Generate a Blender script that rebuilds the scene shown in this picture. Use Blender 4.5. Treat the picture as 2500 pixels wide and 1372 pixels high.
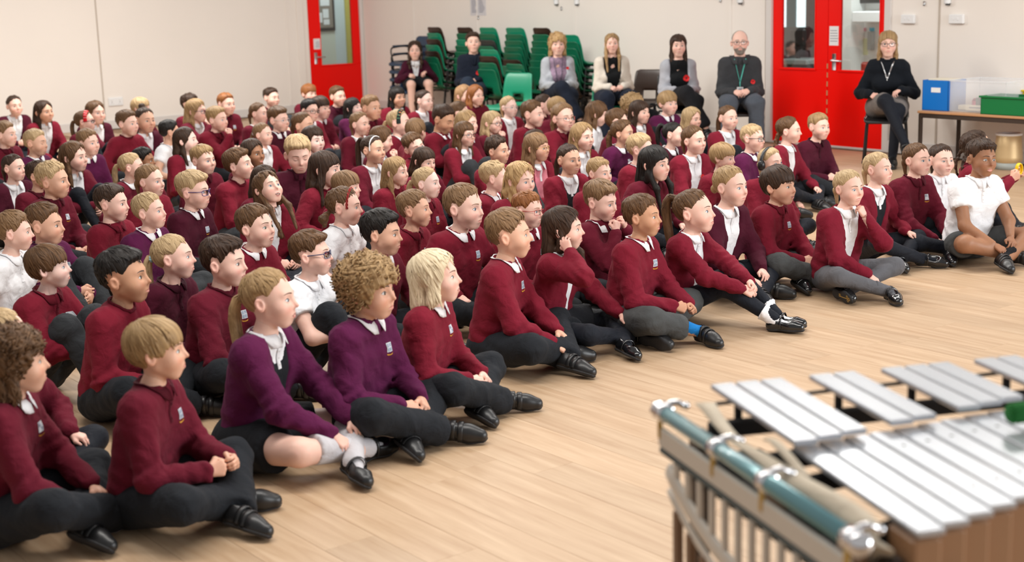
import bpy, math, random
import numpy as np
from mathutils import Matrix, Vector
for _o in list(bpy.data.objects): bpy.data.objects.remove(_o)
SC = bpy.context.scene
C = SC.collection
PI = math.pi
A = lambda *v: np.array(v, float)

# ================================================================== camera, world, lights, exposure
FPX, CAM_H, PITCH, ROLL = 3510., 1.70, math.radians(11.6), math.radians(1.727)
_f = A(0, math.cos(PITCH), -math.sin(PITCH)); _r0 = A(1, 0, 0); _u0 = A(0, math.sin(PITCH), math.cos(PITCH))
_r = math.cos(ROLL) * _r0 - math.sin(ROLL) * _u0; _u = math.sin(ROLL) * _r0 + math.cos(ROLL) * _u0
cam = bpy.data.cameras.new('camera'); camo = bpy.data.objects.new('camera', cam); C.objects.link(camo)
camo.matrix_world = Matrix(((_r[0], _u[0], -_f[0], 0), (_r[1], _u[1], -_f[1], 0), (_r[2], _u[2], -_f[2], CAM_H), (0, 0, 0, 1)))
cam.sensor_width = 36; cam.lens = FPX / 2500 * 36; cam.clip_start = .05; cam.clip_end = 100
cam.dof.use_dof = True; cam.dof.focus_distance = 7.4; cam.dof.aperture_fstop = 2.8
SC.camera = camo

wd = bpy.data.worlds.new('hall_light'); SC.world = wd; wd.use_nodes = True
bg = wd.node_tree.nodes['Background']; bg.inputs[0].default_value = (1., .97, .95, 1); bg.inputs[1].default_value = .40
def area(name, loc, target, sx, sy, power, col):
    l = bpy.data.lights.new(name, 'AREA'); l.shape = 'RECTANGLE'; l.size = sx; l.size_y = sy; l.energy = power; l.color = col
    o = bpy.data.objects.new(name, l); C.objects.link(o); o.location = loc
    o.rotation_euler = (Vector(target) - Vector(loc)).to_track_quat('-Z', 'Y').to_euler(); return o
area('window_light', (8.5, 3.5, 2.3), (0, 8, .3), 7, 2.6, 520, (.95, .98, 1.))
area('ceiling_lamp', (0, 5., 3.6), (0, 5., 0), 5, .5, 135, (1., .96, .90))
area('ceiling_lamp', (0, 9.5, 3.6), (0, 9.5, 0), 5, .5, 190, (1., .96, .90))
area('ceiling_lamp', (-3., 14.5, 3.6), (-3., 14.5, 0), 4.5, .5, 300, (1., .96, .90))
area('ceiling_lamp', (3.2, 9.5, 3.6), (3.2, 9.5, 0), 3, .5, 50, (1., .96, .90))
SC.view_settings.view_transform = 'Standard'; SC.view_settings.look = 'None'; SC.view_settings.gamma = 1
SC.view_settings.use_curve_mapping = False; SC.view_settings.exposure = .16

def ray(x, y):
    d = _f * FPX + _r * (x - 1250) + _u * (686 - y); return d / np.linalg.norm(d)
def at(x, y, z=0.):
    """the point of the horizontal plane at height z that the photograph shows at pixel x, y (2500 x 1372)"""
    d = ray(x, y); return A(0, 0, CAM_H) + d * (z - CAM_H) / d[2]
# ------------------------------------------------------------------ mesh building
def build_mesh(name, groups, mats, smooth=True, attrs=None):
    """groups: list of (verts Nx3, [face arrays Mx3 / Mx4], material index)"""
    V, loops, starts, tots, mi = [], [], [], [], []
    base = 0; ls = 0
    for v, fs, m in groups:
        v = np.asarray(v, float).reshape(-1, 3)
        if not isinstance(fs, (list, tuple)): fs = [fs]
        for f in fs:
            f = np.asarray(f, int)
            if f.size == 0: continue
            n, k = f.shape
            loops.append((f + base).ravel()); starts.append(ls + np.arange(n) * k)
            tots.append(np.full(n, k)); mi.append(np.full(n, m)); ls += n * k
        V.append(v); base += len(v)
    V = np.vstack(V); loops = np.concatenate(loops); starts = np.concatenate(starts)
    tots = np.concatenate(tots); mi = np.concatenate(mi)
    me = bpy.data.meshes.new(name)
    me.vertices.add(len(V)); me.vertices.foreach_set('co', V.ravel())
    me.loops.add(len(loops)); me.loops.foreach_set('vertex_index', loops.astype(np.int32))
    me.polygons.add(len(starts)); me.polygons.foreach_set('loop_start', starts.astype(np.int32))
    me.polygons.foreach_set('loop_total', tots.astype(np.int32))
    me.polygons.foreach_set('material_index', mi.astype(np.int32))
    me.polygons.foreach_set('use_smooth', np.full(len(starts), bool(smooth)))
    for k, val in (attrs or {}).items():
        a = me.attributes.new(k, 'FLOAT', 'POINT'); a.data.foreach_set('value', np.asarray(val, np.float32))
    me.update(calc_edges=True); 
    for m in mats: me.materials.append(m)
    return me

def link(name, me, parent=None, **props):
    o = bpy.data.objects.new(name, me); C.objects.link(o)
    if parent is not None: o.parent = parent
    for k, v in props.items(): o[k] = v
    return o

def empty(name, loc, rz=0, label=None, cat=None, group=None, kind=None):
    o = bpy.data.objects.new(name, None); C.objects.link(o)
    o.empty_display_size = .05; o.location = loc; o.rotation_euler = (0, 0, rz)
    if label: o['label'] = label
    if cat: o['category'] = cat
    if group: o['group'] = group
    if kind: o['kind'] = kind
    return o

def flip(f): return np.asarray(f)[:, ::-1]

def gridfaces(nu, nv, wrapu=False, wrapv=False):
    i = np.arange(nu if wrapu else nu - 1); j = np.arange(nv if wrapv else nv - 1)
    I, J = np.meshgrid(i, j, indexing='ij'); I = I.ravel(); J = J.ravel()
    I1 = (I + 1) % nu; J1 = (J + 1) % nv
    return np.stack([I * nv + J, I1 * nv + J, I1 * nv + J1, I * nv + J1], 1)

def box(c, s, R=None):
    x, y, z = [t / 2 for t in s]
    v = np.array([[-x,-y,-z],[x,-y,-z],[x,y,-z],[-x,y,-z],[-x,-y,z],[x,-y,z],[x,y,z],[-x,y,z]])
    if R is not None: v = v @ np.asarray(R).T
    f = np.array([[0,3,2,1],[4,5,6,7],[0,1,5,4],[1,2,6,5],[2,3,7,6],[3,0,4,7]])
    return v + np.asarray(c), f

def bevbox(c, s, b=.004, R=None):
    """box with chamfered edges"""
    x, y, z = [t / 2 for t in s]; b = min(b, x * .9, y * .9, z * .9)
    vs = []
    for sx in (-1, 1):
        for sy in (-1, 1):
            for sz in (-1, 1):
                vs += [(sx * x, sy * (y - b), sz * (z - b)), (sx * (x - b), sy * y, sz * (z - b)), (sx * (x - b), sy * (y - b), sz * z)]
    v = np.array(vs)
    idx = lambda sx, sy, sz, k: ((sx > 0) * 4 + (sy > 0) * 2 + (sz > 0)) * 3 + k
    q, t = [], []
    for s0 in (-1, 1):
        fx = [idx(s0, -1, -1, 0), idx(s0, 1, -1, 0), idx(s0, 1, 1, 0), idx(s0, -1, 1, 0)]
        fy = [idx(-1, s0, -1, 1), idx(-1, s0, 1, 1), idx(1, s0, 1, 1), idx(1, s0, -1, 1)]
        fz = [idx(-1, -1, s0, 2), idx(1, -1, s0, 2), idx(1, 1, s0, 2), idx(-1, 1, s0, 2)]
        for f in (fx, fy, fz): q.append(f if s0 > 0 else f[::-1])
    for a in (-1, 1):
        for b_ in (-1, 1):
            e = [idx(a, b_, -1, 0), idx(a, b_, 1, 0), idx(a, b_, 1, 1), idx(a, b_, -1, 1)]; q.append(e if a * b_ < 0 else e[::-1])
            e = [idx(a, -1, b_, 0), idx(a, -1, b_, 2), idx(a, 1, b_, 2), idx(a, 1, b_, 0)]; q.append(e if a * b_ > 0 else e[::-1])
            e = [idx(-1, a, b_, 1), idx(-1, a, b_, 2), idx(1, a, b_, 2), idx(1, a, b_, 1)]; q.append(e if a * b_ < 0 else e[::-1])
            for s0 in (-1, 1):
                tt = [idx(a, b_, s0, 0), idx(a, b_, s0, 1), idx(a, b_, s0, 2)]; t.append(tt if a * b_ * s0 > 0 else tt[::-1])
    if R is not None: v = v @ np.asarray(R).T
    return v + np.asarray(c), [np.array(q), np.array(t)]

def frames_along(pts):
    P = np.asarray(pts, float); n = len(P)
    T = np.gradient(P, axis=0); T /= np.linalg.norm(T, axis=1)[:, None] + 1e-12
    up = A(0, 0, 1) if abs(T[0][2]) < .9 else A(1, 0, 0)
    N = np.zeros_like(P); v = np.cross(T[0], up); v /= np.linalg.norm(v)
    for i in range(n):
        v = v - T[i] * (v @ T[i]); v /= np.linalg.norm(v) + 1e-12; N[i] = v
    return P, T, N, np.cross(T, N)

def tube(pts, rad, sides=8, caps=True, sx=1., sy=1.):
    P, T, N, B = frames_along(pts); n = len(P)
    rad = np.broadcast_to(np.asarray(rad, float), (n,))
    a = np.arange(sides) * 2 * PI / sides
    v = P[:, None] + rad[:, None, None] * (np.cos(a)[None, :, None] * N[:, None] * sx + np.sin(a)[None, :, None] * B[:, None] * sy)
    f = gridfaces(n, sides, wrapv=True)
    fs = [f]
    v = v.reshape(-1, 3)
    if caps:
        v = np.vstack([v, P[:1], P[-1:]]); m = n * sides; i = np.arange(sides); j = (i + 1) % sides
        fs.append(np.stack([np.full(sides, m), j, i], 1)); fs.append(np.stack([np.full(sides, m + 1), (n - 1) * sides + i, (n - 1) * sides + j], 1))
        fs[1:] = [f[:, ::-1] for f in fs[1:]]
    fs = [f[:, ::-1] for f in fs]
    return v, fs

def lathe(prof, sides=24):
    p = np.asarray(prof, float); n = len(p); a = np.arange(sides) * 2 * PI / sides
    v = np.stack([p[:, None, 0] * np.cos(a), p[:, None, 0] * np.sin(a), np.broadcast_to(p[:, None, 1], (n, sides))], -1).reshape(-1, 3)
    return v, [gridfaces(n, sides, wrapv=True)[:, ::-1]]

def extrude(poly, h):
    """closed polygon (Nx2, ccw) extruded along z, n-gon caps as fans"""
    p = np.asarray(poly, float); n = len(p)
    v = np.vstack([np.c_[p, np.zeros(n)], np.c_[p, np.full(n, h)], [[*p.mean(0), 0]], [[*p.mean(0), h]]])
    i = np.arange(n); j = (i + 1) % n
    return v, [np.stack([i, j, j + n, i + n], 1), np.stack([np.full(n, 2 * n), j, i], 1), np.stack([np.full(n, 2 * n + 1), i + n, j + n], 1)]

def catmull(P, n):
    P = np.asarray(P, float); P = np.vstack([2 * P[0] - P[1], P, 2 * P[-1] - P[-2]])
    t = np.linspace(0, len(P) - 3 - 1e-6, n); i = t.astype(int); u = (t - i)[:, None]
    a, b, c, d = P[i], P[i + 1], P[i + 2], P[i + 3]
    return .5 * ((2 * b) + (-a + c) * u + (2 * a - 5 * b + 4 * c - d) * u**2 + (-a + 3 * b - 3 * c + d) * u**3)

# ------------------------------------------------------------------ signed distance fields
def smin(a, b, k):
    h = np.maximum(k - np.abs(a - b), 0) / k
    return np.minimum(a, b) - h * h * k * .25
def smax(a, b, k): return -smin(-a, -b, k)
def cone(P, a, b, ra, rb):
    a = np.asarray(a, float); ba = np.asarray(b, float) - a
    pa = P - a; h = np.clip(pa @ ba / (ba @ ba + 1e-12), 0, 1)
    q = pa - h[:, None] * ba
    return np.sqrt(np.einsum('ij,ij->i', q, q)) - (ra + (rb - ra) * h)
def ell(P, c, r, R=None):
    q = P - np.asarray(c, float)
    if R is not None: q = q @ R
    q = q / np.asarray(r, float); k0 = np.sqrt(np.einsum('ij,ij->i', q, q)) + 1e-9
    q = q / np.asarray(r, float); k1 = np.sqrt(np.einsum('ij,ij->i', q, q)) + 1e-9
    return k0 * (k0 - 1) / k1
def sph(P, c, r):
    q = P - np.asarray(c, float); return np.sqrt(np.einsum('ij,ij->i', q, q)) - r
def wob(P, f, seed=0, n=3):
    rs = np.random.RandomState(seed); d = 0
    for i in range(n):
        w = rs.normal(size=3); w *= f * (1 + .6 * i) / np.linalg.norm(w)
        w2 = rs.normal(size=3); w2 *= f * .5 / np.linalg.norm(w2)
        d = d + np.sin(P @ w + rs.rand() * 6 + 1.3 * np.sin(P @ w2 + rs.rand() * 6)) / (1 + .4 * i)
    return d / n

def mesh_sdf(fn, lo, hi, h):
    lo = np.asarray(lo, float); n = np.ceil((np.asarray(hi, float) - lo) / h).astype(int) + 1
    g = np.stack(np.meshgrid(*[np.arange(k) for k in n], indexing='ij'), -1).reshape(-1, 3) * h + lo
    F = fn(g).reshape(n)
    S = F < 0
    cn = tuple(n - 1)
    acc = np.zeros(cn + (3,)); cnt = np.zeros(cn)
    for ax in range(3):
        o1, o2 = [k for k in range(3) if k != ax]
        for b in (0, 1):
            for c in (0, 1):
                sl0 = [None] * 3; sl1 = [None] * 3
                sl0[ax] = slice(0, -1); sl1[ax] = slice(1, None)
                for o, q in ((o1, b), (o2, c)):
                    sl0[o] = sl1[o] = slice(1, None) if q else slice(0, -1)
                f0, f1 = F[tuple(sl0)], F[tuple(sl1)]
                m = (f0 < 0) != (f1 < 0)
                t = f0[m] / (f0[m] - f1[m])
                cnt[m] += 1
                acc[..., ax][m] += t
                if b: acc[..., o1][m] += 1
                if c: acc[..., o2][m] += 1
    act = cnt > 0
    idx = np.full(cn, -1); idx[act] = np.arange(act.sum())
    V = lo + h * (np.argwhere(act) + acc[act] / cnt[act][:, None])
    quads = []
    for ax in range(3):
        o1, o2 = [(1, 2), (2, 0), (0, 1)][ax]
        sa = [slice(1, -1)] * 3; sb = [slice(1, -1)] * 3
        sa[ax] = slice(0, -1); sb[ax] = slice(1, None)
        A_, B_ = S[tuple(sa)], S[tuple(sb)]
        for m, fl in ((A_ & ~B_, False), (~A_ & B_, True)):
            ijk = np.argwhere(m)
            if len(ijk) == 0: continue
            off = np.ones(3, int); off[ax] = 0
            ijk = ijk + off
            def cell(d1, d2):
                q = ijk.copy(); q[:, o1] -= d1; q[:, o2] -= d2
                return idx[q[:, 0], q[:, 1], q[:, 2]]
            f = np.stack([cell(1, 1), cell(0, 1), cell(0, 0), cell(1, 0)], 1)
            quads.append(f[:, ::-1] if fl else f)
    Q = np.vstack(quads) if quads else np.zeros((0, 4), int)
    Q = Q[(Q >= 0).all(1)]
    return V, Q

def relax(V, Q, it=1, w=.5):
    n = len(V)
    e = np.vstack([Q[:, [0, 1]], Q[:, [1, 2]], Q[:, [2, 3]], Q[:, [3, 0]]])
    deg = np.bincount(e.ravel(), minlength=n).astype(float)
    for _ in range(it):
        s = np.zeros_like(V)
        for k in range(3):
            s[:, k] = np.bincount(e[:, 0], V[e[:, 1], k], n) + np.bincount(e[:, 1], V[e[:, 0], k], n)
        V = V * (1 - w) + w * s / np.maximum(deg, 1)[:, None]
    return V

def march(fn, O, D, tmax=.3, it=24, iso=0.):
    """sphere trace from O along D; returns hit points"""
    t = np.zeros(len(O))
    for _ in range(it):
        d = fn(O + D * t[:, None]) - iso
        t = np.minimum(t + d * .9, tmax)
    return O + D * t[:, None]
# ------------------------------------------------------------------ materials
MATS = {}
def nd(nt, t, x=0, y=0, **kw):
    n = nt.nodes.new(t); n.location = (x, y)
    for k, v in kw.items(): setattr(n, k, v)
    return n
def base_mat(name):
    m = bpy.data.materials.new(name); m.use_nodes = True
    return m, m.node_tree, m.node_tree.nodes['Principled BSDF']
def plain(name, col, rough=.5, metal=0., coat=0., spec=None):
    if name in MATS: return MATS[name]
    m, nt, b = base_mat(name)
    b.inputs['Base Color'].default_value = (*col, 1); b.inputs['Roughness'].default_value = rough
    b.inputs['Metallic'].default_value = metal; b.inputs['Coat Weight'].default_value = coat
    if spec is not None: b.inputs['Specular IOR Level'].default_value = spec
    MATS[name] = m; return m
def fabric(name, col, scale=260., bump=.35, var=.12, rough=.92, sheen=.14, fold=14.):
    if name in MATS: return MATS[name]
    m, nt, b = base_mat(name); L = nt.links.new
    tc = nd(nt, 'ShaderNodeTexCoord'); n1 = nd(nt, 'ShaderNodeTexNoise'); n1.inputs['Scale'].default_value = scale; n1.inputs['Detail'].default_value = 3
    n2 = nd(nt, 'ShaderNodeTexNoise'); n2.inputs['Scale'].default_value = fold; n2.inputs['Detail'].default_value = 3; n2.inputs['Distortion'].default_value = .6
    L(tc.outputs['Object'], n1.inputs['Vector']); L(tc.outputs['Object'], n2.inputs['Vector'])
    ad = nd(nt, 'ShaderNodeMath', operation='ADD'); L(n1.outputs['Fac'], ad.inputs[0]); L(n2.outputs['Fac'], ad.inputs[1])
    mr = nd(nt, 'ShaderNodeMapRange'); mr.inputs['From Min'].default_value = .6; mr.inputs['From Max'].default_value = 1.4; mr.inputs['To Min'].default_value = 1 - var; mr.inputs['To Max'].default_value = 1 + var
    L(ad.outputs[0], mr.inputs['Value'])
    mx = nd(nt, 'ShaderNodeMix', data_type='RGBA', blend_type='MULTIPLY'); mx.inputs[0].default_value = 1
    mx.inputs[6].default_value = (*col, 1); L(mr.outputs[0], mx.inputs[7]); L(mx.outputs[2], b.inputs['Base Color'])
    bp = nd(nt, 'ShaderNodeBump'); bp.inputs['Strength'].default_value = bump; bp.inputs['Distance'].default_value = .002; L(n1.outputs['Fac'], bp.inputs['Height'])
    bp2 = nd(nt, 'ShaderNodeBump'); bp2.inputs['Strength'].default_value = .7; bp2.inputs['Distance'].default_value = .016; L(n2.outputs['Fac'], bp2.inputs['Height']); L(bp.outputs[0], bp2.inputs['Normal'])
    L(bp2.outputs[0], b.inputs['Normal'])
    b.inputs['Roughness'].default_value = rough; b.inputs['Sheen Weight'].default_value = sheen; b.inputs['Sheen Roughness'].default_value = .5
    b.inputs['Sheen Tint'].default_value = (*[min(1, c * 2 + .1) for c in col], 1)
    b.inputs['Specular IOR Level'].default_value = .2
    MATS[name] = m; return m
def skin_mat(name, col, blush):
    if name in MATS: return MATS[name]
    m, nt, b = base_mat(name); L = nt.links.new
    at = nd(nt, 'ShaderNodeAttribute'); at.attribute_name = 'blush'
    tc = nd(nt, 'ShaderNodeTexCoord'); n = nd(nt, 'ShaderNodeTexNoise'); n.inputs['Scale'].default_value = 40; L(tc.outputs['Object'], n.inputs['Vector'])
    mx = nd(nt, 'ShaderNodeMix', data_type='RGBA'); mx.inputs[6].default_value = (*col, 1); mx.inputs[7].default_value = (*blush, 1)
    mm = nd(nt, 'ShaderNodeMath', operation='MULTIPLY_ADD'); mm.inputs[1].default_value = .55; L(at.outputs['Fac'], mm.inputs[0])
    m2 = nd(nt, 'ShaderNodeMath', operation='MULTIPLY'); m2.inputs[1].default_value = .22; L(n.outputs['Fac'], m2.inputs[0]); L(m2.outputs[0], mm.inputs[2])
    L(mm.outputs[0], mx.inputs[0]); L(mx.outputs[2], b.inputs['Base Color'])
    b.inputs['Roughness'].default_value = .48; b.inputs['Specular IOR Level'].default_value = .35
    b.inputs['Subsurface Weight'].default_value = .12; b.inputs['Subsurface Radius'].default_value = (1, .35, .2); b.inputs['Subsurface Scale'].default_value = .006
    MATS[name] = m; return m
def hair_mat(name, c0, c1):
    if name in MATS: return MATS[name]
    m, nt, b = base_mat(name); L = nt.links.new
    a = nd(nt, 'ShaderNodeAttribute'); a.attribute_name = 'ha'; a2 = nd(nt, 'ShaderNodeAttribute'); a2.attribute_name = 'hb'; a3 = nd(nt, 'ShaderNodeAttribute'); a3.attribute_name = 'hc'
    cx = nd(nt, 'ShaderNodeCombineXYZ'); L(a.outputs['Fac'], cx.inputs[0]); L(a2.outputs['Fac'], cx.inputs[1]); L(a3.outputs['Fac'], cx.inputs[2])
    n = nd(nt, 'ShaderNodeTexNoise'); n.inputs['Scale'].default_value = 1.; n.inputs['Detail'].default_value = 4; n.inputs['Roughness'].default_value = .7; L(cx.outputs[0], n.inputs['Vector'])
    r = nd(nt, 'ShaderNodeValToRGB'); r.color_ramp.elements[0].position = .3; r.color_ramp.elements[0].color = (*c0, 1); r.color_ramp.elements[1].position = .68; r.color_ramp.elements[1].color = (*c1, 1)
    L(n.outputs['Fac'], r.inputs[0]); L(r.outputs[0], b.inputs['Base Color'])
    bp = nd(nt, 'ShaderNodeBump'); bp.inputs['Strength'].default_value = .6; bp.inputs['Distance'].default_value = .004; L(n.outputs['Fac'], bp.inputs['Height']); L(bp.outputs[0], b.inputs['Normal'])
    b.inputs['Roughness'].default_value = .5; b.inputs['Specular IOR Level'].default_value = .25
    b.inputs['Anisotropic'].default_value = .3
    MATS[name] = m; return m
def glass_mat(name, tint=(1, 1, 1), alpha=.18, rough=.03):
    if name in MATS: return MATS[name]
    if alpha <= .12:
        m, nt, b = base_mat(name); L = nt.links.new; nt.nodes.remove(b)
        tr = nd(nt, 'ShaderNodeBsdfTransparent'); tr.inputs[0].default_value = (*tint, 1); gl = nd(nt, 'ShaderNodeBsdfGlossy'); gl.inputs['Roughness'].default_value = rough
        fr = nd(nt, 'ShaderNodeFresnel'); fr.inputs[0].default_value = 1.45; mx = nd(nt, 'ShaderNodeMixShader')
        L(fr.outputs[0], mx.inputs[0]); L(tr.outputs[0], mx.inputs[1]); L(gl.outputs[0], mx.inputs[2]); L(mx.outputs[0], nt.nodes['Material Output'].inputs['Surface'])
        MATS[name] = m; return m
    m, nt, b = base_mat(name)
    b.inputs['Base Color'].default_value = (*tint, 1); b.inputs['Roughness'].default_value = rough; b.inputs['Alpha'].default_value = alpha
    MATS[name] = m; return m

SKIN = {'pale': ((.84, .61, .53), (.82, .38, .32)), 'fair': ((.80, .53, .43), (.78, .31, .25)), 'tanl': ((.74, .45, .32), (.72, .29, .19)), 'tan': ((.68, .41, .29), (.65, .26, .17)),
        'tan2': ((.56, .31, .19), (.52, .20, .12)), 'brown': ((.33, .16, .085), (.32, .12, .07))}
HAIRC = {'black': ((.006, .005, .005), (.022, .017, .014)), 'dbrown': ((.018, .009, .006), (.066, .034, .019)), 'brown': ((.050, .024, .011), (.165, .084, .037)),
         'lbrown': ((.115, .060, .027), (.29, .17, .085)), 'dblond': ((.19, .11, .046), (.46, .30, .145)), 'blond': ((.28, .18, .085), (.60, .43, .24)), 'plat': ((.52, .40, .24), (.82, .70, .50)),
         'gblond': ((.30, .17, .07), (.60, .40, .19)), 'sblond': ((.24, .13, .06), (.48, .29, .15)), 'ginger': ((.16, .055, .018), (.36, .14, .045)), 'grey': ((.16, .13, .11), (.30, .26, .23))}
TOPC = {'r': (.170, .0085, .022), 'b': (.115, .007, .019), 'd': (.060, .005, .016), 'p': (.085, .0075, .046), 'w': (.80, .80, .82)}
# ------------------------------------------------------------------ heads (local frame: X right, Y forward, Z up, origin mid-head, child size: chin -.107, crown +.108)
def head_sdf(P, v):
    """v: dict of shape parameters"""
    Q = P.copy(); Q[:, 0] = np.abs(Q[:, 0])
    wd = v.get('wide', 1.); ck = v.get('cheek', 1.); ad = v.get('adult', 0.)
    d = ell(Q, (0, -.014, .027), (.0735 * wd, .094, .082))
    d = smin(d, ell(Q, (0, .028, -.026), (.056 * wd, .059, .067 + .007 * ad)), .035)
    d = smin(d, cone(Q, (0, .050, -.088 - .008 * ad), (.012, .05, -.088 - .008 * ad), .0165 + .003 * ad, .015), .032)       # chin
    d = smin(d, cone(Q, (.044 * wd, -.004, -.050), (.016, .048, -.087 - .006 * ad), .012, .010), .032)    # jaw line
    d = smin(d, sph(Q, (.036 * wd, .049, -.036), .0265 * ck), .03)                                          # cheek
    d = smin(d, cone(Q, (.012, .0745, .020), (.036, .063, .019), .007, .008), .02)                       # brow
    d = smax(d, -ell(Q, (.031, .0905, -.003), (.018, .016, .0115)), .016)                                 # socket
    d = smin(d, sph(Q, (.031, .0655, -.004), .0138), .004)                                                # eyeball and lids
    d = smin(d, cone(Q, (0, .079, .008), (0, .1000, -.0285), .0055, .0078 + .0012 * ad), .013)               # nose
    d = smin(d, sph(Q, (.0075, .0855, -.0335), .0066 + .001 * ad), .009)                                  # wings
    d = smin(d, ell(Q, (0, .063, -.062), (.025, .019, .017)), .022)                                        # muzzle
    m = v.get('mouth', '')
    c = .0045 if m in ('smile',) else 0.
    zz = Q[:, 2] + .063 - c * (Q[:, 0] / .022)**2
    d = smin(d, np.sqrt((zz - .0045)**2 + (Q[:, 1] - .0835 + 9 * Q[:, 0]**2)**2 + np.maximum(Q[:, 0] - .017, 0)**2) - .0050, .006)
    d = smin(d, np.sqrt((zz + .0055)**2 + (Q[:, 1] - .0825 + 11 * Q[:, 0]**2)**2 + np.maximum(Q[:, 0] - .013, 0)**2) - .0056, .006)
    op = {'open': .003, 'smile': .0035, 'big': .0095}.get(m, .0)
    if op: d = smax(d, -ell(Q, (0, .093, -.0635 - op * .5 + c * .3), (.017 if m == 'smile' else .013, .016, op + .0012)), .003)
    else: d = smax(d, -(np.sqrt((zz + .0003)**2 + (Q[:, 1] - .0895 + 8 * Q[:, 0]**2)**2 + np.maximum(Q[:, 0] - .019, 0)**2) - .0022), .003)
    # ear
    ca, sa = math.cos(.28), math.sin(.28)
    R = np.array([[1, 0, 0], [0, ca, -sa], [0, sa, ca]])
    R2 = np.array([[math.cos(.38), -math.sin(.38), 0], [math.sin(.38), math.cos(.38), 0], [0, 0, 1]])
    e = ell(Q, (.0780 * wd, -.017, -.010), (.0095, .0175, .028), R2 @ R)
    e = smax(e, -ell(Q, (.0872 * wd, -.0125, -.006), (.0092, .0112, .0185), R2 @ R), .003)
    d = smin(d, e, .007)
    d = smin(d, cone(Q, (0, -.020, -.05), (0, -.026, -.125), .040 + .008 * ad, .036 + .012 * ad), .022)                # neck stub
    return d

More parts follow.
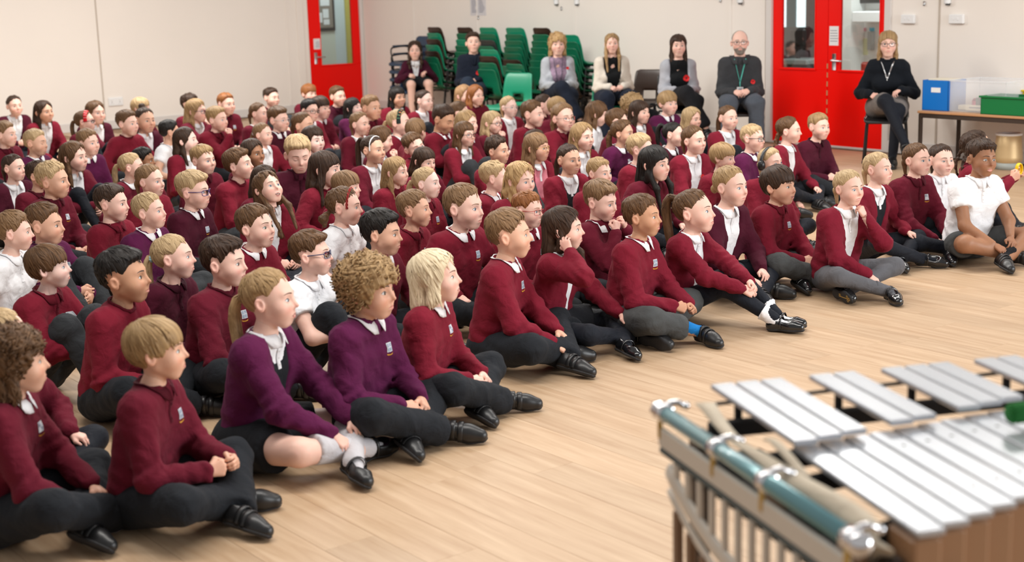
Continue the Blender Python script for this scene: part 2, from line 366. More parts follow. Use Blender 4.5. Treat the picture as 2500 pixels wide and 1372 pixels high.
HEADS = {}
def head_mesh(var, h):
    """cached (verts, quads, extra patches) in head coordinates; extras = (verts, faces, material index)"""
    key = (tuple(sorted(var.items())), h)
    if key in HEADS: return HEADS[key]
    fn = lambda P: head_sdf(P, var)
    V, Q = mesh_sdf(fn, (-.105, -.125, -.135), (.105, .115, .125), h)
    V = relax(V, Q, 1, .35)
    ex = []
    def proj(xz, off):
        xz = np.asarray(xz, float); O = np.stack([xz[:, 0], np.full(len(xz), .12), xz[:, 1]], 1)
        H = march(fn, O, np.tile(A(0, -1, 0), (len(O), 1)), .13, 30)
        e = .002
        nx = fn(H + A(e, 0, 0)) - fn(H - A(e, 0, 0)); ny = fn(H + A(0, e, 0)) - fn(H - A(0, e, 0)); nz = fn(H + A(0, 0, e)) - fn(H - A(0, 0, e))
        N = np.stack([nx, ny, nz], 1); N /= np.linalg.norm(N, axis=1)[:, None] + 1e-9
        return H + N * off
    def patch(top, bot, off, m, rows=4):
        top = np.asarray(top, float); bot = np.asarray(bot, float); n = len(top)
        t = np.linspace(0, 1, rows)
        g = top[:, None] * (1 - t)[None, :, None] + bot[:, None] * t[None, :, None]
        ex.append((proj(g.reshape(-1, 2), off), gridfaces(n, rows)[:, ::-1], m))
    closed = var.get('eyes') == 'closed'
    m = var.get('mouth', '')
    for s in (-1, 1):
        ex_, ez = s * .031, -.0035
        u = np.linspace(-1, 1, 13)
        x = ex_ + .0152 * u
        sq = 1 if not m == 'smile' else .8
        up = ez + (.0072 * sq * (1 - np.abs(u)**2.2)) + .0012 * u * s
        dn = ez - (.0054 * sq * (1 - np.abs(u)**2.2)) + .0012 * u * s
        if closed:
            up = dn + .0012
        else:
            patch(np.c_[x, up], np.c_[x, dn], .0006, 1, 5)
            # iris and pupil, then a white dot painted on as a catchlight
            gx = ex_ + var.get('gx', 0.) ; a = np.linspace(0, 2 * PI, 17)[:-1]
            for r, off, mm in ((.0069, .0010, 2), (.0034, .0013, 3)):
                cx = gx + r * np.cos(a); cz = ez + .0012 + r * np.sin(a)
                lim_u = np.interp(cx, x, up) - .0002; lim_d = np.interp(cx, x, dn) + .0002
                cz = np.clip(cz, lim_d, lim_u)
                p = proj(np.vstack([np.c_[cx, cz], [[gx, ez + .001]]]), off); i = np.arange(16)
                ex.append((p, np.stack([np.full(16, 16), (i + 1) % 16, i], 1), mm))
            k = proj([[gx + .0022, ez + .0032]], .0016)[0]; a4 = np.arange(6) * PI / 3
            ex.append((np.vstack([k + np.c_[.0009 * np.cos(a4), 0 * a4, .0009 * np.sin(a4)], [k]]), np.stack([np.full(6, 6), (np.arange(6) + 1) % 6, np.arange(6)], 1), 1))
        w = .0021 * (1 - .5 * np.abs(u))
        patch(np.c_[x, up + w], np.c_[x, up - .0003], .0014, 3, 3)
        # brow
        u = np.linspace(0, 1, 10); bx = s * (.0125 + .036 * u); bz = .0205 + .0050 * np.sin(u * 2.6) - .0035 * u + var.get('brow', 0)
        w = .0022 * (1 - u**2 * .7)
        patch(np.c_[bx, bz + w], np.c_[bx, bz - w], .0010, 4, 3)
    u = np.linspace(-1, 1, 13); c = .0045 if m == 'smile' else 0.
    x = .0205 * u; op = {'open': .003, 'smile': .0035, 'big': .0095}.get(m, .0)
    mid = -.0628 + c * u**2 * 1.1
    upl = mid + .0072 * (1 - np.abs(u)**1.8) - .0012 * np.exp(-(u / .12)**2)
    dnl = mid - (.0085 + op * 1.2) * (1 - np.abs(u)**2)
    g0 = mid + op * .35 * (1 - u**2); g1 = mid - op * 1.3 * (1 - u**2) - .0006 * (1 - u**2)
    patch(np.c_[x, upl], np.c_[x, g0], .0006, 5, 4); patch(np.c_[x, g1], np.c_[x, dnl], .0006, 5, 4)
    patch(np.c_[x, g0], np.c_[x, g1], .0003, 6, 3)
    if m in ('smile', 'big'):
        patch(np.c_[x * .8, g0], np.c_[x * .8, g0 * .45 + g1 * .55 if m == 'smile' else g0 * .7 + g1 * .3], .0012, 1, 3)
    # blush: cheeks, nose tip, ears
    B = np.exp(-(((np.abs(V[:, 0]) - .04) / .02)**2 + ((V[:, 2] + .036) / .02)**2)) * (V[:, 1] > .02) * .8
    B += np.exp(-((V[:, 0] / .012)**2 + ((V[:, 2] + .03) / .012)**2)) * (V[:, 1] > .085) * .7 + (np.abs(V[:, 0]) > .077) * .5
    keep = V[:, 2] > -.128
    HEADS[key] = (V, Q, ex, np.clip(B, 0, 1), fn)
    return HEADS[key]

# ------------------------------------------------------------------ hands (right hand: wrist at origin, fingers +Y, palm facing -Z, thumb on -X... mirrored for left)
HANDS = {}
def hand_mesh(curl, h):
    key = (curl, h)
    if key in HANDS: return HANDS[key]
    S = .138 / .17
    pr = [((0, -.035, 0), (0, .01, 0), .019, .0175)]
    fing = [(-.027, .066, .058, .0083), (-.0085, .072, .066, .0086), (.0095, .069, .061, .0082), (.026, .060, .049, .0073)]
    for i, (x, y0, L, r) in enumerate(fing):
        k = A(x, y0, .002 - abs(i - 1.3) * .002)
        pr.append(((x * .5, .012, 0), k, .0150, .0118))
        a = .25 + curl * 1.05 + .07 * i; p = k; dirx = x * 2.2
        for seg, (fr, add) in enumerate(((.46, 0), (.31, curl * 1.2 + .12), (.23, curl * .8 + .1))):
            a += add
            q = p + L * fr * A(dirx * (1 - curl), math.cos(a), -math.sin(a))
            pr.append((p, q, r * (1 - .07 * seg), r * (1 - .07 * (seg + 1)))); p = q
    b = A(-.022, .018, -.004); c = A(-.046, .045, -.014 - .012 * curl); d = A(-.050 + .022 * curl, .073, -.022 - .014 * curl)
    pr += [(b, c, .0135, .0105), (c, d, .0100, .0082)]
    pr = [(np.asarray(a) * S, np.asarray(b) * S, ra * S, rb * S) for a, b, ra, rb in pr]
    def fn(P):
        Q = P * A(1, 1, 1)
        d = None
        for i, (a, b, ra, rb) in enumerate(pr):
            e = cone(Q, a, b, ra, rb)
            if d is None: d = e; continue
            palm = i in (1, 5, 9, 13) or i >= 17
            d = smin(d, e, .008 if palm else .0022)
        return d
    V, Q = mesh_sdf(fn, (-.065, -.045, -.085), (.05, .128, .03), h)
    HANDS[key] = (relax(V, Q, 1, .25), Q)
    return HANDS[key]

SHOES = {}
def shoe_parts(kind, h):
    """foot along +Y, sole at z=0, ankle at origin height ~.06; child length .205"""
    key = (kind, h)
    if key in SHOES: return SHOES[key]
    def body(P):
        d = cone(P, (0, -.035, .030), (0, .07, .026), .030, .031)
        d = smin(d, cone(P, (0, .07, .024), (.004, .115, .022), .032, .026), .03)
        d = smin(d, cone(P, (0, -.032, .03), (0, -.028, .062), .030, .026), .02)
        d = smin(d, cone(P, (0, -.02, .055), (0, .055, .038), .026, .024), .02)
        return d
    def shoe(P):
        d = body(P)
        d = smax(d, -(P[:, 2] - .001), .004)
        if kind == 'jane':
            op = cone(P, (0, -.02, .10), (0, .055, .082), .044, .040)
            d = smax(d, -op, .004)
        else:
            d = smax(d, -(cone(P, (0, -.03, .095), (0, -.02, .13), .030, .03)), .006)
        return d
    V, Q = mesh_sdf(shoe, (-.045, -.075, -.006), (.05, .15, .10), h)
    def sole(P):
        d = np.maximum(body(P) - .003, np.maximum(P[:, 2] - .013, -P[:, 2] - .0005)); return d
    V2, Q2 = mesh_sdf(sole, (-.045, -.075, -.006), (.05, .15, .02), h * .9)
    straps = []
    if kind == 'jane': ys, w = (.018,), .006
    elif kind == 'velcro': ys, w = (.008, .038), .011
    else: ys, w = (), 0
    for y in ys:
        a = np.linspace(-.35, PI + .35, 15)
        O = np.stack([.1 * np.cos(a), np.full(15, y), .03 + .1 * np.sin(a)], 1)
        Hh = march(body, O, np.stack([-np.cos(a), 0 * a, -np.sin(a)], 1), .1, 30, .0025)
        g = np.stack([Hh + A(0, -w, 0), Hh + A(0, -w * .8, 0) + (Hh - A(0, y, .03)) * .08, Hh + A(0, w * .8, 0) + (Hh - A(0, y, .03)) * .08, Hh + A(0, w, 0)], 1)
        straps.append((g.reshape(-1, 3), gridfaces(15, 4)))
    SHOES[key] = (V, Q, V2, Q2, straps)
    return SHOES[key]
# ------------------------------------------------------------------ hair
def _line(phi, xs, zs): return np.interp(np.degrees(phi), xs, zs)
HL = {  # hairline height against the angle from the front
    'crop': ([0, 28, 48, 62, 74, 84, 90, 112, 120, 150, 180], [.068, .064, .052, .030, .000, -.006, .024, .024, -.020, -.058, -.066]),
    'tied': ([0, 28, 50, 66, 80, 90, 112, 120, 150, 180], [.078, .071, .055, .035, .012, .022, .022, -.020, -.052, -.060]),
    'mop':  ([0, 35, 55, 70, 85, 115, 130, 180], [.026, .026, .018, -.012, -.008, -.010, -.050, -.080]),
    'long': ([0, 10, 30, 48, 58, 70, 180], [.090, .070, .055, .032, -.020, -.13, -.16]),
    'longf': ([0, 38, 50, 58, 70, 180], [.026, .022, .010, -.04, -.13, -.16]),
    'bald': ([0, 30, 60, 74, 84, 90, 112, 120, 150, 180], [.2, .2, .2, .012, .000, .024, .024, -.020, -.055, -.060]),
    'curly': ([0, 38, 55, 66, 180], [.034, .028, .0, -.06, -.11]),
}
def hair_def(style, o):
    """-> (sdf function, lower bound, upper bound, hairline kind)"""
    kind = {'crop': 'crop', 'swoop': 'crop', 'mop': 'mop', 'long': 'long', 'longf': 'longf', 'longs': 'long', 'bob': 'long', 'tied': 'tied', 'pony': 'tied', 'knot': 'tied', 'braids': 'tied', 'bun': 'tied',
            'curly': 'curly', 'curlyl': 'curly', 'curlyb': 'curly', 'curlyt': 'tied', 'wavy': 'long', 'bald': 'bald'}[style]
    xs, zs = HL[kind]
    TAILC = .72
    sd = o.get('seed', 0); L = 1.45 if 'xl' in o else (.95 if 'bobl' in o else 1.)
    hi = 'high' in o; lg = 'long' in o
    def fn(P):
        X = np.abs(P[:, 0]); z = P[:, 2]
        phi = np.arctan2(X, P[:, 1])
        sc = ell(P, (0, -.014, .027), (.0735, .094, .082))
        zl = _line(phi, xs, zs)
        if style == 'longs': zl = np.where((P[:, 0] > -.03) & (phi < .9), np.minimum(zl, .040 - .5 * np.maximum(.03 - P[:, 0], 0) + .3 * np.maximum(P[:, 0] - .02, 0)), zl)
        up = np.clip((z - .025) / .06, 0, 1)
        rag = .004 * np.sin(phi * 23 + sd) + .003 * np.sin(phi * 41 + 2 * sd + P[:, 0] * 60)
        if kind == 'crop':
            sh = 'short' in o
            t = (.0035 if not 'crewtop' in o else .006) + (.007 if sh else .014 + (.006 if style == 'swoop' else 0)) * up
            zl = zl + rag * .8
        elif kind == 'bald': t = .002
        elif kind == 'mop': t = .012 + .007 * up; zl = zl + rag
        elif kind == 'tied': t = .0065 + .002 * up + (.008 if style == 'curlyt' else 0)
        elif kind == 'curly': t = (.026 if style == 'curly' else .019) + .006 * up; zl = zl + 2 * rag
        else: t = .010 + .004 * up; zl = zl + rag * .6
        if style in ('longs', 'bob', 'wavy'): t = t + .003
        if kind in ('crop', 'tied'): t = t * np.clip((z - zl) / .028 + .10, .05, 1)
        elif kind in ('long', 'longf'): t = t * np.clip((z - zl) / .02 + .3, .25, 1)
        d = smax(sc - t, (zl - z) * .75, .006)
        if style == 'swoop': d = smin(d, ell(P, (.012, .052, .088), (.050, .040, .020)), .02)
        if 'crewtop' in o: d = smin(d, ell(P, (0, .045, .084), (.052, .036, .018)), .02)
        if kind in ('long', 'longf', 'curly') and style not in ('curly', 'curlyb'):
            bt = {'bob': -.105, 'curlyl': -.115}.get(style, -.225 * L)
            n = d
            for s in (-1, 1):
                q = cone(P, (s * .036, -.072, .0), (s * .046, -.082, -.10), .036, .036)
                q = smin(q, cone(P, (s * .046, -.082, -.10), (s * .050, -.095, bt), .034, .022), .02)
                q = smin(q, cone(P, (s * .068, -.012, -.01), (s * .070, -.020, -.10), .0150, .022), .02)
                if bt < -.13 and 'fr' in o: q = smin(smin(q, cone(P, (s * .070, .0, -.06), (s * .078, .060, -.15), .020, .019), .02), cone(P, (s * .078, .060, -.15), (s * .066, .085, bt), .019, .010), .02)
                elif bt < -.13: q = smin(q, cone(P, (s * .070, -.018, -.10), (s * (.080), -.012 + (.045 if 'xl' in o else .02), bt), .022, .010), .02)
                if kind == 'longf' or style in ('bob', 'wavy'): q = smin(q, cone(P, (s * .067, .020, .03), (s * .071, .010, -.085), .009, .012), .015)
                n = smin(n, q, .015)
            d = smax(n, -(z - bt + .010 * np.sin(P[:, 0] * 90 + sd) + .006 * np.sin(P[:, 0] * 210)), .01)
            d = np.maximum(d, -(ell(P, (0, .055, -.03), (.052, .068, .085))))
        if style in ('tied',):
            d = smin(d, ell(P, (0, -.112, -.022), (.026, .022, .026)), .012)
            if not 'side' in o: d = smin(d, cone(P, (0, -.115, -.04), (0, -.105, -.13), .018, .008), .012)
        if style == 'knot':
            d = smin(d, ell(P, (0, -.035, .128), (.030, .028, .024)), .01)
            for s in (-1, 1): d = smin(d, smin(cone(P, (s * .062, -.045, .0), (s * .075, -.05, -.11), .026, .026), cone(P, (s * .075, -.05, -.11), (s * .082, -.03, -.21), .026, .012), .02), .02)
        if style in ('pony', 'curlyt', 'bun'):
            if style == 'bun': pts = [(.03, -.098, -.035), (.05, -.118, -.065), (.055, -.112, -.10)]; rr = [.022, .036, .018]
            elif hi: pts = [(0, -.088, .072), (0, -.125, .088), (0, -.155, .045), (0, -.160, -.05)] + ([(.012, -.150, -.16), (.02, -.13, -.27)] if lg else [(.0, -.145, -.13)]); rr = [.017, .022, .028, .027] + ([.022, .008] if lg else [.009])
            else: pts = [(0, -.098, .012), (0, -.128, .006), (0, -.147, -.05), (0, -.145, -.13)] + ([(.05, -.115, -.21), (.09, -.06, -.27)] if lg else [(0, -.130, -.19)]); rr = [.016, .020, .026, .024] + ([.019, .007] if lg else [.008])
            if style == 'curlyt': rr = [r * 1.5 for r in rr]
            for a, b, ra, rb in zip(pts[:-1], pts[1:], rr[:-1], rr[1:]): d = smin(d, cone(P, a, b, ra * TAILC, rb * TAILC), .010)
        if style in ('braids', 'curlyb'):
            for s in (-1, 1):
                for i in range(9):
                    t_ = i / 8; c = A(s * (.050 + .035 * t_), -.088 + .01 * t_ - .03 * math.sin(t_ * 3), -.03 - .19 * t_)
                    d = smin(d, ell(P, c + A(.004 * (-1)**i, 0, 0), (.0155 - .006 * t_, .0145 - .006 * t_, .015)), .005)
        if kind == 'curly' or style in ('curlyt', 'bun') or 'curlytop' in o:
            am = .0065 if kind == 'curly' else .003
            d = d - am * (np.sin(P[:, 0] * 150 + 2 * np.sin(P[:, 2] * 90 + sd)) * np.sin(P[:, 1] * 150 + 2 * np.sin(P[:, 0] * 80)) * np.sin(P[:, 2] * 140 + sd) * 1.6)
        elif style == 'bald' and 'beard' in o:
            bd = smax(smax(head_sdf(P, {'adult': 1.}) - .0016, z + .050 + .25 * np.maximum(np.abs(P[:, 0]) - .03, 0) - np.where(np.abs(P[:, 0]) < .02, .008, 0), .004), .028 - P[:, 1], .004)
            d = np.minimum(d, smax(bd, -ell(P, (0, .095, -.0645), (.019, .03, .0085)), .002))
        elif style == 'wavy': d = d - .004 * np.sin(P[:, 2] * 75 + 1.2 * np.sin(phi * 5 + sd))
        th = np.arctan2(P[:, 0], -P[:, 1] * .9 - z * .45 - .02)
        d = d - .0013 * np.sin(th * 26 + 3 * np.sin(th * 7 + sd)) * (kind not in ('bald',))
        if 'tuft' in o: d = d - .0045 * up * np.sin(P[:, 0] * 110 + sd) * np.sin(P[:, 1] * 120 + P[:, 0] * 40)
        return d
    zlo = -.14 if kind in ('crop', 'tied', 'mop', 'bald') else -.17
    if style in ('long', 'longf', 'longs', 'wavy'): zlo = -.225 * L - .03
    if style in ('pony', 'knot', 'braids', 'curlyb', 'curlyt', 'tied', 'bun'): zlo = -.30 if lg else -.25
    return fn, (-.13, -.205, zlo), (.13, .135, .165), kind

def tail_pts(style, o):
    hi, lg = 'high' in o, 'long' in o
    if hi: return [(0, -.088, .072), (0, -.125, .088), (0, -.155, .045), (0, -.160, -.05)] + ([(.012, -.150, -.16), (.02, -.13, -.27)] if lg else [(.0, -.145, -.13)])
    return [(0, -.098, .012), (0, -.128, .006), (0, -.147, -.05), (0, -.145, -.13)] + ([(.05, -.115, -.21), (.09, -.06, -.27)] if lg else [(0, -.130, -.19)])
def ribbons(Pm, cen, wmin, wmax, rs, keep=None):
    """flattened tapered locks along Pm (n, m, 3), bulging away from cen (n, m, 3)"""
    n, m = Pm.shape[:2]; t = np.linspace(0, 1, m)
    T = np.gradient(Pm, axis=1); O = Pm - cen; N = np.cross(T, O); N /= np.linalg.norm(N, axis=2)[..., None] + 1e-9
    wd = rs.uniform(wmin, wmax, n)[:, None] * np.sqrt(np.clip(1 - t**2.5, .03, 1)) * np.minimum(1, .35 + 3 * t)
    U = np.cross(N, T); U /= np.linalg.norm(U, axis=2)[..., None] + 1e-9; U *= np.sign((U * O).sum(2))[..., None]
    V = np.stack([Pm - N * wd[..., None] - U * .0012, Pm + U * (wd[..., None] * .4), Pm + N * wd[..., None] - U * .0012], 2).reshape(-1, 3)
    return V, (gridfaces(m, 3)[None] + (np.arange(n) * m * 3)[:, None, None]).reshape(-1, 4)
def hanging(fn, style, o, n, sd):
    """locks that fall down the outside of long hair"""
    rs = np.random.RandomState(sd + 3); m = 9
    L = 1.45 if 'xl' in o else (.95 if 'bobl' in o else 1.); bt = {'bob': -.105, 'curlyl': -.115}.get(style, -.225 * L)
    ph = rs.uniform(1.15, PI, n) * rs.choice([-1, 1], n); t = np.linspace(0, 1, m)
    z = .045 + (bt - rs.uniform(-.02, .03, n)[:, None] - .045) * t
    a = ph[:, None] + rs.normal(0, .10, n)[:, None] * t + (.10 * np.sin(t * 11 + rs.rand(n)[:, None] * 6) if style in ('wavy', 'curlyl') else .03 * np.sin(t * 5 + rs.rand(n)[:, None] * 6))
    D = np.stack([np.sin(a), np.cos(a), 0 * a], -1); c = np.stack([0 * z, 0 * z - .035, np.maximum(z, bt + .02)], -1)
    H = march(fn, (c + D * .17).reshape(-1, 3), -D.reshape(-1, 3), .15, 22).reshape(n, m, 3)
    r = np.linalg.norm(H - c, axis=2)
    ok = (r > .03).all(1)
    for k in range(1, m): ok &= np.abs(r[:, k] - r[:, k - 1]) < .03
    H[..., 2] = z
    Pm = (H + D * rs.uniform(.0005, .004, n)[:, None, None])[ok]
    if len(Pm) == 0: return None
    return ribbons(Pm, c[ok] * A(1, 1, 0) + Pm * A(0, 0, 1), .004, .009, rs)
def tail_locks(style, o, n, sd):
    rs = np.random.RandomState(sd + 1); pts = np.array(tail_pts(style, o)); m = 10
    P = catmull(pts, m); _, T, N, B = frames_along(P)
    rr = np.interp(np.linspace(0, 1, m), [0, .2, .45, .7, .9, 1], [.012, .017, .022, .021, .015, .006])
    a = rs.rand(n) * 2 * PI; q = np.sqrt(rs.uniform(.5, 1.15, n)); tw = rs.normal(0, .5, n); t = np.linspace(0, 1, m)
    al = a[:, None] + tw[:, None] * t
    Pm = P[None] + (rr[None] * q[:, None])[..., None] * (np.cos(al)[..., None] * N + np.sin(al)[..., None] * B)
    Pm = Pm + T[-1] * (rs.uniform(-.01, .03, n)[:, None, None] * (t**3)[None, :, None])
    return ribbons(Pm, np.broadcast_to(P[None], Pm.shape), .004, .0085, rs)
def hair_attrs(V, style, sd):
    w = A(0, -.42, .91); a1 = A(1, 0, 0); a2 = np.cross(w, a1)
    q = V - A(0, -.02, .02)
    x, y = q @ a1, q @ a2; th = np.arctan2(y, x)
    K = 11.
    c = np.hypot(x, y) * 14 - V[:, 2] * 4
    return K * np.cos(th) + sd, K * np.sin(th), c

def hair_locks(fn, head, style, kind, o, n, sd):
    """tapered locks laid over the hair mass, all marched in one go"""
    rs = np.random.RandomState(sd + 7)
    w = A(0, -.42, .91); a1 = A(1, 0, 0); a2 = np.cross(w, a1); cen = A(0, -.014, .02)
    m = 7
    th = rs.rand(n) * 2 * PI
    if kind in ('mop', 'longf'): th[: n // 2] = rs.normal(-PI / 2, .75, n // 2)
    r0 = rs.uniform(.15, 1.0, n); ln = {'crop': .55, 'mop': .9, 'tied': .5, 'curly': .5, 'bald': 0}.get(kind, .9) * rs.uniform(.7, 1.3, n)
    if kind == 'crop': r0 = rs.uniform(.1, 1.15, n)
    t = np.linspace(0, 1, m)
    ang = r0[:, None] + ln[:, None] * t
    tw = th[:, None] + rs.normal(0, .18, n)[:, None] * t + (.35 * np.sin(t * 5 + rs.rand(n)[:, None] * 6) if kind == 'curly' else 0)
    D = np.cos(ang)[..., None] * w + np.sin(ang)[..., None] * (np.cos(tw)[..., None] * a1 + np.sin(tw)[..., None] * a2)
    D = D.reshape(-1, 3)
    f2 = lambda P: np.minimum(fn(P), head(P) - .002)
    H = march(f2, cen + D * .19, -D, .16, 22)
    lift = np.tile(t**2, n) * np.repeat(rs.uniform(.000, .006 if kind != 'tied' else .002, n), m) + .0008
    Pm = (H + D * lift[:, None]).reshape(n, m, 3)
    # drop locks that slide over the face
    e = Pm[:, -1]; lim = {'crop': .045, 'tied': .06, 'mop': .008, 'long': .03, 'longf': .004, 'curly': .012}.get(kind, .0)
    ph = np.arctan2(np.abs(e[:, 0]), e[:, 1])
    bad = (ph < 1.0) & (e[:, 2] < lim)
    bad |= (ph >= 1.0) & (ph < 1.5) & (e[:, 2] < (.0 if kind in ('crop', 'tied') else -.05))
    bad |= (ph >= 1.5) & (ph < 2.1) & (e[:, 2] < (.015 if kind in ('crop', 'tied') else -.05))
    Pm = Pm[~bad]; n = len(Pm)
    if n == 0: return None
    T = np.gradient(Pm, axis=1); O = (Pm - cen); N = np.cross(T, O); N /= np.linalg.norm(N, axis=2)[..., None] + 1e-9
    wd = rs.uniform(.0035, .0075, n)[:, None] * np.sqrt(np.clip(1 - t**2.2, .02, 1)) * np.minimum(1, .35 + 3 * t)
    U = O / (np.linalg.norm(O, axis=2)[..., None] + 1e-9)
    V = np.stack([Pm - N * wd[..., None] - U * .0012, Pm + U * (wd[..., None] * .45), Pm + N * wd[..., None] - U * .0012], 2).reshape(-1, 3)
    g = gridfaces(m, 3)
    F = (g[None] + (np.arange(n) * m * 3)[:, None, None]).reshape(-1, 4)
    return V, F

HAIRS = {}
def hair_mesh(style, o, headfn, h, nlocks, sd):
    o = dict(o); o['seed'] = sd % 4
    fn, lo, hi, kind = hair_def(style, o)
    V, Q = mesh_sdf(fn, lo, hi, h)
    V = relax(V, Q, 1, .3)
    g = [(V, Q, 0)]
    if nlocks and kind != 'bald':
        L = hair_locks(fn, headfn, style, kind, o, nlocks, sd)
        if L: g.append((L[0], L[1], 0))
    if nlocks and (kind in ('long', 'longf') or style == 'curlyl'):
        L = hanging(fn, style, o, int(nlocks * 1.1), sd)
        if L: g.append((L[0], L[1], 0))
    if nlocks and style == 'pony':
        L = tail_locks(style, o, max(14, nlocks // 3), sd); g.append((L[0], L[1], 0))
    if kind == 'curly' and nlocks:   # ringlets
        rs = np.random.RandomState(sd); Vs, Fs = [], []; b = 0
        nn = nlocks * 2
        D = rs.normal(size=(nn, 3)); D[:, 2] = D[:, 2] * .9 + .15; D /= np.linalg.norm(D, axis=1)[:, None]
        D = D[~((D[:, 1] > .35) & (D[:, 2] < .25)) & (D[:, 2] > -.85)]
        O = march(fn, A(0, -.014, .02) + D * .2, -D, .17, 20)
        for p, d in zip(O, D):
            a = np.cross(d, A(0, 0, 1) + rs.normal(size=3) * .3); a /= np.linalg.norm(a); c = np.cross(d, a)
            r = rs.uniform(.006, .010); k = np.linspace(0, rs.uniform(5, 9), 12); ax = a * .5 - A(0, 0, 1) * .8
            pts = p + d * .002 + r * (np.cos(k)[:, None] * d + np.sin(k)[:, None] * a) + ax * (k * .0024)[:, None]
            v, f = tube(pts, np.linspace(.0036, .0022, 12), 4, False); Vs.append(v); Fs.append(f[0] + b); b += len(v)
        g.append((np.vstack(Vs), np.vstack(Fs), 0))
    allV = np.vstack([x[0] for x in g])
    ha, hb, hc = hair_attrs(allV, style, sd)
    return g, dict(ha=ha, hb=hb, hc=hc)
# ------------------------------------------------------------------ people
def unit(v): v = np.asarray(v, float); return v / (np.linalg.norm(v) + 1e-12)
def rotz(a): c, s = math.cos(a), math.sin(a); return np.array([[c, -s, 0], [s, c, 0], [0, 0, 1.]])
def rotx(a): c, s = math.cos(a), math.sin(a); return np.array([[1., 0, 0], [0, c, -s], [0, s, c]])
def roty(a): c, s = math.cos(a), math.sin(a); return np.array([[c, 0, s], [0, 1., 0], [-s, 0, c]])
def frame_y(y, z):
    y = unit(y); z = np.asarray(z, float); z = unit(z - y * (z @ y)); return np.stack([np.cross(y, z), y, z], 1)
def ik(a, b, l1, l2, hint):
    a = np.asarray(a, float); b = np.asarray(b, float); v = b - a; d = np.linalg.norm(v); u = v / d
    if d > (l1 + l2) * .985: b = a + u * (l1 + l2) * .985; d = (l1 + l2) * .985
    t = (l1 * l1 - l2 * l2 + d * d) / (2 * d); r = math.sqrt(max(l1 * l1 - t * t, 0))
    h = np.asarray(hint, float); h = unit(h - u * (h @ u))
    return a + u * t + h * r, b
def mir(v): return A(-v[0], v[1], v[2])

LEGS = {  # right then left: knee, ankle, toe direction, upper-side direction of the foot
 'cross': [((.245, .245, .150), (-.060, .310, .058), (-.42, .90, -.06), (.55, .0, .85)), ((-.245, .245, .150), (.075, .370, .055), (.42, .90, -.06), (-.50, .0, .88))],
 'cross2': [((.240, .250, .185), (-.055, .375, .055), (-.35, .93, -.05), (.60, 0, .8)), ((-.250, .240, .150), (.080, .300, .060), (.55, .83, -.08), (-.75, 0, .65))],
 'up': [((.105, .265, .345), (.080, .440, .075), (.12, .99, 0), (0, 0, 1)), ((-.105, .265, .345), (-.080, .440, .075), (-.12, .99, 0), (0, 0, 1))],
 'upfar': [((.075, .295, .225), (.030, .560, .070), (-.05, .99, .05), (0, 0, 1)), ((-.115, .285, .265), (-.055, .540, .070), (-.02, .99, .05), (0, 0, 1))],
 'sole': [((.245, .245, .150), (.010, .400, .055), (.50, .86, -.04), (.30, .1, .9)), ((-.245, .235, .140), (.150, .215, .050), (.30, .95, 0), (-.96, .05, .22))],
 'side': [((.215, .285, .125), (-.070, .400, .055), (-.9, .40, .0), (-.1, .35, .9)), ((-.225, .265, .105), (.085, .430, .052), (.70, .70, -.02), (-.35, .3, .9))],
 'chair': [((.105, .365, .455), (.110, .385, .075), (.10, 1, 0), (0, 0, 1)), ((-.105, .365, .455), (-.110, .385, .075), (-.10, 1, 0), (0, 0, 1))],
 'chaircross': [((-.005, .385, .525), (-.150, .500, .230), (-.25, .85, -.45), (0, .5, .85)), ((-.090, .365, .455), (-.060, .385, .075), (0, 1, 0), (0, 0, 1))],
}
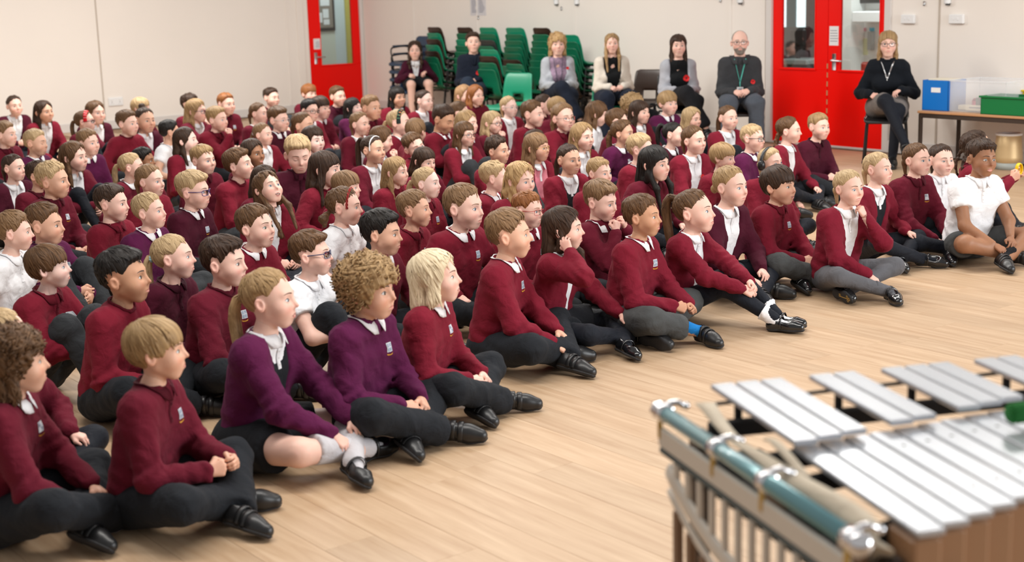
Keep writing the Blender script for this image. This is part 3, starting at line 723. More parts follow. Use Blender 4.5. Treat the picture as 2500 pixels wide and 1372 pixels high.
ARMS = {  # right hand, left hand: wrist, finger direction, palm normal, curl, elbow hint
 'lap': [((.065, .255, .175), (-.55, .75, -.35), (-.6, -.3, -.7), .5, (.7, -.5, -.5)), ((-.065, .265, .170), (.55, .75, -.35), (.6, -.3, -.7), .5, (-.7, -.5, -.5))],
 'ankle': [((.085, .300, .135), (-.35, .85, -.45), (-.2, -.3, -.9), .3, (.8, -.4, -.3)), ((-.050, .290, .160), (.45, .8, -.35), (.4, -.2, -.9), .3, (-.8, -.4, -.3))],
 'knees': [((.150, .215, .200), (.3, .9, -.3), (0, 0, -1), .3, (.8, -.5, -.2)), ((-.150, .215, .200), (-.3, .9, -.3), (0, 0, -1), .3, (-.8, -.5, -.2))],
 'hug': [((.045, .350, .255), (-.75, .6, -.3), (-.5, -.8, .1), .35, (.8, -.3, -.4)), ((-.030, .370, .225), (.75, .55, -.35), (.5, -.8, 0), .35, (-.8, -.3, -.4))],
 'hugfar': [((.085, .400, .225), (-.45, .80, -.35), (-.4, -.7, -.4), .4, (.8, -.3, -.3)), ((-.005, .415, .240), (.55, .70, -.35), (.4, -.7, -.4), .4, (-.8, -.3, -.2))],
 'ear': [(('H', .118, .040, -.100), (-.22, -.42, .88), (-.95, .15, .0), .35, (.75, .45, -.6)), ((-.090, .350, .165), (.25, .85, -.5), (.3, 0, -.9), .25, (-.8, -.4, -.3))],
 'chin': [((.060, .300, .140), (-.15, .85, -.5), (-.1, -.3, -.9), .25, (.8, -.5, -.3)), (('H', -.040, .098, -.178), (.38, -.22, .9), (.25, -.9, .3), .75, (-.5, .3, -.8))],
 'mouth': [(('H', .045, .150, -.142), (-.42, -.15, .88), (-.25, -.95, .1), .8, (.5, .1, -.85)), ((-.05, .25, .18), (.6, .7, -.35), (.5, -.3, -.7), .5, (-.7, -.5, -.5))],
 'mouth2': [(('H', .048, .140, -.150), (-.35, -.15, .9), (-.3, -.95, .1), .8, (.5, .1, -.85)), (('H', -.048, .150, -.145), (.35, -.1, .9), (.3, -.95, .1), .6, (-.5, .1, -.85))],
 'hold': [((.110, .300, 'h-.200'), (-.35, .75, .55), (-.8, -.1, .3), .5, (.7, -.2, -.7)), ((-.060, .320, 'h-.200'), (.35, .75, .55), (.8, -.1, .3), .5, (-.7, -.2, -.7))],
 'down': [((.215, .245, .090), (.3, .85, -.45), (0, 0, -1), .15, (.8, -.6, 0)), ((-.09, .28, .16), (.5, .8, -.3), (.4, -.2, -.9), .4, (-.8, -.4, -.3))],
 'clasp': [((.075, .270, .205), (-.55, .80, .10), (-.75, -.3, -.2), .75, (.7, -.5, -.5)), ((-.045, .300, .210), (.65, .75, .10), (.8, -.3, -.2), .7, (-.7, -.5, -.5))],
 'fist': [((.060, .285, .180), (-.45, .85, -.1), (-.7, -.3, -.5), .95, (.7, -.5, -.5)), ((-.070, .310, .165), (.6, .75, -.2), (.7, -.3, -.5), .9, (-.7, -.5, -.5))],
 'shin': [((.085, .345, .150), (-.25, .75, -.6), (-.2, -.5, -.8), .4, (.8, -.3, -.4)), ((-.075, .345, .160), (.3, .75, -.6), (.2, -.5, -.8), .4, (-.8, -.3, -.4))],
 'adult': [((.060, .235, .185), (-.75, .55, -.25), (-.5, -.4, -.75), .45, (.45, -.75, -.4)), ((-.060, .245, .190), (.75, .55, -.25), (.5, -.4, -.75), .45, (-.45, -.75, -.4))],
 'adultknee': [((.110, .205, .200), (-.6, .75, -.25), (-.5, -.4, -.75), .45, (.55, -.75, -.3)), ((-.100, .200, .230), (.65, .6, -.3), (.3, .3, -.9), .45, (-.55, -.75, -.3))],
}
PERSONS = []
def person(loc, yaw, s, hz, lean, hyaw, hpitch, hroll, P):
    """loc: seat point on the ground; yaw: body azimuth; hz: head centre height / s; hyaw: head azimuth. P: options"""
    lod = P.get('lod', 1)
    hR = (.0042, .0055, .0072)[lod]; hS = (.0095, .0125, .0155)[lod]; hL = (.0105, .0145, .0185)[lod]
    zp = P.get('zp', 0.); hs = P.get('hs', 1.); big = P.get('big', 1.12); sd = P.get('seed', 0)
    root = empty('person', (loc[0], loc[1], loc[2] if len(loc) > 2 else 0.), yaw - PI / 2, P['label'], P.get('cat', 'child'), P.get('group'))
    root.scale = (s, s, s)
    U = lambda x, y, z: A(x, y, z + zp)
    hz = hz + zp
    Hc = A(P.get('hx', 0.), lean, hz)
    HR = rotz(hyaw - yaw) @ rotx(hpitch) @ roty(hroll)
    tw = np.clip(hyaw - yaw, -.9, .9) * .25      # a little shoulder turn
    zs = hz - .170
    ysh = lean * .62 - .004
    RT = rotz(tw)
    sh = [RT @ A(.112 * big, 0, 0) + A(0, ysh, zs), RT @ A(-.112 * big, 0, 0) + A(0, ysh, zs)]
    nb = A(0, ysh + .012, zs + .015)
    hb = Hc + HR @ (A(0, -.024, -.085) * hs)
    # limbs
    legs = LEGS[P.get('legs', 'cross')]
    hips = [U(.078, .0, .090), U(-.078, .0, .090)]
    kz = zp if P.get('legs', '').startswith('chair') else 0
    J = []
    for i in (0, 1):
        k, an, td, ud = [A(*q) for q in legs[i]]
        if kz: k = k + A(0, 0, kz - .36); an = an if (i == 1 or 'cross' not in P['legs']) else an + A(0, 0, kz - .36)
        J.append((k, an, unit(td), unit(ud)))
    hands = []
    ar = P.get('armdef') or ARMS[P.get('arms', 'lap')]
    for i in (0, 1):
        w, fd, pn, cu, hint = ar[i]
        fd, pn = A(*fd), A(*pn)
        if w[0] == 'H': w = Hc + HR @ (A(*w[1:]) * hs); fd = HR @ fd; pn = HR @ pn
        else: w = A(w[0], w[1], (hz + float(w[2][1:])) if isinstance(w[2], str) else w[2] + zp)
        if 'aj' in P: w = w + P['aj'][i]
        e, w = ik(sh[i], w, .222 * (1 + .3 * (big - 1)), .192, hint)
        hands.append((e, w, unit(fd), unit(pn), cu))
    pose_k = .045
    # ---- garments as distance fields
    def torso(Q, off=0.):
        q = Q * A(1, 1.12, 1)
        t = cone(q, U(.050 * big, -.0, .115), A(.056 * big, (ysh - .012) * 1.12, zs - .085), .088 * big + off, .083 * big + off)
        t = smin(t, cone(q, U(-.050 * big, -.0, .115), A(-.056 * big, (ysh - .012) * 1.12, zs - .085), .088 * big + off, .083 * big + off), .05)
        if P.get('cat') == 'woman' : t = smin(t, ell(Q, A(0, ysh + .055, zs - .115), (.105, .055 + off, .058)), .04)
        t = smin(t, cone(Q, sh[0], sh[1], .046 + off, .046 + off), .05)
        t = smin(t, cone(Q, A(.062 * big, ysh - .005, zs + .002), nb + A(0, -.004, .012), .046 + off, .046 + off), .045)
        t = smin(t, cone(Q, A(-.062 * big, ysh - .005, zs + .002), nb + A(0, -.004, .012), .046 + off, .046 + off), .045)
        return t
    def arms(Q, r0=.049, r1=.044, r2=.0345, end=1.0, k=.02):
        d = None
        for i in (0, 1):
            e, w = hands[i][:2]
            if end < 1:
                a = cone(Q, sh[i], sh[i] + (e - sh[i]) * end, r0, r1)
            else:
                a = smin(cone(Q, sh[i], e, r0 * big, r1 * big), cone(Q, e, w + (e - w) * .06, r1 * big, r2), k)
            d = a if d is None else np.minimum(d, a)
        return d
    top = P.get('top', 'SW'); short = top[0] == 'P'; cardi = top[0] == 'C' and top != 'CREW'
    fo = .0046 if lod < 2 else .0035
    def folds(Q):
        f = fo * wob(Q, 52, sd % 7) + fo * .7 * wob(Q * A(1, 1, 1.6), 105, sd % 5 + 11, 2)
        for i in (0, 1):
            e = hands[i][0]; q = Q - e; r2 = (q * q).sum(1)
            ax = unit(hands[i][1] - sh[i])
            f = f + .0065 * np.sin((q @ ax) * 125 + 2 * np.sin(q[:, 2] * 40 + sd)) * np.exp(-r2 / .006)
        zz = Q[:, 2] - zp - .16
        f = f + .0042 * np.sin(Q[:, 2] * 95 + 3 * np.sin(Q[:, 0] * 22 + sd) + 2 * np.sin(Q[:, 1] * 25)) * np.exp(-(zz / .075)**2)
        return f
    neckhole = lambda Q: cone(Q, nb + A(0, -.008, .022), nb + (hb - nb) * 1.2, .037, .054)
    def jumper(Q, cut=True):
        if short:
            ad_ = None
            for i in (0, 1):
                u = unit(hands[i][0] - sh[i]); a = cone(Q, sh[i], sh[i] + u * .15, .054, .060)
                a = smax(a, (Q - sh[i]) @ u - .118, .006); ad_ = a if ad_ is None else np.minimum(ad_, a)
        else: ad_ = arms(Q)
        d = smin(torso(Q, .003), ad_, .045)
        if not short:
            for i in (0, 1):
                e, w = hands[i][:2]; c = w + (e - w) * .16
                d = smin(d, np.abs(cone(Q, w + (e - w) * .05, c, .0335, .035)) - .0025 if False else cone(Q, w + (e - w) * .05, c, .0335, .035), .004)
        d = d + folds(Q)
        hem = U(0, 0, P.get('hem', .062))[2]
        d = smax(d, -(Q[:, 2] - hem), .02)
        if cut:
            d = smax(d, -neckhole(Q), .006)
            if cardi:
                zr = Q[:, 2] - U(0, 0, P.get('vlow', .14))[2]
                xq = (Q - A(0, ysh, 0)) @ RT[:, 0] - P.get('vx', 0.)
                w = np.clip(.012 + zr * P.get('vw', .19), .012, .075)
                wd = np.maximum(np.abs(xq) - w, -(Q[:, 1] - ysh * np.clip((Q[:, 2] - zp) / .4, 0, 1) * .6 - .015))
                wd = np.where((zr > -.12) & (Q[:, 1] < ysh + .15), wd, 1)
                d = smax(d, -wd, .006)
        return d
    # bounds
    pts = np.array([sh[0], sh[1], hands[0][0], hands[1][0], hands[0][1], hands[1][1], nb, U(.14, .12, .05), U(-.14, -.12, .05), hb])
    lo, hi = pts.min(0) - .085, pts.max(0) + .085
    skin = P['skinmat']
    # ---- body: head + neck + trunk and limbs + hands
    HV, HQ, ex, blush, hfn = head_mesh(P['var'], hR)
    X = lambda v: np.asarray(v) @ (HR * hs).T + Hc
    groups = [(X(HV), HQ, 0)]
    att = [blush]
    bare = P.get('bare', False)
    armr = (.037, .030, .022) if not short else (.038, .031, .0225)
    def bodyf(Q):
        d = torso(Q, -.016)
        d = smin(d, arms(Q, *armr), .03)
        d = smin(d, cone(Q, nb + A(0, -.004, -.02), hb, .046 if not P.get('man') else .052 * hs, .0405 * hs if not P.get('man') else .049 * hs), .03)
        for i in (0, 1):
            k, an = J[i][:2]
            q = smin(cone(Q, hips[i], k, .070 if bare else .055, .050 if bare else .042), cone(Q, k, an, .049 if bare else .04, .031 if bare else .027), .02)
            d = smin(d, q, .02)
        if not kz: d = smax(d, -(Q[:, 2] - .004), .01)
        return d
    bl, bh = lo.copy(), hi.copy()
    for i in (0, 1):
        bl = np.minimum(bl, np.minimum(J[i][0], J[i][1]) - .09); bh = np.maximum(bh, np.maximum(J[i][0], J[i][1]) + .09)
    hB = .010 if (short or bare) and lod == 0 else (.013 if (short or bare) else .0175)
    BV, BQ = mesh_sdf(bodyf, bl, bh + A(0, 0, .03), hB); BV = relax(BV, BQ, 1, .4)
    inn = np.linalg.norm((BV - Hc), axis=1) < .0        # nothing trimmed: the neck runs up into the head
    groups.append((BV, BQ, 0)); att.append(np.zeros(len(BV)))
    for i in (0, 1):
        e, w, fd, pn, cu = hands[i]
        v, q = hand_mesh(cu, (.0042, .0055, .0075)[lod])
        R = frame_y(fd, -pn); v = v * A(1 if i == 0 else -1, 1, 1) * (hs * P.get('hand', 1.) if hs <= 1 else hs)
        groups.append((v @ R.T + w + fd * .004, q if i == 0 else q[:, ::-1], 0)); att.append(np.full(len(v), .25))
    for v, f, m in ex: groups.append((X(v), f, m)); att.append(np.zeros(len(v)))
    me = build_mesh('body', groups, [skin, M_EYE, P.get('iris', M_IRIS[0]), M_DARK, P['browmat'], P.get('lips', M_LIP), M_MOUTH], attrs={'blush': np.concatenate(att)})
    link('body', me, root)
    # ---- hair
    g, ha = hair_mesh(P['hair'], P.get('ho', {}), hfn, (.0052, .0066, .0085)[lod] if P['hair'] in ('crop', 'swoop', 'mop', 'bald') else (.0060, .0075, .0095)[lod], P.get('locks', (150, 80, 36)[lod]), sd)
    hme = build_mesh('hair', [(X(v), f, m) for v, f, m in g], [P['hairmat']], attrs=ha)
    ho = link('hair', hme, root)
    # ---- jumper / cardigan / polo shirt
    JV, JQ = mesh_sdf(jumper, lo, hi, hS); JV = relax(JV, JQ, 1, .3)
    jn = {'S': 'jumper', 'C': 'cardigan', 'P': 'polo_shirt'}[top[0]] if top != 'CREW' else 'jumper'
    jo = link(jn, build_mesh(jn, [(JV, JQ, 0)], [P['topmat']]), root)
    jf = lambda Q: jumper(Q, False)
    if cardi:
        def inner(Q): return smax(smax(torso(Q, -.005) + .5 * folds(Q), -neckhole(Q), .005), -(Q[:, 2] - U(0, 0, .075)[2]), .01)
        sh_lo, sh_hi = A(-.2, -.16, zp + .05), A(.2, ysh + .2, zs + .10)
        V, Q = mesh_sdf(inner, sh_lo, sh_hi, hS); V = relax(V, Q, 1, .3)
        ic = V[Q].mean(1)
        link('polo_shirt', build_mesh('polo_shirt', [(V, Q, 0)], [P.get('shirtmat', M_WHITE)]), root)
        if top == 'CP':
            def pina(Q):
                d = torso(Q, -.0025) + .4 * folds(Q)
                d = np.maximum(d, (Q[:, 2] - (zs - .055)) - .05 * np.clip(np.abs(Q[:, 0]) - .03, 0, .05) / .05 * 1.6)
                return smax(d, -(Q[:, 2] - U(0, 0, .07)[2]), .01)
            V, Q = mesh_sdf(pina, sh_lo, sh_hi, hS)
            link('pinafore', build_mesh('pinafore', [(V, Q, 0)], [M_BLACKF]), root)
        jf2 = lambda Q: torso(Q, -.004)
    else: jf2 = jf
    # ---- collar
    ctype = top[1] if len(top) > 1 else 'W'
    if top in ('CW', 'CP', 'SW', 'PW', 'SB'):
        n = 27; a = np.linspace(math.radians(17), math.radians(343), n) + PI / 2 + tw
        fr = np.abs(np.linspace(-1, 1, n))**5
        axis = unit(hb - nb); c0 = nb + axis * .030
        dirs = np.stack([np.cos(a), np.sin(a), 0 * a], 1)
        rin = .0455 * (1.12 if P.get('man') else 1)
        back = np.clip(-(dirs @ (RT @ A(0, 1, 0))), 0, 1)
        tall = .55 if 'thin' in P else 1.
        top_in = c0 + dirs * rin + axis * (.006 + .012 * back)[:, None] * tall
        low_in = c0 + dirs * (rin - .001) - axis * .022
        rows = [low_in, top_in, top_in + dirs * .0035]
        rout = (.069 + .006 * (1 - back) + .006 * fr) * (1.1 if P.get('man') else 1) * (.85 if 'thin' in P else 1)
        O = c0 + dirs * rout[:, None] + axis * .06
        Hh = march(jf2, O, np.tile(-axis, (n, 1)), .098, 30, .0070)
        mid = rows[2] * .5 + Hh * .5 + dirs * .003 + axis * .007
        rows += [mid, Hh, Hh - dirs * .002 - axis * .003, mid - dirs * .003]
        g = np.stack(rows, 1)
        nr = len(rows); F = gridfaces(n, nr)
        caps = np.array([[(0 if e == 0 else n - 1) * nr + k for k in (2, 3, 4, 5)] for e in (0, 1)])
        nm = 'shirt_collar'
        link(nm, build_mesh(nm, [(g.reshape(-1, 3), [F, caps], 0)], [P.get('collarmat', M_WHITE) if ctype != 'B' else P['topmat2']]), root)
        if ctype == 'B' or short or cardi:      # button placket
            n2 = 9; z = np.linspace(nb[2] - .012, nb[2] - .095, n2); fw = RT @ A(0, 1, 0); sd_ = RT @ A(1, 0, 0)
            gl = []
            for xx, off in ((-.010, .0005), (-.0085, .0035), (.0085, .0035), (.010, .0005)):
                O = A(0, ysh, 0) + sd_ * xx + fw * .2 + A(0, 0, 1) * z[:, None]
                gl.append(march(jf2, O, np.tile(-fw, (n2, 1)), .2, 30, off))
            g = np.stack(gl, 1)
            pl = link('button_placket', build_mesh('placket', [(g.reshape(-1, 3), gridfaces(n2, 4), 0)], [P.get('collarmat', M_WHITE) if ctype != 'B' else P['topmat2']]), root)
            if lod == 0:
                bt = []
                for zz in (nb[2] - .03, nb[2] - .055, nb[2] - .08):
                    p = march(jf2, (A(0, ysh, zz) + fw * .2)[None], -fw[None], .2, 30, .0042)[0]
                    v, f = lathe([(0, .0012), (.0035, .0010), (.0040, 0)], 10); bt.append((v @ frame_y(A(0, 0, 1), fw).T + p, f, 0))
                link('button', build_mesh('button', bt, [M_BUTTON if ctype != 'B' else P['topmat2']]), pl)
    if top == 'CREW' or top == 'CO':
        n = 33; a = np.linspace(0, 2 * PI, n); dirs = np.stack([np.cos(a), np.sin(a), 0 * a], 1); axis = unit(hb - nb)
        O = nb + dirs * (.0555 * (1.12 if P.get('man') else 1)) + axis * .07
        Hh = march(jf if top == 'CREW' else jf2, O, np.tile(-axis, (n, 1)), .12, 30, .0005)
        if top == 'CREW':
            v, f = tube(Hh, .0062, 7, False); link('neck_rib', build_mesh('neck_rib', [(v, f, 0)], [P['topmat2']]), jo)
    # ---- emblem, poppy, lanyard
    def chest(x, z, off=.002, f=None):
        x = np.atleast_1d(np.asarray(x, float)); z = np.atleast_1d(np.asarray(z, float))
        fw = RT @ A(0, 1, 0); sd_ = RT @ A(1, 0, 0)
        O = A(0, ysh, 0) + sd_ * x[:, None] + fw * .22 + A(0, 0, 1) * z[:, None]
        return march(f or jf, O, np.tile(-fw, (len(x), 1)), .24, 30, off)
    if P.get('emblem') and not short:
        xc, zc = -.064, zs - .068; g = []
        def pt(x0, x1, z0, z1, off, m, n=3):
            xx, zz = np.meshgrid(np.linspace(x0, x1, n), np.linspace(z0, z1, n), indexing='ij')
            g.append((chest(xc + xx.ravel(), zc + zz.ravel(), off), gridfaces(n, n), m))
        pt(-.0155, .0155, -.018, .018, .0012, 0)
        for i in (-1, 1):
            for j in (-1, 1): pt(i * .0070 - .0055, i * .0070 + .0055, j * .0082 - .0066, j * .0082 + .0066, .0020, 1)
        a = np.linspace(-1, 1, 7)
        xx = np.stack([a * .0165, a * .0150], 1); zz = np.stack([-.0235 - .004 * (1 - a**2), -.0290 - .004 * (1 - a**2)], 1)
        g.append((chest(xc + xx.ravel(), zc + zz.ravel(), .0014), gridfaces(7, 2), 2))
        link('window_emblem', build_mesh('emblem', g, [M_EMB0, M_EMB1, M_EMB2]), jo, label='grey four-pane emblem with yellow arc')
    if P.get('poppy'):
        rs = np.random.RandomState(sd); px, pz, pr = P['poppy']
        c = chest([px], [zs + pz], .004)[0]; R = frame_y(A(0, 0, 1), RT @ A(.15, .97, .15))
        g = []
        for k in range(4):
            a = k * PI / 2 + .4; uu = np.linspace(-.85, .85, 7)
            r = np.stack([np.zeros(7), np.full(7, pr * .6), np.full(7, pr) * (1 - .12 * uu**2)], 1)
            v = np.stack([r * np.cos(a + uu[:, None]), r * np.sin(a + uu[:, None]), .0015 + .25 * r * (1 + .3 * np.sin(5 * uu[:, None])) + .0006 * k], -1).reshape(-1, 3)
            g.append((v @ R.T + c, gridfaces(7, 3), 0))
        v, f = lathe([(0, .007), (pr * .25, .006), (pr * .28, .001)], 10); g.append((v @ R.T + c, f, 1))
        link('poppy', build_mesh('poppy', g, [M_POPPY, M_DARK]), root, label='red paper poppy with black centre')
    if P.get('lanyard'):
        col, drop, badge = P['lanyard']; g = []
        tipz = zs - drop
        for s_ in (-1, 1):
            z = np.linspace(zs + .045, tipz, 9); x = np.interp(z, [tipz, zs + .045], [.002, .044]) * s_
            pl_ = chest(x, z, .004)
            v, f = tube(pl_, .0055, 6, True, 1, .4); g.append((v, f, 0))
        tip = chest([0], [tipz], .004)[0]
        v, f = tube(np.stack([tip, tip - A(0, -.002, .02), tip - A(0, -.004, .045)]), .004, 6); g.append((v, f, 0))
        ln = link('lanyard', build_mesh('lanyard', g, [col]), root)
        if badge:
            v, f = bevbox(tip - A(0, -.008, .075), (.050, .004, .062), .001); v2, f2 = bevbox(tip - A(0, -.0105, .072), (.030, .001, .034), .0004)
            link('id_badge', build_mesh('id_badge', [(v, f, 0), (v2, f2, 1)], [M_WHITEP, M_EMB1]), ln)
    # ---- trousers, skirt, tights
    lg = P.get('leg', 'trousers'); lm = P.get('legmat', M_TROUSER)
    def trou(Q):
        d = ell(Q, U(0, -.004, .095), (.128 * big, .108, .098))
        for i in (0, 1):
            k, an = J[i][:2]; th = (.088, .068, .060, .062) if lg == 'trousers' else (.072, .052, .049, .033)
            if lg == 'shorts': th = (.084, .078, 0, 0); 
            if lg in ('shorts', 'skirt'):
                e = hips[i] + (k - hips[i]) * (.72 if lg == 'shorts' else .78)
                q = cone(Q, hips[i], e, .080, .078)
                q = smax(q, (Q - e) @ unit(k - hips[i]) - .012, .008)
            else:
                end = an + (k - an) * (P.get('hemup', .10) if lg == 'trousers' else .0)
                q = smin(cone(Q, hips[i], k, th[0], th[1]), cone(Q, k, end, th[2], th[3]), .025)
                if lg == 'trousers': q = smax(q, (Q - end) @ unit(an - k) - .02, .006)
            d = smin(d, q, .03 if lg != 'skirt' else .14)
        q2 = .0045 * wob(Q, 48, sd % 6 + 3) + .003 * wob(Q, 100, sd % 4, 2)
        d = d + (q2 if lg == 'trousers' else q2 * .35)
        if not kz: d = smax(d, -(Q[:, 2] - .003), .012)
        else: d = d
        return d
    if lg != 'none':
        tl = np.minimum(bl, U(-.15, -.13, -.005)); th_ = np.array([bh[0], bh[1], max(U(0, 0, .22)[2], J[0][0][2] + .1, J[1][0][2] + .1)])
        tl[2] = -.02 if not kz else min(J[0][1][2], J[1][1][2]) - .08
        V, Q = mesh_sdf(trou, tl, th_, hL); V = relax(V, Q, 1, .3)
        nm = {'trousers': 'trousers', 'tights': 'tights', 'shorts': 'shorts', 'skirt': 'skirt'}[lg]
        link(nm, build_mesh(nm, [(V, Q, 0)], [lm]), root)
    if P.get('skirt'):
        old = lg
        def skf(Q):
            d = ell(Q, U(0, -.0, .10), (.145, .125, .105) if not kz else (.130, .115, .095))
            for i in (0, 1):
                k = J[i][0]; e = hips[i] + (k - hips[i]) * P['skirt'][1]
                d = smin(d, smax(cone(Q, hips[i], e, .092 if not kz else .080, .088 if not kz else .070), (Q - e) @ unit(k - hips[i]) - .02, .01), .10 if not kz else .06)
            d = d + .004 * wob(Q, 45, sd % 5)
            return d if kz else smax(d, -(Q[:, 2] - .004), .012)
        V, Q = mesh_sdf(skf, np.minimum(bl, U(-.17, -.15, -.02)), np.array([bh[0], bh[1], U(0, 0, .34)[2]]), hL)
        link('skirt', build_mesh('skirt', [(V, Q, 0)], [P['skirt'][0]]), root)
    # ---- socks and shoes
    kind = P.get('shoe', 'velcro')
    for i in (0, 1):
        k, an, td, ud = J[i]
        R = frame_y(td, ud)
        if i: R = R @ np.diag([1, 1, 1.])
        V, Q, V2, Q2, st = shoe_parts(kind, (.0060, .0085, .012)[lod])
        fs = P.get('foot', 1.)
        T = lambda v: (np.asarray(v) * A(1 if i == 0 else -1, 1, 1) * fs - A(0, -.022, .062) * fs) @ R.T + an
        low = min(T(V2)[:, 2].min(), T(V)[:, 2].min())
        sh_ = A(0, 0, max(.002 - low, -.03 if not (kz and i == 0 and 'cross' in P['legs']) else 0)) if low < .03 else A(0, 0, 0)
        fl = (lambda q: q) if i == 0 else flip
        so = link('shoe', build_mesh('shoe', [(T(V) + sh_, fl(Q), 0)], [P.get('shoemat', M_SHOE)]), root)
        link('sole', build_mesh('sole', [(T(V2) + sh_, fl(Q2), 0)], [M_SOLE]), so)
        if P.get('solekey') and i == 1:
            g = []
            for (cx, cy) in ((0, .118), (-.0105, .102), (.0105, .102)):
                a_ = np.linspace(0, 2 * PI, 17); ri = np.stack([np.stack([cx + q * np.cos(a_), cy + q * np.sin(a_), np.full(17, -.0012)], 1) for q in (.0045, .0095)], 1)
                g.append((T(ri.reshape(-1, 3)) + sh_, gridfaces(17, 2), 0))
            for c_, z_ in (((0, .055, -.0012), (.0048, .080, .0012)), ((-.008, .022, -.0012), (.014, .005, .0012)), ((-.008, .034, -.0012), (.014, .004, .0012)), ((-.0135, .028, -.0012), (.004, .016, .0012))):
                v_, f_ = box(c_, z_); g.append((T(v_) + sh_, f_, 0))
            link('key_emblem', build_mesh('key', g, [plain('gold_print', (.45, .30, .08), .45, .4)], smooth=False), so, label='gold key emblem on the shoe sole')
        if lod < 2:
            for a, b in st: link('strap', build_mesh('strap', [(T(a) + sh_, fl(b), 0)], [P.get('shoemat', M_SHOE)]), so)
        sk = P.get('sock')
        if lod < 2 and (sk or kind == 'jane'):
            up = P.get('sockup', .28)
            foot0 = T(A(0, .055, .031)[None])[0] + sh_; heel = T(A(0, -.018, .045)[None])[0] + sh_
            e = an + sh_ * .5 + (k - an) * up
            def sockf(Qp):
                d = smin(cone(Qp, heel, foot0, .0215, .0185), cone(Qp, heel, e, (.0245 if up < .4 else .037) if not P.get('frill') else .030, .034 if up < .4 and not P.get('frill') else (.041 if up < .4 else .055)), .03)
                d = smax(d, (Qp - e) @ unit(k - an) - .0, .003)
                if P.get('frill'):
                    rr = cone(Qp, e - unit(k - an) * .012, e, .041, .049) + .003 * np.sin(np.arctan2((Qp - e)[:, 0], (Qp - e)[:, 1]) * 9)
                    d = np.minimum(d, smax(rr, np.abs((Qp - e) @ unit(k - an) + .008) - .012, .003))
                return d
            pp = np.stack([foot0, heel, e])
            V, Q = mesh_sdf(sockf, pp.min(0) - .06, pp.max(0) + .06, .008 if lod == 0 else .011)
            link('sock', build_mesh('sock', [(V, Q, 0)], [sk or lm]), root)
    # ---- things worn on the head
    if P.get('glasses'):
        gm = P['glasses']; g = []
        rr = P.get('rim', .0013); rnd = P.get('round', 4.)
        a = np.linspace(0, 2 * PI, 25)
        for s_ in (-1, 1):
            c, sn = np.cos(a), np.sin(a)
            x = s_ * .0325 + .0235 * np.sign(c) * np.abs(c)**(2 / rnd); z = -.005 + .0165 * np.sign(sn) * np.abs(sn)**(2 / rnd)
            y = .0960 - 6. * np.maximum(np.abs(x) - .01, 0)**2 * 1.5
            v, f = tube(X(np.stack([x, y, z], 1)), rr * hs * 1.0, 5, False); g.append((v, f, 0))
            t = np.linspace(0, 1, 6)
            tp = np.stack([s_ * np.interp(t, [0, .15, 1], [.0560, .0700, .0790]), np.interp(t, [0, .15, 1], [.0800, .0700, -.022]), np.interp(t, [0, .8, 1], [.004, .004, -.006])], 1)
            v, f = tube(X(tp), rr * 1.1, 5); g.append((v, f, 1 if P.get('temple') else 0))
        v, f = tube(X(np.array([[-.010, .0965, -.001], [0, .0985, .001], [.010, .0965, -.001]])), rr, 5); g.append((v, f, 0))
        go = link('glasses', build_mesh('glasses', g, [gm] + ([P['temple']] if P.get('temple') else [])), root)
        lens = []
        for s_ in (-1, 1):
            c, sn = np.cos(a[:-1]), np.sin(a[:-1])
            x = s_ * .0325 + .0230 * np.sign(c) * np.abs(c)**(2 / rnd); z = -.005 + .0160 * np.sign(sn) * np.abs(sn)**(2 / rnd)
            y = .0960 - 9. * np.maximum(np.abs(x) - .01, 0)**2
            v = X(np.vstack([np.stack([x, y, z], 1), [[s_ * .0325, .0955 - .0045, -.005]]])); i = np.arange(24)
            lens.append((v, np.stack([np.full(24, 24), i, (i + 1) % 24], 1), 0))
        link('lens', build_mesh('lens', lens, [M_LENS]), go)
    hfn2, _, _, _ = hair_def(P['hair'], dict(P.get('ho', {}), seed=sd % 4))
    def over(y0, tilt, a0, n=25):
        a = np.linspace(-a0, a0, n); D = np.stack([np.sin(a), np.full(n, tilt) , np.cos(a)], 1); D /= np.linalg.norm(D, axis=1)[:, None]
        O = A(0, y0, .01) + D * .2
        return march(lambda q: np.minimum(hfn2(q), hfn(q)), O, -D, .17, 25), D
    b = P.get('band')
    if b:
        w, mt = {'polka': (.020, M_POLKA), 'floral': (.019, M_FLORAL), 'white': (.0045, M_WHITEP), 'braid': (.006, M_BRAID)}[b]
        Hh, D = over(.0, .28 if b != 'braid' else .42, 1.75)
        T = np.gradient(Hh, axis=0); T /= np.linalg.norm(T, axis=1)[:, None]; N = np.cross(D, T)
        if b == 'braid':
            g = []
            for ph in (0, PI):
                k = np.linspace(0, 40, 90); c = np.stack([np.interp(np.linspace(0, 24, 90), np.arange(25), Hh[:, j]) for j in range(3)], 1)
                Dd = np.stack([np.interp(np.linspace(0, 24, 90), np.arange(25), D[:, j]) for j in range(3)], 1); Nn = np.stack([np.interp(np.linspace(0, 24, 90), np.arange(25), N[:, j]) for j in range(3)], 1)
                v, f = tube(X(c + Dd * (.003 + .002 * np.cos(k + ph))[:, None] + Nn * (.0045 * np.sin(k + ph))[:, None]), .0036, 5); g.append((v, f, 0))
            link('headband', build_mesh('headband', g, [mt]), root, label='braided red hairband')
        else:
            rows = np.stack([Hh + N * (w * q) + D * o_ for q, o_ in ((-1, -.001), (-.9, .0035), (0, .0055), (.9, .0035), (1, -.001))], 1)
            g = [(X(rows.reshape(-1, 3)), gridfaces(25, 5), 0)]
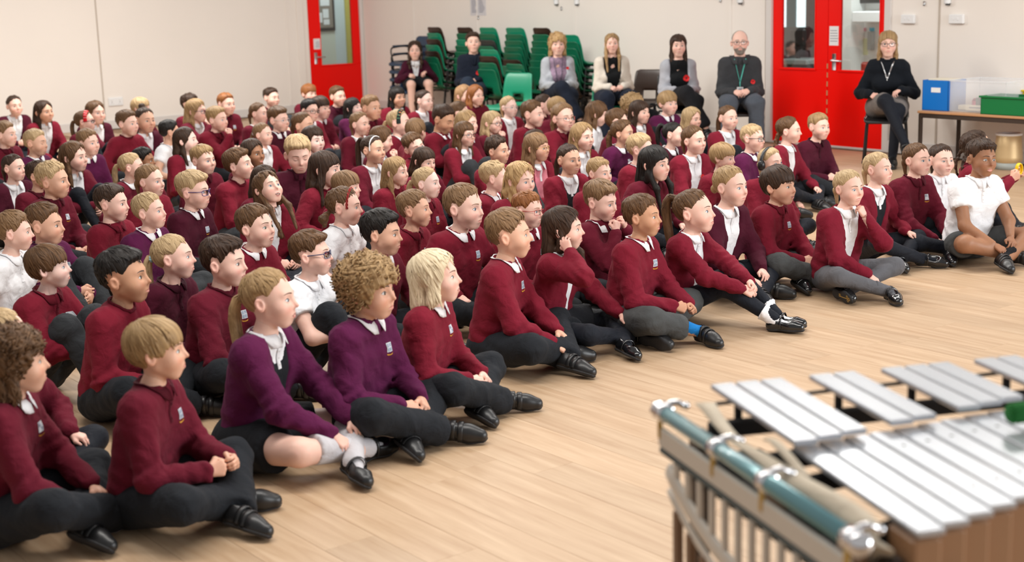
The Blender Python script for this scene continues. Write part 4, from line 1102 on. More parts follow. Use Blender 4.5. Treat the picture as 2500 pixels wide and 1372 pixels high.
            if b in ('polka', 'floral'):
                rs = np.random.RandomState(3)
                for j in range(3, 22):
                    for q in (-.55, .0, .55):
                        if (j + int(q * 4)) % 2: continue
                        c = Hh[j] + N[j] * w * q + D[j] * (.0062 - .002 * abs(q)); rad = .0034 if b == 'polka' else rs.uniform(.003, .006)
                        a = np.arange(8) * PI / 4
                        v = np.vstack([c + rad * (np.cos(a)[:, None] * N[j] + np.sin(a)[:, None] * T[j]), [c + D[j] * .0006]])
                        g.append((X(v), np.stack([np.full(8, 8), np.arange(8), (np.arange(8) + 1) % 8], 1), 1 + (rs.randint(2) if b == 'floral' else 0)))
            link('headband', build_mesh('headband', g, [mt, M_WHITEP if b == 'polka' else M_ORANGE, M_GREENF]), root, label={'polka': 'red headband with white polka dots', 'floral': 'dark floral headband', 'white': 'thin white hairband'}[b])
    if P.get('scr'):
        c = A(0, -.112, .012) if 'high' not in P.get('ho', {}) else A(0, -.105, .080)
        a = np.linspace(0, 2 * PI, 40); r = .017 + .002 * np.sin(a * 9)
        v, f = tube(X(c + np.stack([r * np.cos(a), .25 * r * np.sin(a), r * np.sin(a)], 1)), .0085 + .0015 * np.sin(a * 11), 7, False)
        link('scrunchie', build_mesh('scrunchie', [(v, f, 0)], [P['scr']]), root)
    if P.get('defender'):
        a = np.linspace(-1.55, 1.55, 25); r = .128
        arc = np.stack([.108 * np.sin(a), np.full(25, -.012), -.01 + r * np.cos(a)], 1)
        g = [tube(X(arc), .0075, 8, True, 1.7, .8)]
        link('headphone_band', build_mesh('band', [(v, f, 0) for v, f in g], [M_SHOE]), root)
        for s_ in (-1, 1):
            v, f = lathe([(0, .030), (.022, .029), (.031, .020), (.034, .006), (.034, -.006), (.028, -.012), (0, -.012)], 24)
            v = v @ (roty(s_ * PI / 2)).T * A(1, .9, 1.25) + A(s_ * .092, -.014, -.012)
            link('ear_cup', build_mesh('ear_cup', [(X(v), f, 0)], [M_SHOE]), root)
    if P.get('wristband'):
        e, w = hands[0][:2]; u = unit(e - w); c = w + u * .006
        Rr = frame_y(u, A(.3, .2, 1)); a = np.linspace(0, 2 * PI, 21)
        v, f = tube(c + (np.stack([.0255 * np.cos(a), 0 * a, .0235 * np.sin(a)], 1)) @ Rr.T, .007, 5, False, .3, 1)
        link('wristband', build_mesh('wristband', [(v, f, 0)], [M_VIOLET]), root)
    Rw = rotz(yaw - PI / 2); P['handworld'] = [Rw @ (hands[i][1] + hands[i][2] * .05) * s + A(loc[0], loc[1], loc[2] if len(loc) > 2 else 0.) for i in (0, 1)]
    PERSONS.append((root, P))
    return root
# ------------------------------------------------------------------ shared small materials
M_EYE = plain('eye_white', (.66, .64, .62), .25); M_DARK = plain('near_black', (.012, .009, .008), .35)
M_IRIS = [plain('iris_blue', (.10, .17, .26), .2), plain('iris_brown', (.055, .028, .014), .2), plain('iris_green', (.10, .12, .07), .2)]
M_LIP = plain('lip', (.62, .26, .22), .4); M_MOUTH = plain('mouth_inside', (.10, .018, .016), .5)
M_WHITE = fabric('white_cotton', (.82, .82, .84), 300, .15, .03, .85, .1); M_WHITEP = plain('white_plastic', (.82, .82, .82), .35)
M_BUTTON = plain('button_pearl', (.75, .74, .72), .3)
M_BLACKF = fabric('black_school_cloth', (.012, .013, .016), 240, .3, .25, .9, .08)
M_TROUSER = fabric('charcoal_trouser', (.030, .033, .037), 300, .25, .18, .85, .12); M_TROUSER2 = fabric('black_trouser', (.013, .015, .019), 300, .25, .2, .85, .1)
M_GREYT = fabric('grey_trouser', (.060, .063, .064), 300, .25, .15, .85, .12); M_TIGHTS = fabric('navy_tights', (.008, .010, .016), 400, .1, .1, .7, .2); M_TIGHTG = fabric('grey_tights', (.105, .105, .115), 400, .1, .1, .8, .2)
M_SHOE = plain('black_leather', (.009, .009, .010), .38, 0, .05); M_PATENT = plain('patent_leather', (.006, .006, .007), .16, 0, .5); M_SOLE = plain('rubber_sole', (.022, .022, .024), .75)
M_EMB0 = plain('emblem_white', (.62, .64, .68), .8); M_EMB1 = plain('emblem_blue_grey', (.30, .36, .46), .8); M_EMB2 = plain('emblem_yellow', (.62, .30, .03), .8)
M_POPPY = plain('poppy_red', (.72, .010, .012), .7); M_LENS = glass_mat('spectacle_lens', (1, 1, 1), .10)
M_POLKA = fabric('polka_red', (.62, .012, .018), 300, .1, .05); M_FLORAL = fabric('floral_black', (.02, .03, .028), 300, .1, .1); M_BRAID = fabric('braid_red', (.30, .03, .03), 300, .2, .2)
M_ORANGE = plain('flower_orange', (.65, .22, .08), .8); M_GREENF = plain('flower_green', (.10, .25, .14), .8); M_VIOLET = plain('violet_band', (.18, .08, .42), .5)
# ================================================================== the hall
CORNER = A(-2.077, 21.503, 0); EB = A(.60907, -.79311, 0); NB = A(-.79311, -.60907, 0)   # back wall: along, into the room
EL = A(-.79311, -.60907, 0); NL = A(.60907, -.79311, 0)                                # left wall
Z3 = A(0, 0, 1)
class Wall:
    def __init__(s, E, N): s.E, s.N = E, N; s.R = np.stack([E, N, Z3], 1)
    def p(s, t, z, off=0.): return CORNER + s.E * t + s.N * off + Z3 * z
    def bx(s, t0, t1, z0, z1, o0, o1): return box(s.p((t0 + t1) / 2, (z0 + z1) / 2, (o0 + o1) / 2), (abs(t1 - t0), abs(o1 - o0), abs(z1 - z0)), s.R)
    def bb(s, t0, t1, z0, z1, o0, o1, b=.004): return bevbox(s.p((t0 + t1) / 2, (z0 + z1) / 2, (o0 + o1) / 2), (abs(t1 - t0), abs(o1 - o0), abs(z1 - z0)), b, s.R)
    def hit(s, x, y, off=0.):
        d = ray(x, y); P0 = CORNER + s.N * off; t = ((P0 - A(0, 0, CAM_H)) @ s.N) / (d @ s.N); X = A(0, 0, CAM_H) + d * t
        return (X - P0) @ s.E, X[2]
WB, WL = Wall(EB, NB), Wall(EL, NL)
def wall_paint(name, col):
    m, nt, b = base_mat(name); L = nt.links.new
    tc = nd(nt, 'ShaderNodeTexCoord'); n = nd(nt, 'ShaderNodeTexNoise'); n.inputs['Scale'].default_value = .8; n.inputs['Detail'].default_value = 5; L(tc.outputs['Object'], n.inputs['Vector'])
    r = nd(nt, 'ShaderNodeMapRange'); r.inputs['To Min'].default_value = .95; r.inputs['To Max'].default_value = 1.05; L(n.outputs['Fac'], r.inputs['Value'])
    mx = nd(nt, 'ShaderNodeMix', data_type='RGBA', blend_type='MULTIPLY'); mx.inputs[0].default_value = 1; mx.inputs[6].default_value = (*col, 1); L(r.outputs[0], mx.inputs[7]); L(mx.outputs[2], b.inputs['Base Color'])
    n2 = nd(nt, 'ShaderNodeTexNoise'); n2.inputs['Scale'].default_value = 90; L(tc.outputs['Object'], n2.inputs['Vector'])
    bp = nd(nt, 'ShaderNodeBump'); bp.inputs['Strength'].default_value = .06; bp.inputs['Distance'].default_value = .003; L(n2.outputs['Fac'], bp.inputs['Height']); L(bp.outputs[0], b.inputs['Normal'])
    b.inputs['Roughness'].default_value = .55; b.inputs['Specular IOR Level'].default_value = .25
    return m
M_WALL = wall_paint('cream_wall_paint', (.86, .80, .74)); M_TRIM = plain('trim_paint', (.70, .66, .63), .4); M_RED = plain('red_gloss_paint', (.90, .004, .001), .35, 0, .0, .2)
M_STEEL = plain('brushed_steel', (.55, .55, .56), .3, 1.); M_GLASS = glass_mat('door_glass', (.9, .95, .95), .10)
WALLH = 3.3
def wallmesh(name, W, t0, t1, holes, th=.12):
    """wall slab with rectangular openings (t0,t1,z1) from the floor"""
    g = []; cur = t0
    for a, b, z in holes:
        if a > cur: g.append((*W.bx(cur, a, 0, WALLH, -th, 0), 0))
        g.append((*W.bx(a, b, z, WALLH, -th, 0), 0)); cur = b
    g.append((*W.bx(cur, t1, 0, WALLH, -th, 0), 0))
    o = link(name, build_mesh(name, g, [M_WALL], smooth=False), None, kind='structure'); return o
wall_left = wallmesh('wall_left', WL, .0, 16.5, [(.045, .925, 2.04)])
wall_back = wallmesh('wall_back', WB, -.12, 14.5, [(7.90, 9.49, 2.06)])
# panel joints and boxed-in strips on the walls
def strip(W, par, t, w, d, z0=.12, z1=WALLH, m=M_WALL, name='panel_joint'):
    link(name, build_mesh(name, [(*W.bb(t - w / 2, t + w / 2, z0, z1, 0, d, .002), 0)], [m], smooth=False), par)
M_JOINT = plain('joint_dark_paint', (.50, .43, .36), .6)  # darker tone of the panel seam lines
strip(WL, wall_left, 4.06, .018, .006, m=M_JOINT); strip(WL, wall_left, 1.27, .030, .010); strip(WL, wall_left, 1.06, .10, .022); strip(WL, wall_left, 8.2, .018, .006, m=M_JOINT)
for x in (1010, 1165, 1402, 1783, 1868): strip(WB, wall_back, WB.hit(x, 40)[0], .05 if x in (1402, 1783) else .014, .008)
for x in (2168, 2293): strip(WB, wall_back, WB.hit(x, 60)[0], .02, .007, m=M_JOINT if x > 2200 else M_WALL)
for nm, W, rng in (('baseboard_left', WL, ((.93, 16.5),)), ('baseboard_back', WB, ((.0, 7.90), (9.49, 14.5)))):
    g = [(*W.bb(a, b, 0, .115, 0, .016, .004), i * 0) for i, (a, b) in enumerate(rng)]
    link(nm, build_mesh(nm, [(v, f, 0) for v, f, _ in g], [M_TRIM], smooth=False), None, kind='structure')

# ---- floor: oak-look planks, laid along the back wall
def plank_mat():
    m, nt, b = base_mat('oak_plank'); L = nt.links.new
    tc = nd(nt, 'ShaderNodeTexCoord'); oi = nd(nt, 'ShaderNodeObjectInfo')
    sc = nd(nt, 'ShaderNodeVectorMath', operation='MULTIPLY'); sc.inputs[1].default_value = (1.2, 16, 1); L(tc.outputs['Object'], sc.inputs[0])
    of = nd(nt, 'ShaderNodeVectorMath', operation='ADD'); L(sc.outputs[0], of.inputs[0])
    rv = nd(nt, 'ShaderNodeMath', operation='MULTIPLY'); rv.inputs[1].default_value = 37; L(oi.outputs['Random'], rv.inputs[0]); cb = nd(nt, 'ShaderNodeCombineXYZ'); L(rv.outputs[0], cb.inputs[0]); L(rv.outputs[0], cb.inputs[2]); L(cb.outputs[0], of.inputs[1])
    n = nd(nt, 'ShaderNodeTexNoise'); n.inputs['Scale'].default_value = 1.6; n.inputs['Detail'].default_value = 6; n.inputs['Roughness'].default_value = .62; n.inputs['Distortion'].default_value = .5; L(of.outputs[0], n.inputs['Vector'])
    r = nd(nt, 'ShaderNodeValToRGB'); e = r.color_ramp.elements; e[0].position = .30; e[0].color = (.43, .275, .160, 1); e[1].position = .70; e[1].color = (.57, .405, .262, 1); L(n.outputs['Fac'], r.inputs[0])
    tint = nd(nt, 'ShaderNodeMapRange'); tint.inputs['To Min'].default_value = .93; tint.inputs['To Max'].default_value = 1.06; L(oi.outputs['Random'], tint.inputs['Value'])
    mx = nd(nt, 'ShaderNodeMix', data_type='RGBA', blend_type='MULTIPLY'); mx.inputs[0].default_value = 1; L(r.outputs[0], mx.inputs[6]); L(tint.outputs[0], mx.inputs[7]); L(mx.outputs[2], b.inputs['Base Color'])
    rr = nd(nt, 'ShaderNodeMapRange'); rr.inputs['To Min'].default_value = .38; rr.inputs['To Max'].default_value = .52; L(n.outputs['Fac'], rr.inputs['Value']); L(rr.outputs[0], b.inputs['Roughness'])
    bp = nd(nt, 'ShaderNodeBump'); bp.inputs['Strength'].default_value = .12; bp.inputs['Distance'].default_value = .002; L(n.outputs['Fac'], bp.inputs['Height']); L(bp.outputs[0], b.inputs['Normal'])
    b.inputs['Specular IOR Level'].default_value = .45
    return m
M_PLANK = plank_mat(); M_SUB = plain('floor_base', (.30, .18, .10), .7)
v, f = box((0, 9, -.06), (40, 44, .1))
floor = link('floor', build_mesh('floor', [(v, f, 0)], [M_SUB], smooth=False), None, kind='structure')
FR = np.stack([EB, -NB, Z3], 1); PW, PL = .185, 1.28; rs = random.Random(4)
pv, pf = bevbox((0, 0, -.006), (PL - .0008, PW - .0008, .012), .0006)
pme = build_mesh('plank', [(pv, pf, 0)], [M_PLANK], smooth=False)
rest = []; near = []
o0 = A(0, 6, 0)
for j in range(-70, 90):
    sh = rs.random() * PL
    for i in range(-14, 16):
        c = o0 + FR[:, 0] * (i * PL + sh) + FR[:, 1] * (j * PW)
        q = (c - CORNER) @ NB, (c - CORNER) @ NL
        if q[0] < .05 or q[1] < .4: continue
        d = c - A(0, 0, CAM_H); zz = d @ _f
        if zz < .5: continue
        px = 1250 + FPX * (d @ _r) / zz; py = 686 - FPX * (d @ _u) / zz
        m = FPX / zz * 4.
        if not (-m < px < 2500 + m and py < 1372 + m): continue
        clear = py > 1210 - .30 * px and -200 < px < 2650   # open floor in front of the rows
        near.append((0 if clear else 1, zz, c))
near.sort(key=lambda q: (q[0], q[1]))
from math import atan2
ang = math.atan2(EB[1], EB[0])
for k, (_, _, c) in enumerate(near):
    if k < 300:
        o = link('plank', pme, floor); o.location = c; o.rotation_euler = (0, 0, ang)
    else: rest.append(c)
if rest:
    g = [((pv) , pf, 0)]
    V = np.vstack([pv @ rotz(0).T + A((c - o0) @ FR[:, 0], (c - o0) @ FR[:, 1], 0) for c in rest]); n = len(pv)
    fs = [np.vstack([q + n * i for i in range(len(rest))]) for q in pf]
    o = link('planking', build_mesh('planking', [(V, fs, 0)], [M_PLANK], smooth=False), floor, kind='stuff'); o.location = o0; o.rotation_euler = (0, 0, ang)

# ---- doors
def text_lines(W, t0, t1, z0, z1, n, off, par, seed, m):
    r_ = random.Random(seed); g = []
    for i in range(n):
        z = z1 - (i + .5) * (z1 - z0) / n
        g.append((*W.bx(t0, t0 + (t1 - t0) * r_.uniform(.55, 1), z - .0035, z + .0035, off, off + .0006), 0))
    link('text_line', build_mesh('text', g, [m], smooth=False), par, kind='stuff')
M_INK = plain('grey_ink', (.25, .26, .32), .8)
def leaf(name, W, t0, t1, gz0, g0, g1, hinge_m, parent, depth=(-.055, -.012)):
    """door leaf with a tall glazed opening g0..g1 from gz0 upwards"""
    zt = 2.02; o0, o1 = depth
    g = [(*W.bb(t0, t1, .012, gz0, o0, o1, .003), 0), (*W.bb(t0, g0, gz0, zt, o0, o1, .003), 0), (*W.bb(g1, t1, gz0, zt, o0, o1, .003), 0), (*W.bb(g0, g1, 1.86, zt, o0, o1, .003), 0)]
    d = link(name, build_mesh(name, g, [M_RED], smooth=False), parent)
    link('glass_pane', build_mesh('pane', [(*W.bx(g0, g1, gz0, 1.86, (o0 + o1) / 2 - .003, (o0 + o1) / 2 + .003), 0)], [M_GLASS], smooth=False), d)
    link('glazing_bead', build_mesh('bead', [(*W.bb(g0 - .02, g1 + .02, gz0 - .012, gz0 + .012, o1, o1 + .014, .004), 0), (*W.bb(g0 - .012, g0 + .002, gz0, 1.86, o1, o1 + .006, .002), 0), (*W.bb(g1 - .002, g1 + .012, gz0, 1.86, o1, o1 + .006, .002), 0)], [M_RED], smooth=False), d)
    return d
def lever(W, t, z, off, par, sgn=1):
    g = [(*W.bb(t - .024, t + .024, z - .10, z + .065, off, off + .008, .003), 0)]
    a = W.p(t, z, off + .008); b = W.p(t, z, off + .05); c = W.p(t + sgn * .03, z - .002, off + .055); d = W.p(t + sgn * .13, z - .006, off + .05)
    v, f = tube(catmull([a, b, c, d], 14), .0095, 8); g.append((v, f, 0))
    link('lever_handle', build_mesh('lever', g, [M_STEEL]), par, label='chrome lever handle on back plate')
def archi(W, t0, t1, zt, par, ws=.075):
    g = [(*W.bb(t0 - ws, t0, 0, zt + ws, -.02, .018, .004), 0), (*W.bb(t1, t1 + ws, 0, zt + ws, -.02, .018, .004), 0), (*W.bb(t0, t1, zt, zt + ws, -.02, .018, .004), 0)]
    link('door_frame', build_mesh('frame', g, [M_TRIM], smooth=False), par)
d1 = empty('door_1', WL.p(.48, 0, 0), 0, 'red single door in the left wall with glass and notice', None, None, 'structure')
d1.location = (0, 0, 0)
L1 = leaf('door_leaf', WL, .060, .912, .645, .185, .725, None, d1)
lever(WL, .822, .775, -.012, L1, -1); 
ws = .055
link('door_frame', build_mesh('frame', [(*WL.bb(.004, .058, 0, 2.1, -.02, .018, .004), 0), (*WL.bb(.912, .955, 0, 2.1, -.10, -.058, .004), 0)], [M_TRIM], smooth=False), d1)
no = link('notice', build_mesh('notice', [(*WL.bx(.735, .845, .885, 1.035, -.012, -.010), 0)], [M_WHITEP], smooth=False), d1); text_lines(WL, .745, .835, .905, 1.00, 5, -.010, no, 3, M_INK)
d2 = empty('door_2', (0, 0, 0), 0, 'red double doors in the back wall with tall glass panels', None, None, 'structure')
L2 = leaf('door_leaf', WB, 7.985, 8.712, .775, 8.10, 8.548, None, d2); L3 = leaf('door_leaf', WB, 8.718, 9.42, .770, 8.866, 9.352, None, d2)
lever(WB, 8.80, .875, -.012, L3, 1); archi(WB, 7.982, 9.424, 2.05, d2)
link('threshold', build_mesh('threshold', [(*WB.bb(7.982, 9.424, 0, .020, -.03, .012, .003), 0)], [M_TRIM], smooth=False), d2)
no = link('notice', build_mesh('notice', [(*WB.bx(8.735, 8.86, 1.02, 1.21, -.012, -.0105), 0)], [M_WHITEP], smooth=False), d2); text_lines(WB, 8.745, 8.85, 1.05, 1.18, 5, -.0105, no, 5, M_INK)
g = []
for i in range(7): g.append((*WB.bx(8.706 + .001 * (i % 3), 8.722, .25 + i * .09, .30 + i * .09, -.012, -.0108), 0))
link('chipped_paint', build_mesh('chips', g, [plain('bare_wood', (.45, .22, .10), .8)], smooth=False), L3)

# ---- what shows through the door glass
M_PALEG = plain('pale_green_wall', (.50, .56, .49), .6); M_PALEB = plain('pale_blue_wall', (.48, .58, .60), .6); M_DARKR = plain('dim_room', (.05, .045, .045), .7)  # M_DARKR puts the side room's dimness into its surface colour
def room_piece(name, parts, mats, label=None, cat=None, kind='structure'):
    o = link(name, build_mesh(name, parts, mats, smooth=False), None)
    if kind: o['kind'] = kind
    if label: o['label'] = label; o['category'] = cat
    return o
def hb(W, off, x0, x1, y0=None, y1=None):
    """wall coordinates, on a plane off behind the wall, of a box the photograph shows between these pixels"""
    a = W.hit(x0, 100, off)[0]; b = W.hit(x1, 100, off)[0]; xm = (x0 + x1) / 2
    return min(a, b), max(a, b), (W.hit(xm, y1, off)[1] if y1 else 0), (W.hit(xm, y0, off)[1] if y0 is not None else 2.8)
QL = -1.65
a0, a1, _, _ = hb(WL, QL, 700, 819); b0, b1, _, _ = hb(WL, QL, 819, 846); c0, c1, _, _ = hb(WL, QL, 846, 990)
room_piece('corridor_wall', [(*WL.bx(a0, a1 + .6, 0, 2.8, QL - .1, QL), 0), (*WL.bx(b0, b1, 0, 2.8, QL - .1, QL), 1), (*WL.bx(c0 - .5, c1, 0, 2.8, QL - .1, QL), 0)], [M_PALEG, M_PALEB])
f0, f1, fz, _ = hb(WL, QL, 748, 819, None, 76)
b = room_piece('notice_board', [(*WL.bb(f0, f1, fz, 2.3, QL, QL + .03, .008), 0), (*WL.bx(f0 + .045, f1 - .01, fz + .05, 2.25, QL + .03, QL + .034), 1)], [M_DARK, plain('board_felt', (.20, .18, .15), .9)], 'black-framed notice board behind the left door glass', 'board', None)
for x0, x1, y0, y1 in ((789, 803, 22, 44), (790, 804, 47, 60), (781, 787, 31, 55), (784, 806, -8, 14)):
    p0, p1, z0, z1 = hb(WL, QL, x0, x1, y0, y1)
    link('paper', build_mesh('paper', [(*WL.bx(p0, p1, z0, z1, QL + .034, QL + .038), 0)], [plain('pinned_paper', (.62, .68, .70), .8)], smooth=False), b)
p0, p1, _, _ = hb(WL, QL, 845, 862)
b = room_piece('display_board', [(*WL.bx(p0, p1, .2, 2.4, QL, QL + .03), 0)], [plain('mustard_backing', (.42, .38, .08), .8)], 'mustard display board with scalloped edge behind the left door glass', 'board', None)
g = []
for i in range(16):
    v, f = lathe([(0, .010), (.05, .010), (.055, 0)], 12); g.append((v @ np.stack([EL, Z3, NL], 1).T + WL.p(p0, .35 + i * .115, QL + .03), f, 0))
link('scalloped_border', build_mesh('scallop', g, [plain('maroon_card', (.16, .05, .06), .8)], smooth=False), b)
QB = -2.5
d0, d1_, _, _ = hb(WB, QB, 1890, 2022); e0_, e1_, _, _ = hb(WB, QB, 2022, 2175)
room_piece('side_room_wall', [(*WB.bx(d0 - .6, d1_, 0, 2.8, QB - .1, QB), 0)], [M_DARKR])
w = [hb(WB, QB, *q) for q in ((1905, 1926, None, 66), (1948, 1974, None, 66), (1926, 1948, None, 66), (1974, 1992, None, 175))]
room_piece('window_1', [(*WB.bx(w[0][0], w[0][1], w[0][2], 2.3, QB, QB + .03), 0), (*WB.bx(w[1][0], w[1][1], w[1][2], 2.3, QB, QB + .03), 0), (*WB.bx(w[2][0], w[2][1], w[2][2], 2.3, QB, QB + .05), 1)], [plain('daylight_pane', (.9, .95, 1), .5), plain('teal_frame', (.03, .09, .11), .4)])
_m = MATS['daylight_pane']; _b = _m.node_tree.nodes['Principled BSDF']; _b.inputs['Emission Color'].default_value = (.9, .97, 1, 1); _b.inputs['Emission Strength'].default_value = 1.1
room_piece('side_room_door', [(*WB.bb(w[3][0], w[3][1], 0, 2.3, QB, QB + .06, .004), 0)], [plain('dark_maroon_paint', (.06, .014, .016), .5)])
q = hb(WB, QB + .5, 1900, 1970, 145, 158)
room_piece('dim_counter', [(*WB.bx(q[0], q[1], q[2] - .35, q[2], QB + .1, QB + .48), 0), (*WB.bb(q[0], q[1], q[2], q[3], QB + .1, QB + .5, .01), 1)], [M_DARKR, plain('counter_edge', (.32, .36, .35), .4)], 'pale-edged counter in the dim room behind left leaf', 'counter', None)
q = hb(WB, QB + .3, 1926, 1966, 68, 112)
room_piece('dim_chair', [(*WB.bb(q[0], q[1], q[2], q[3], QB + .25, QB + .32, .03), 0), (*WB.bb(q[0] + .1, q[1] - .1, q[2] - .2, q[2], QB + .26, QB + .30, .01), 0)], [plain('black_vinyl', (.015, .014, .014), .4)], 'black chair back seen through dark door glass', 'chair', None)
M_BR = plain('bright_room_wall', (.80, .80, .78), .6)
q = hb(WB, QB + .25, 2046, 2077)
room_piece('store_wall', [(*WB.bx(e0_, e1_ + .8, 0, 2.8, QB - .1, QB), 0), (*WB.bx(q[0], q[1], 0, 2.8, QB, QB + .25), 0)], [M_BR])
for x in (2080, 2110):
    q = hb(WB, QB + .9, x, x + 2); area('store_lamp', tuple(WB.p(q[0], 2.75, QB + 1.0)), tuple(WB.p(q[0], .9, QB)), .8, .5, 24, (1, .99, .95))
area('corridor_lamp', tuple(WL.p(b0 + .4, 2.7, -.8)), tuple(WL.p(b0, .8, QL)), 1.2, .5, 26, (1, .99, .95))
q = hb(WB, QB + .3, 2078, 2160, 28, 55)
b = room_piece('wall_cabinet', [(*WB.bb(q[0], q[1], q[2], q[3], QB, QB + .3, .01), 0)], [M_WHITEP], 'white wall cabinet in the bright room behind right leaf', 'cabinet', None)
q = hb(WB, QB + .1, 2088, 2160, -30, 8); room_piece('dark_screen', [(*WB.bb(q[0], q[1], q[2], q[3], QB, QB + .1, .01), 0)], [M_SHOE], 'black screen high on the bright room wall', 'screen', None)
for nm, x0, x1, y0, y1, c, lb in (('paper', 2093, 2117, 94, 134, (.70, .72, .40), 'yellow paper on the bright room wall'), ('tab', 2081, 2088, 73, 77, (.02, .45, .60), 'small cyan tab on the bright room wall'), ('tab', 2094, 2105, 68, 79, (.02, .42, .62), 'wide cyan tab beside the pink tab'), ('tab', 2106, 2112, 68, 76, (.65, .20, .25), 'pink tab between two cyan tabs'), ('tab', 2121, 2132, 68, 76, (.02, .45, .65), 'cyan tab above the hanging grey cloth'), ('cloth', 2121, 2133, 77, 122, (.40, .41, .40), 'grey cloth hanging on the bright room wall')):
    q = hb(WB, QB + .02, x0, x1, y0, y1)
    o = link(nm, build_mesh(nm, [(*WB.bb(q[0], q[1], q[2], q[3], QB, QB + (.015 if nm != 'cloth' else .05), .002), 0)], [plain('store_' + lb[:14].replace(' ', '_'), c, .8)], smooth=False)); o['label'] = lb; o['category'] = nm
q = hb(WB, QB + 1.6, 2100, 2140, 152, 182)
o = link('red_tray', build_mesh('red_tray', [(*WB.bb(q[0], q[1], q[2], q[3], QB + 1.4, QB + 1.6, .02), 0), (*WB.bb(q[0] + .01, q[1] - .01, 0, q[2], QB + 1.42, QB + 1.58, .01), 1)], [plain('coral_plastic', (.75, .09, .05), .4), M_WHITEP])); o['label'] = 'coral red tray on a white stand behind right leaf'; o['category'] = 'tray'

# ---- sockets, switches, hooks, list on the walls
so = empty('wall_socket', WL.p(3.90, .355, 0), 0, 'white double wall socket on the left wall', 'socket')
inv = lambda o: (lambda v: np.asarray(v) - np.array(o.location))
t = inv(so)
v, f = WL.bb(3.80, 4.0, .30, .41, 0, .022, .006); link('back_box', build_mesh('plate', [(t(v), f, 0)], [M_WHITEP], smooth=False), so)
for tc_ in (3.845, 3.955):
    v, f = WL.bb(tc_ - .015, tc_ + .015, .376, .392, .022, .029, .003); link('rocker_switch', build_mesh('rocker', [(t(v), f, 0)], [M_WHITEP], smooth=False), so)
    g = [(t(q[0]), q[1], 0) for q in (WL.bx(tc_ - .004, tc_ + .004, .345, .358, .0215, .0226), WL.bx(tc_ - .018, tc_ - .011, .322, .328, .0215, .0226), WL.bx(tc_ + .011, tc_ + .018, .322, .328, .0215, .0226))]
    link('pin_hole', build_mesh('pins', g, [M_DARK], smooth=False), so)
for x0, x1, lb in ((2204, 2236, 'white light switch nearest the red double doors'), (2321, 2356, 'white light switch above the clear storage box')):
    a = WB.hit(x0, 47)[0]; b_ = WB.hit(x1, 47)[0]
    so = empty('light_switch', WB.p((a + b_) / 2, 1.28, 0), 0, lb, 'switch', 'light switches on the back wall'); t = inv(so)
    v, f = WB.bb(a, b_, 1.238, 1.322, 0, .035, .006); link('switch_box', build_mesh('plate', [(t(v), f, 0)], [M_WHITEP], smooth=False), so)
    for k in (.35, .65):
        c = a + (b_ - a) * k; v, f = WB.bb(c - .009, c + .009, 1.268, 1.292, .035, .040, .003); link('rocker_switch', build_mesh('rocker', [(t(v), f, 0)], [M_WHITEP], smooth=False), so)
for i, (x, y, lb) in enumerate(((1361, 6, 'white wall sensor above the brown-topped chair stack'), (1411, 6, 'white wall sensor above the last green chair stack'), (1760, 2, 'small wall bracket left of the bald man'), (1810, 2, 'white wall sensor above the bald man'), (2258, 10, 'small wall bracket above the nearest switch'), (2317, 3, 'white wall sensor above the farther switch'), (1372, 22, 'small grey hook beside the upper wall strip'), (1169, 44, 'small grey hook under the pinned staff list'))):
    tt, zz = WB.hit(x, y); big = 'sensor' in lb
    so = empty('wall_sensor' if big else 'wall_hook', WB.p(tt, zz, 0), 0, lb, 'sensor' if big else 'hook'); t = inv(so)
    h = .045 if big else .018; w = .028 if big else .010
    v, f = WB.bb(tt - w, tt + w, zz - h * .5, zz + h * 1.6, 0, .045 if big else .02, .006); link('case' if big else 'hook_plate', build_mesh('case', [(t(v), f, 0)], [M_WHITEP if big else M_STEEL]), so)
    v, f = WB.bb(tt - w * .6, tt + w * .6, zz - h * .8, zz - h * .5, .004, .035 if big else .028, .003); link('dark_underside' if big else 'hook_tip', build_mesh('lens', [(t(v), f, 0)], [M_DARK]), so)  # dark block below each case and hook plate
a, zb = WB.hit(1149, 38); b_, zt = WB.hit(1186, 0)
so = empty('staff_list', WB.p((a + b_) / 2, zb, 0), 0, 'white list of names pinned high on the back wall', 'paper'); t = inv(so)
v, f = WB.bx(a, b_, zb, zt + .12, 0, .003); pp = link('sheet', build_mesh('sheet', [(t(v), f, 0)], [plain('list_paper', (.66, .64, .66), .8)], smooth=False), so)
r_ = random.Random(2); g = []
for cx in (.10, .56):
    for i in range(13):
        z = zb + .04 + i * .022; t0 = a + (b_ - a) * cx
        v, f = WB.bx(t0, t0 + (b_ - a) * r_.uniform(.2, .36), z, z + .010, .003, .0042); g.append((t(v), f, 0))
link('printed_names', build_mesh('names', g, [M_INK], smooth=False), pp, kind='stuff')
def settle(root, loc):
    loc = Vector(loc); root.location = loc
    for ch in root.children: ch.location = Vector(ch.location) - loc
settle(d1, WL.p(.48, 0, 0)); settle(d2, WB.p(8.70, 0, 0))

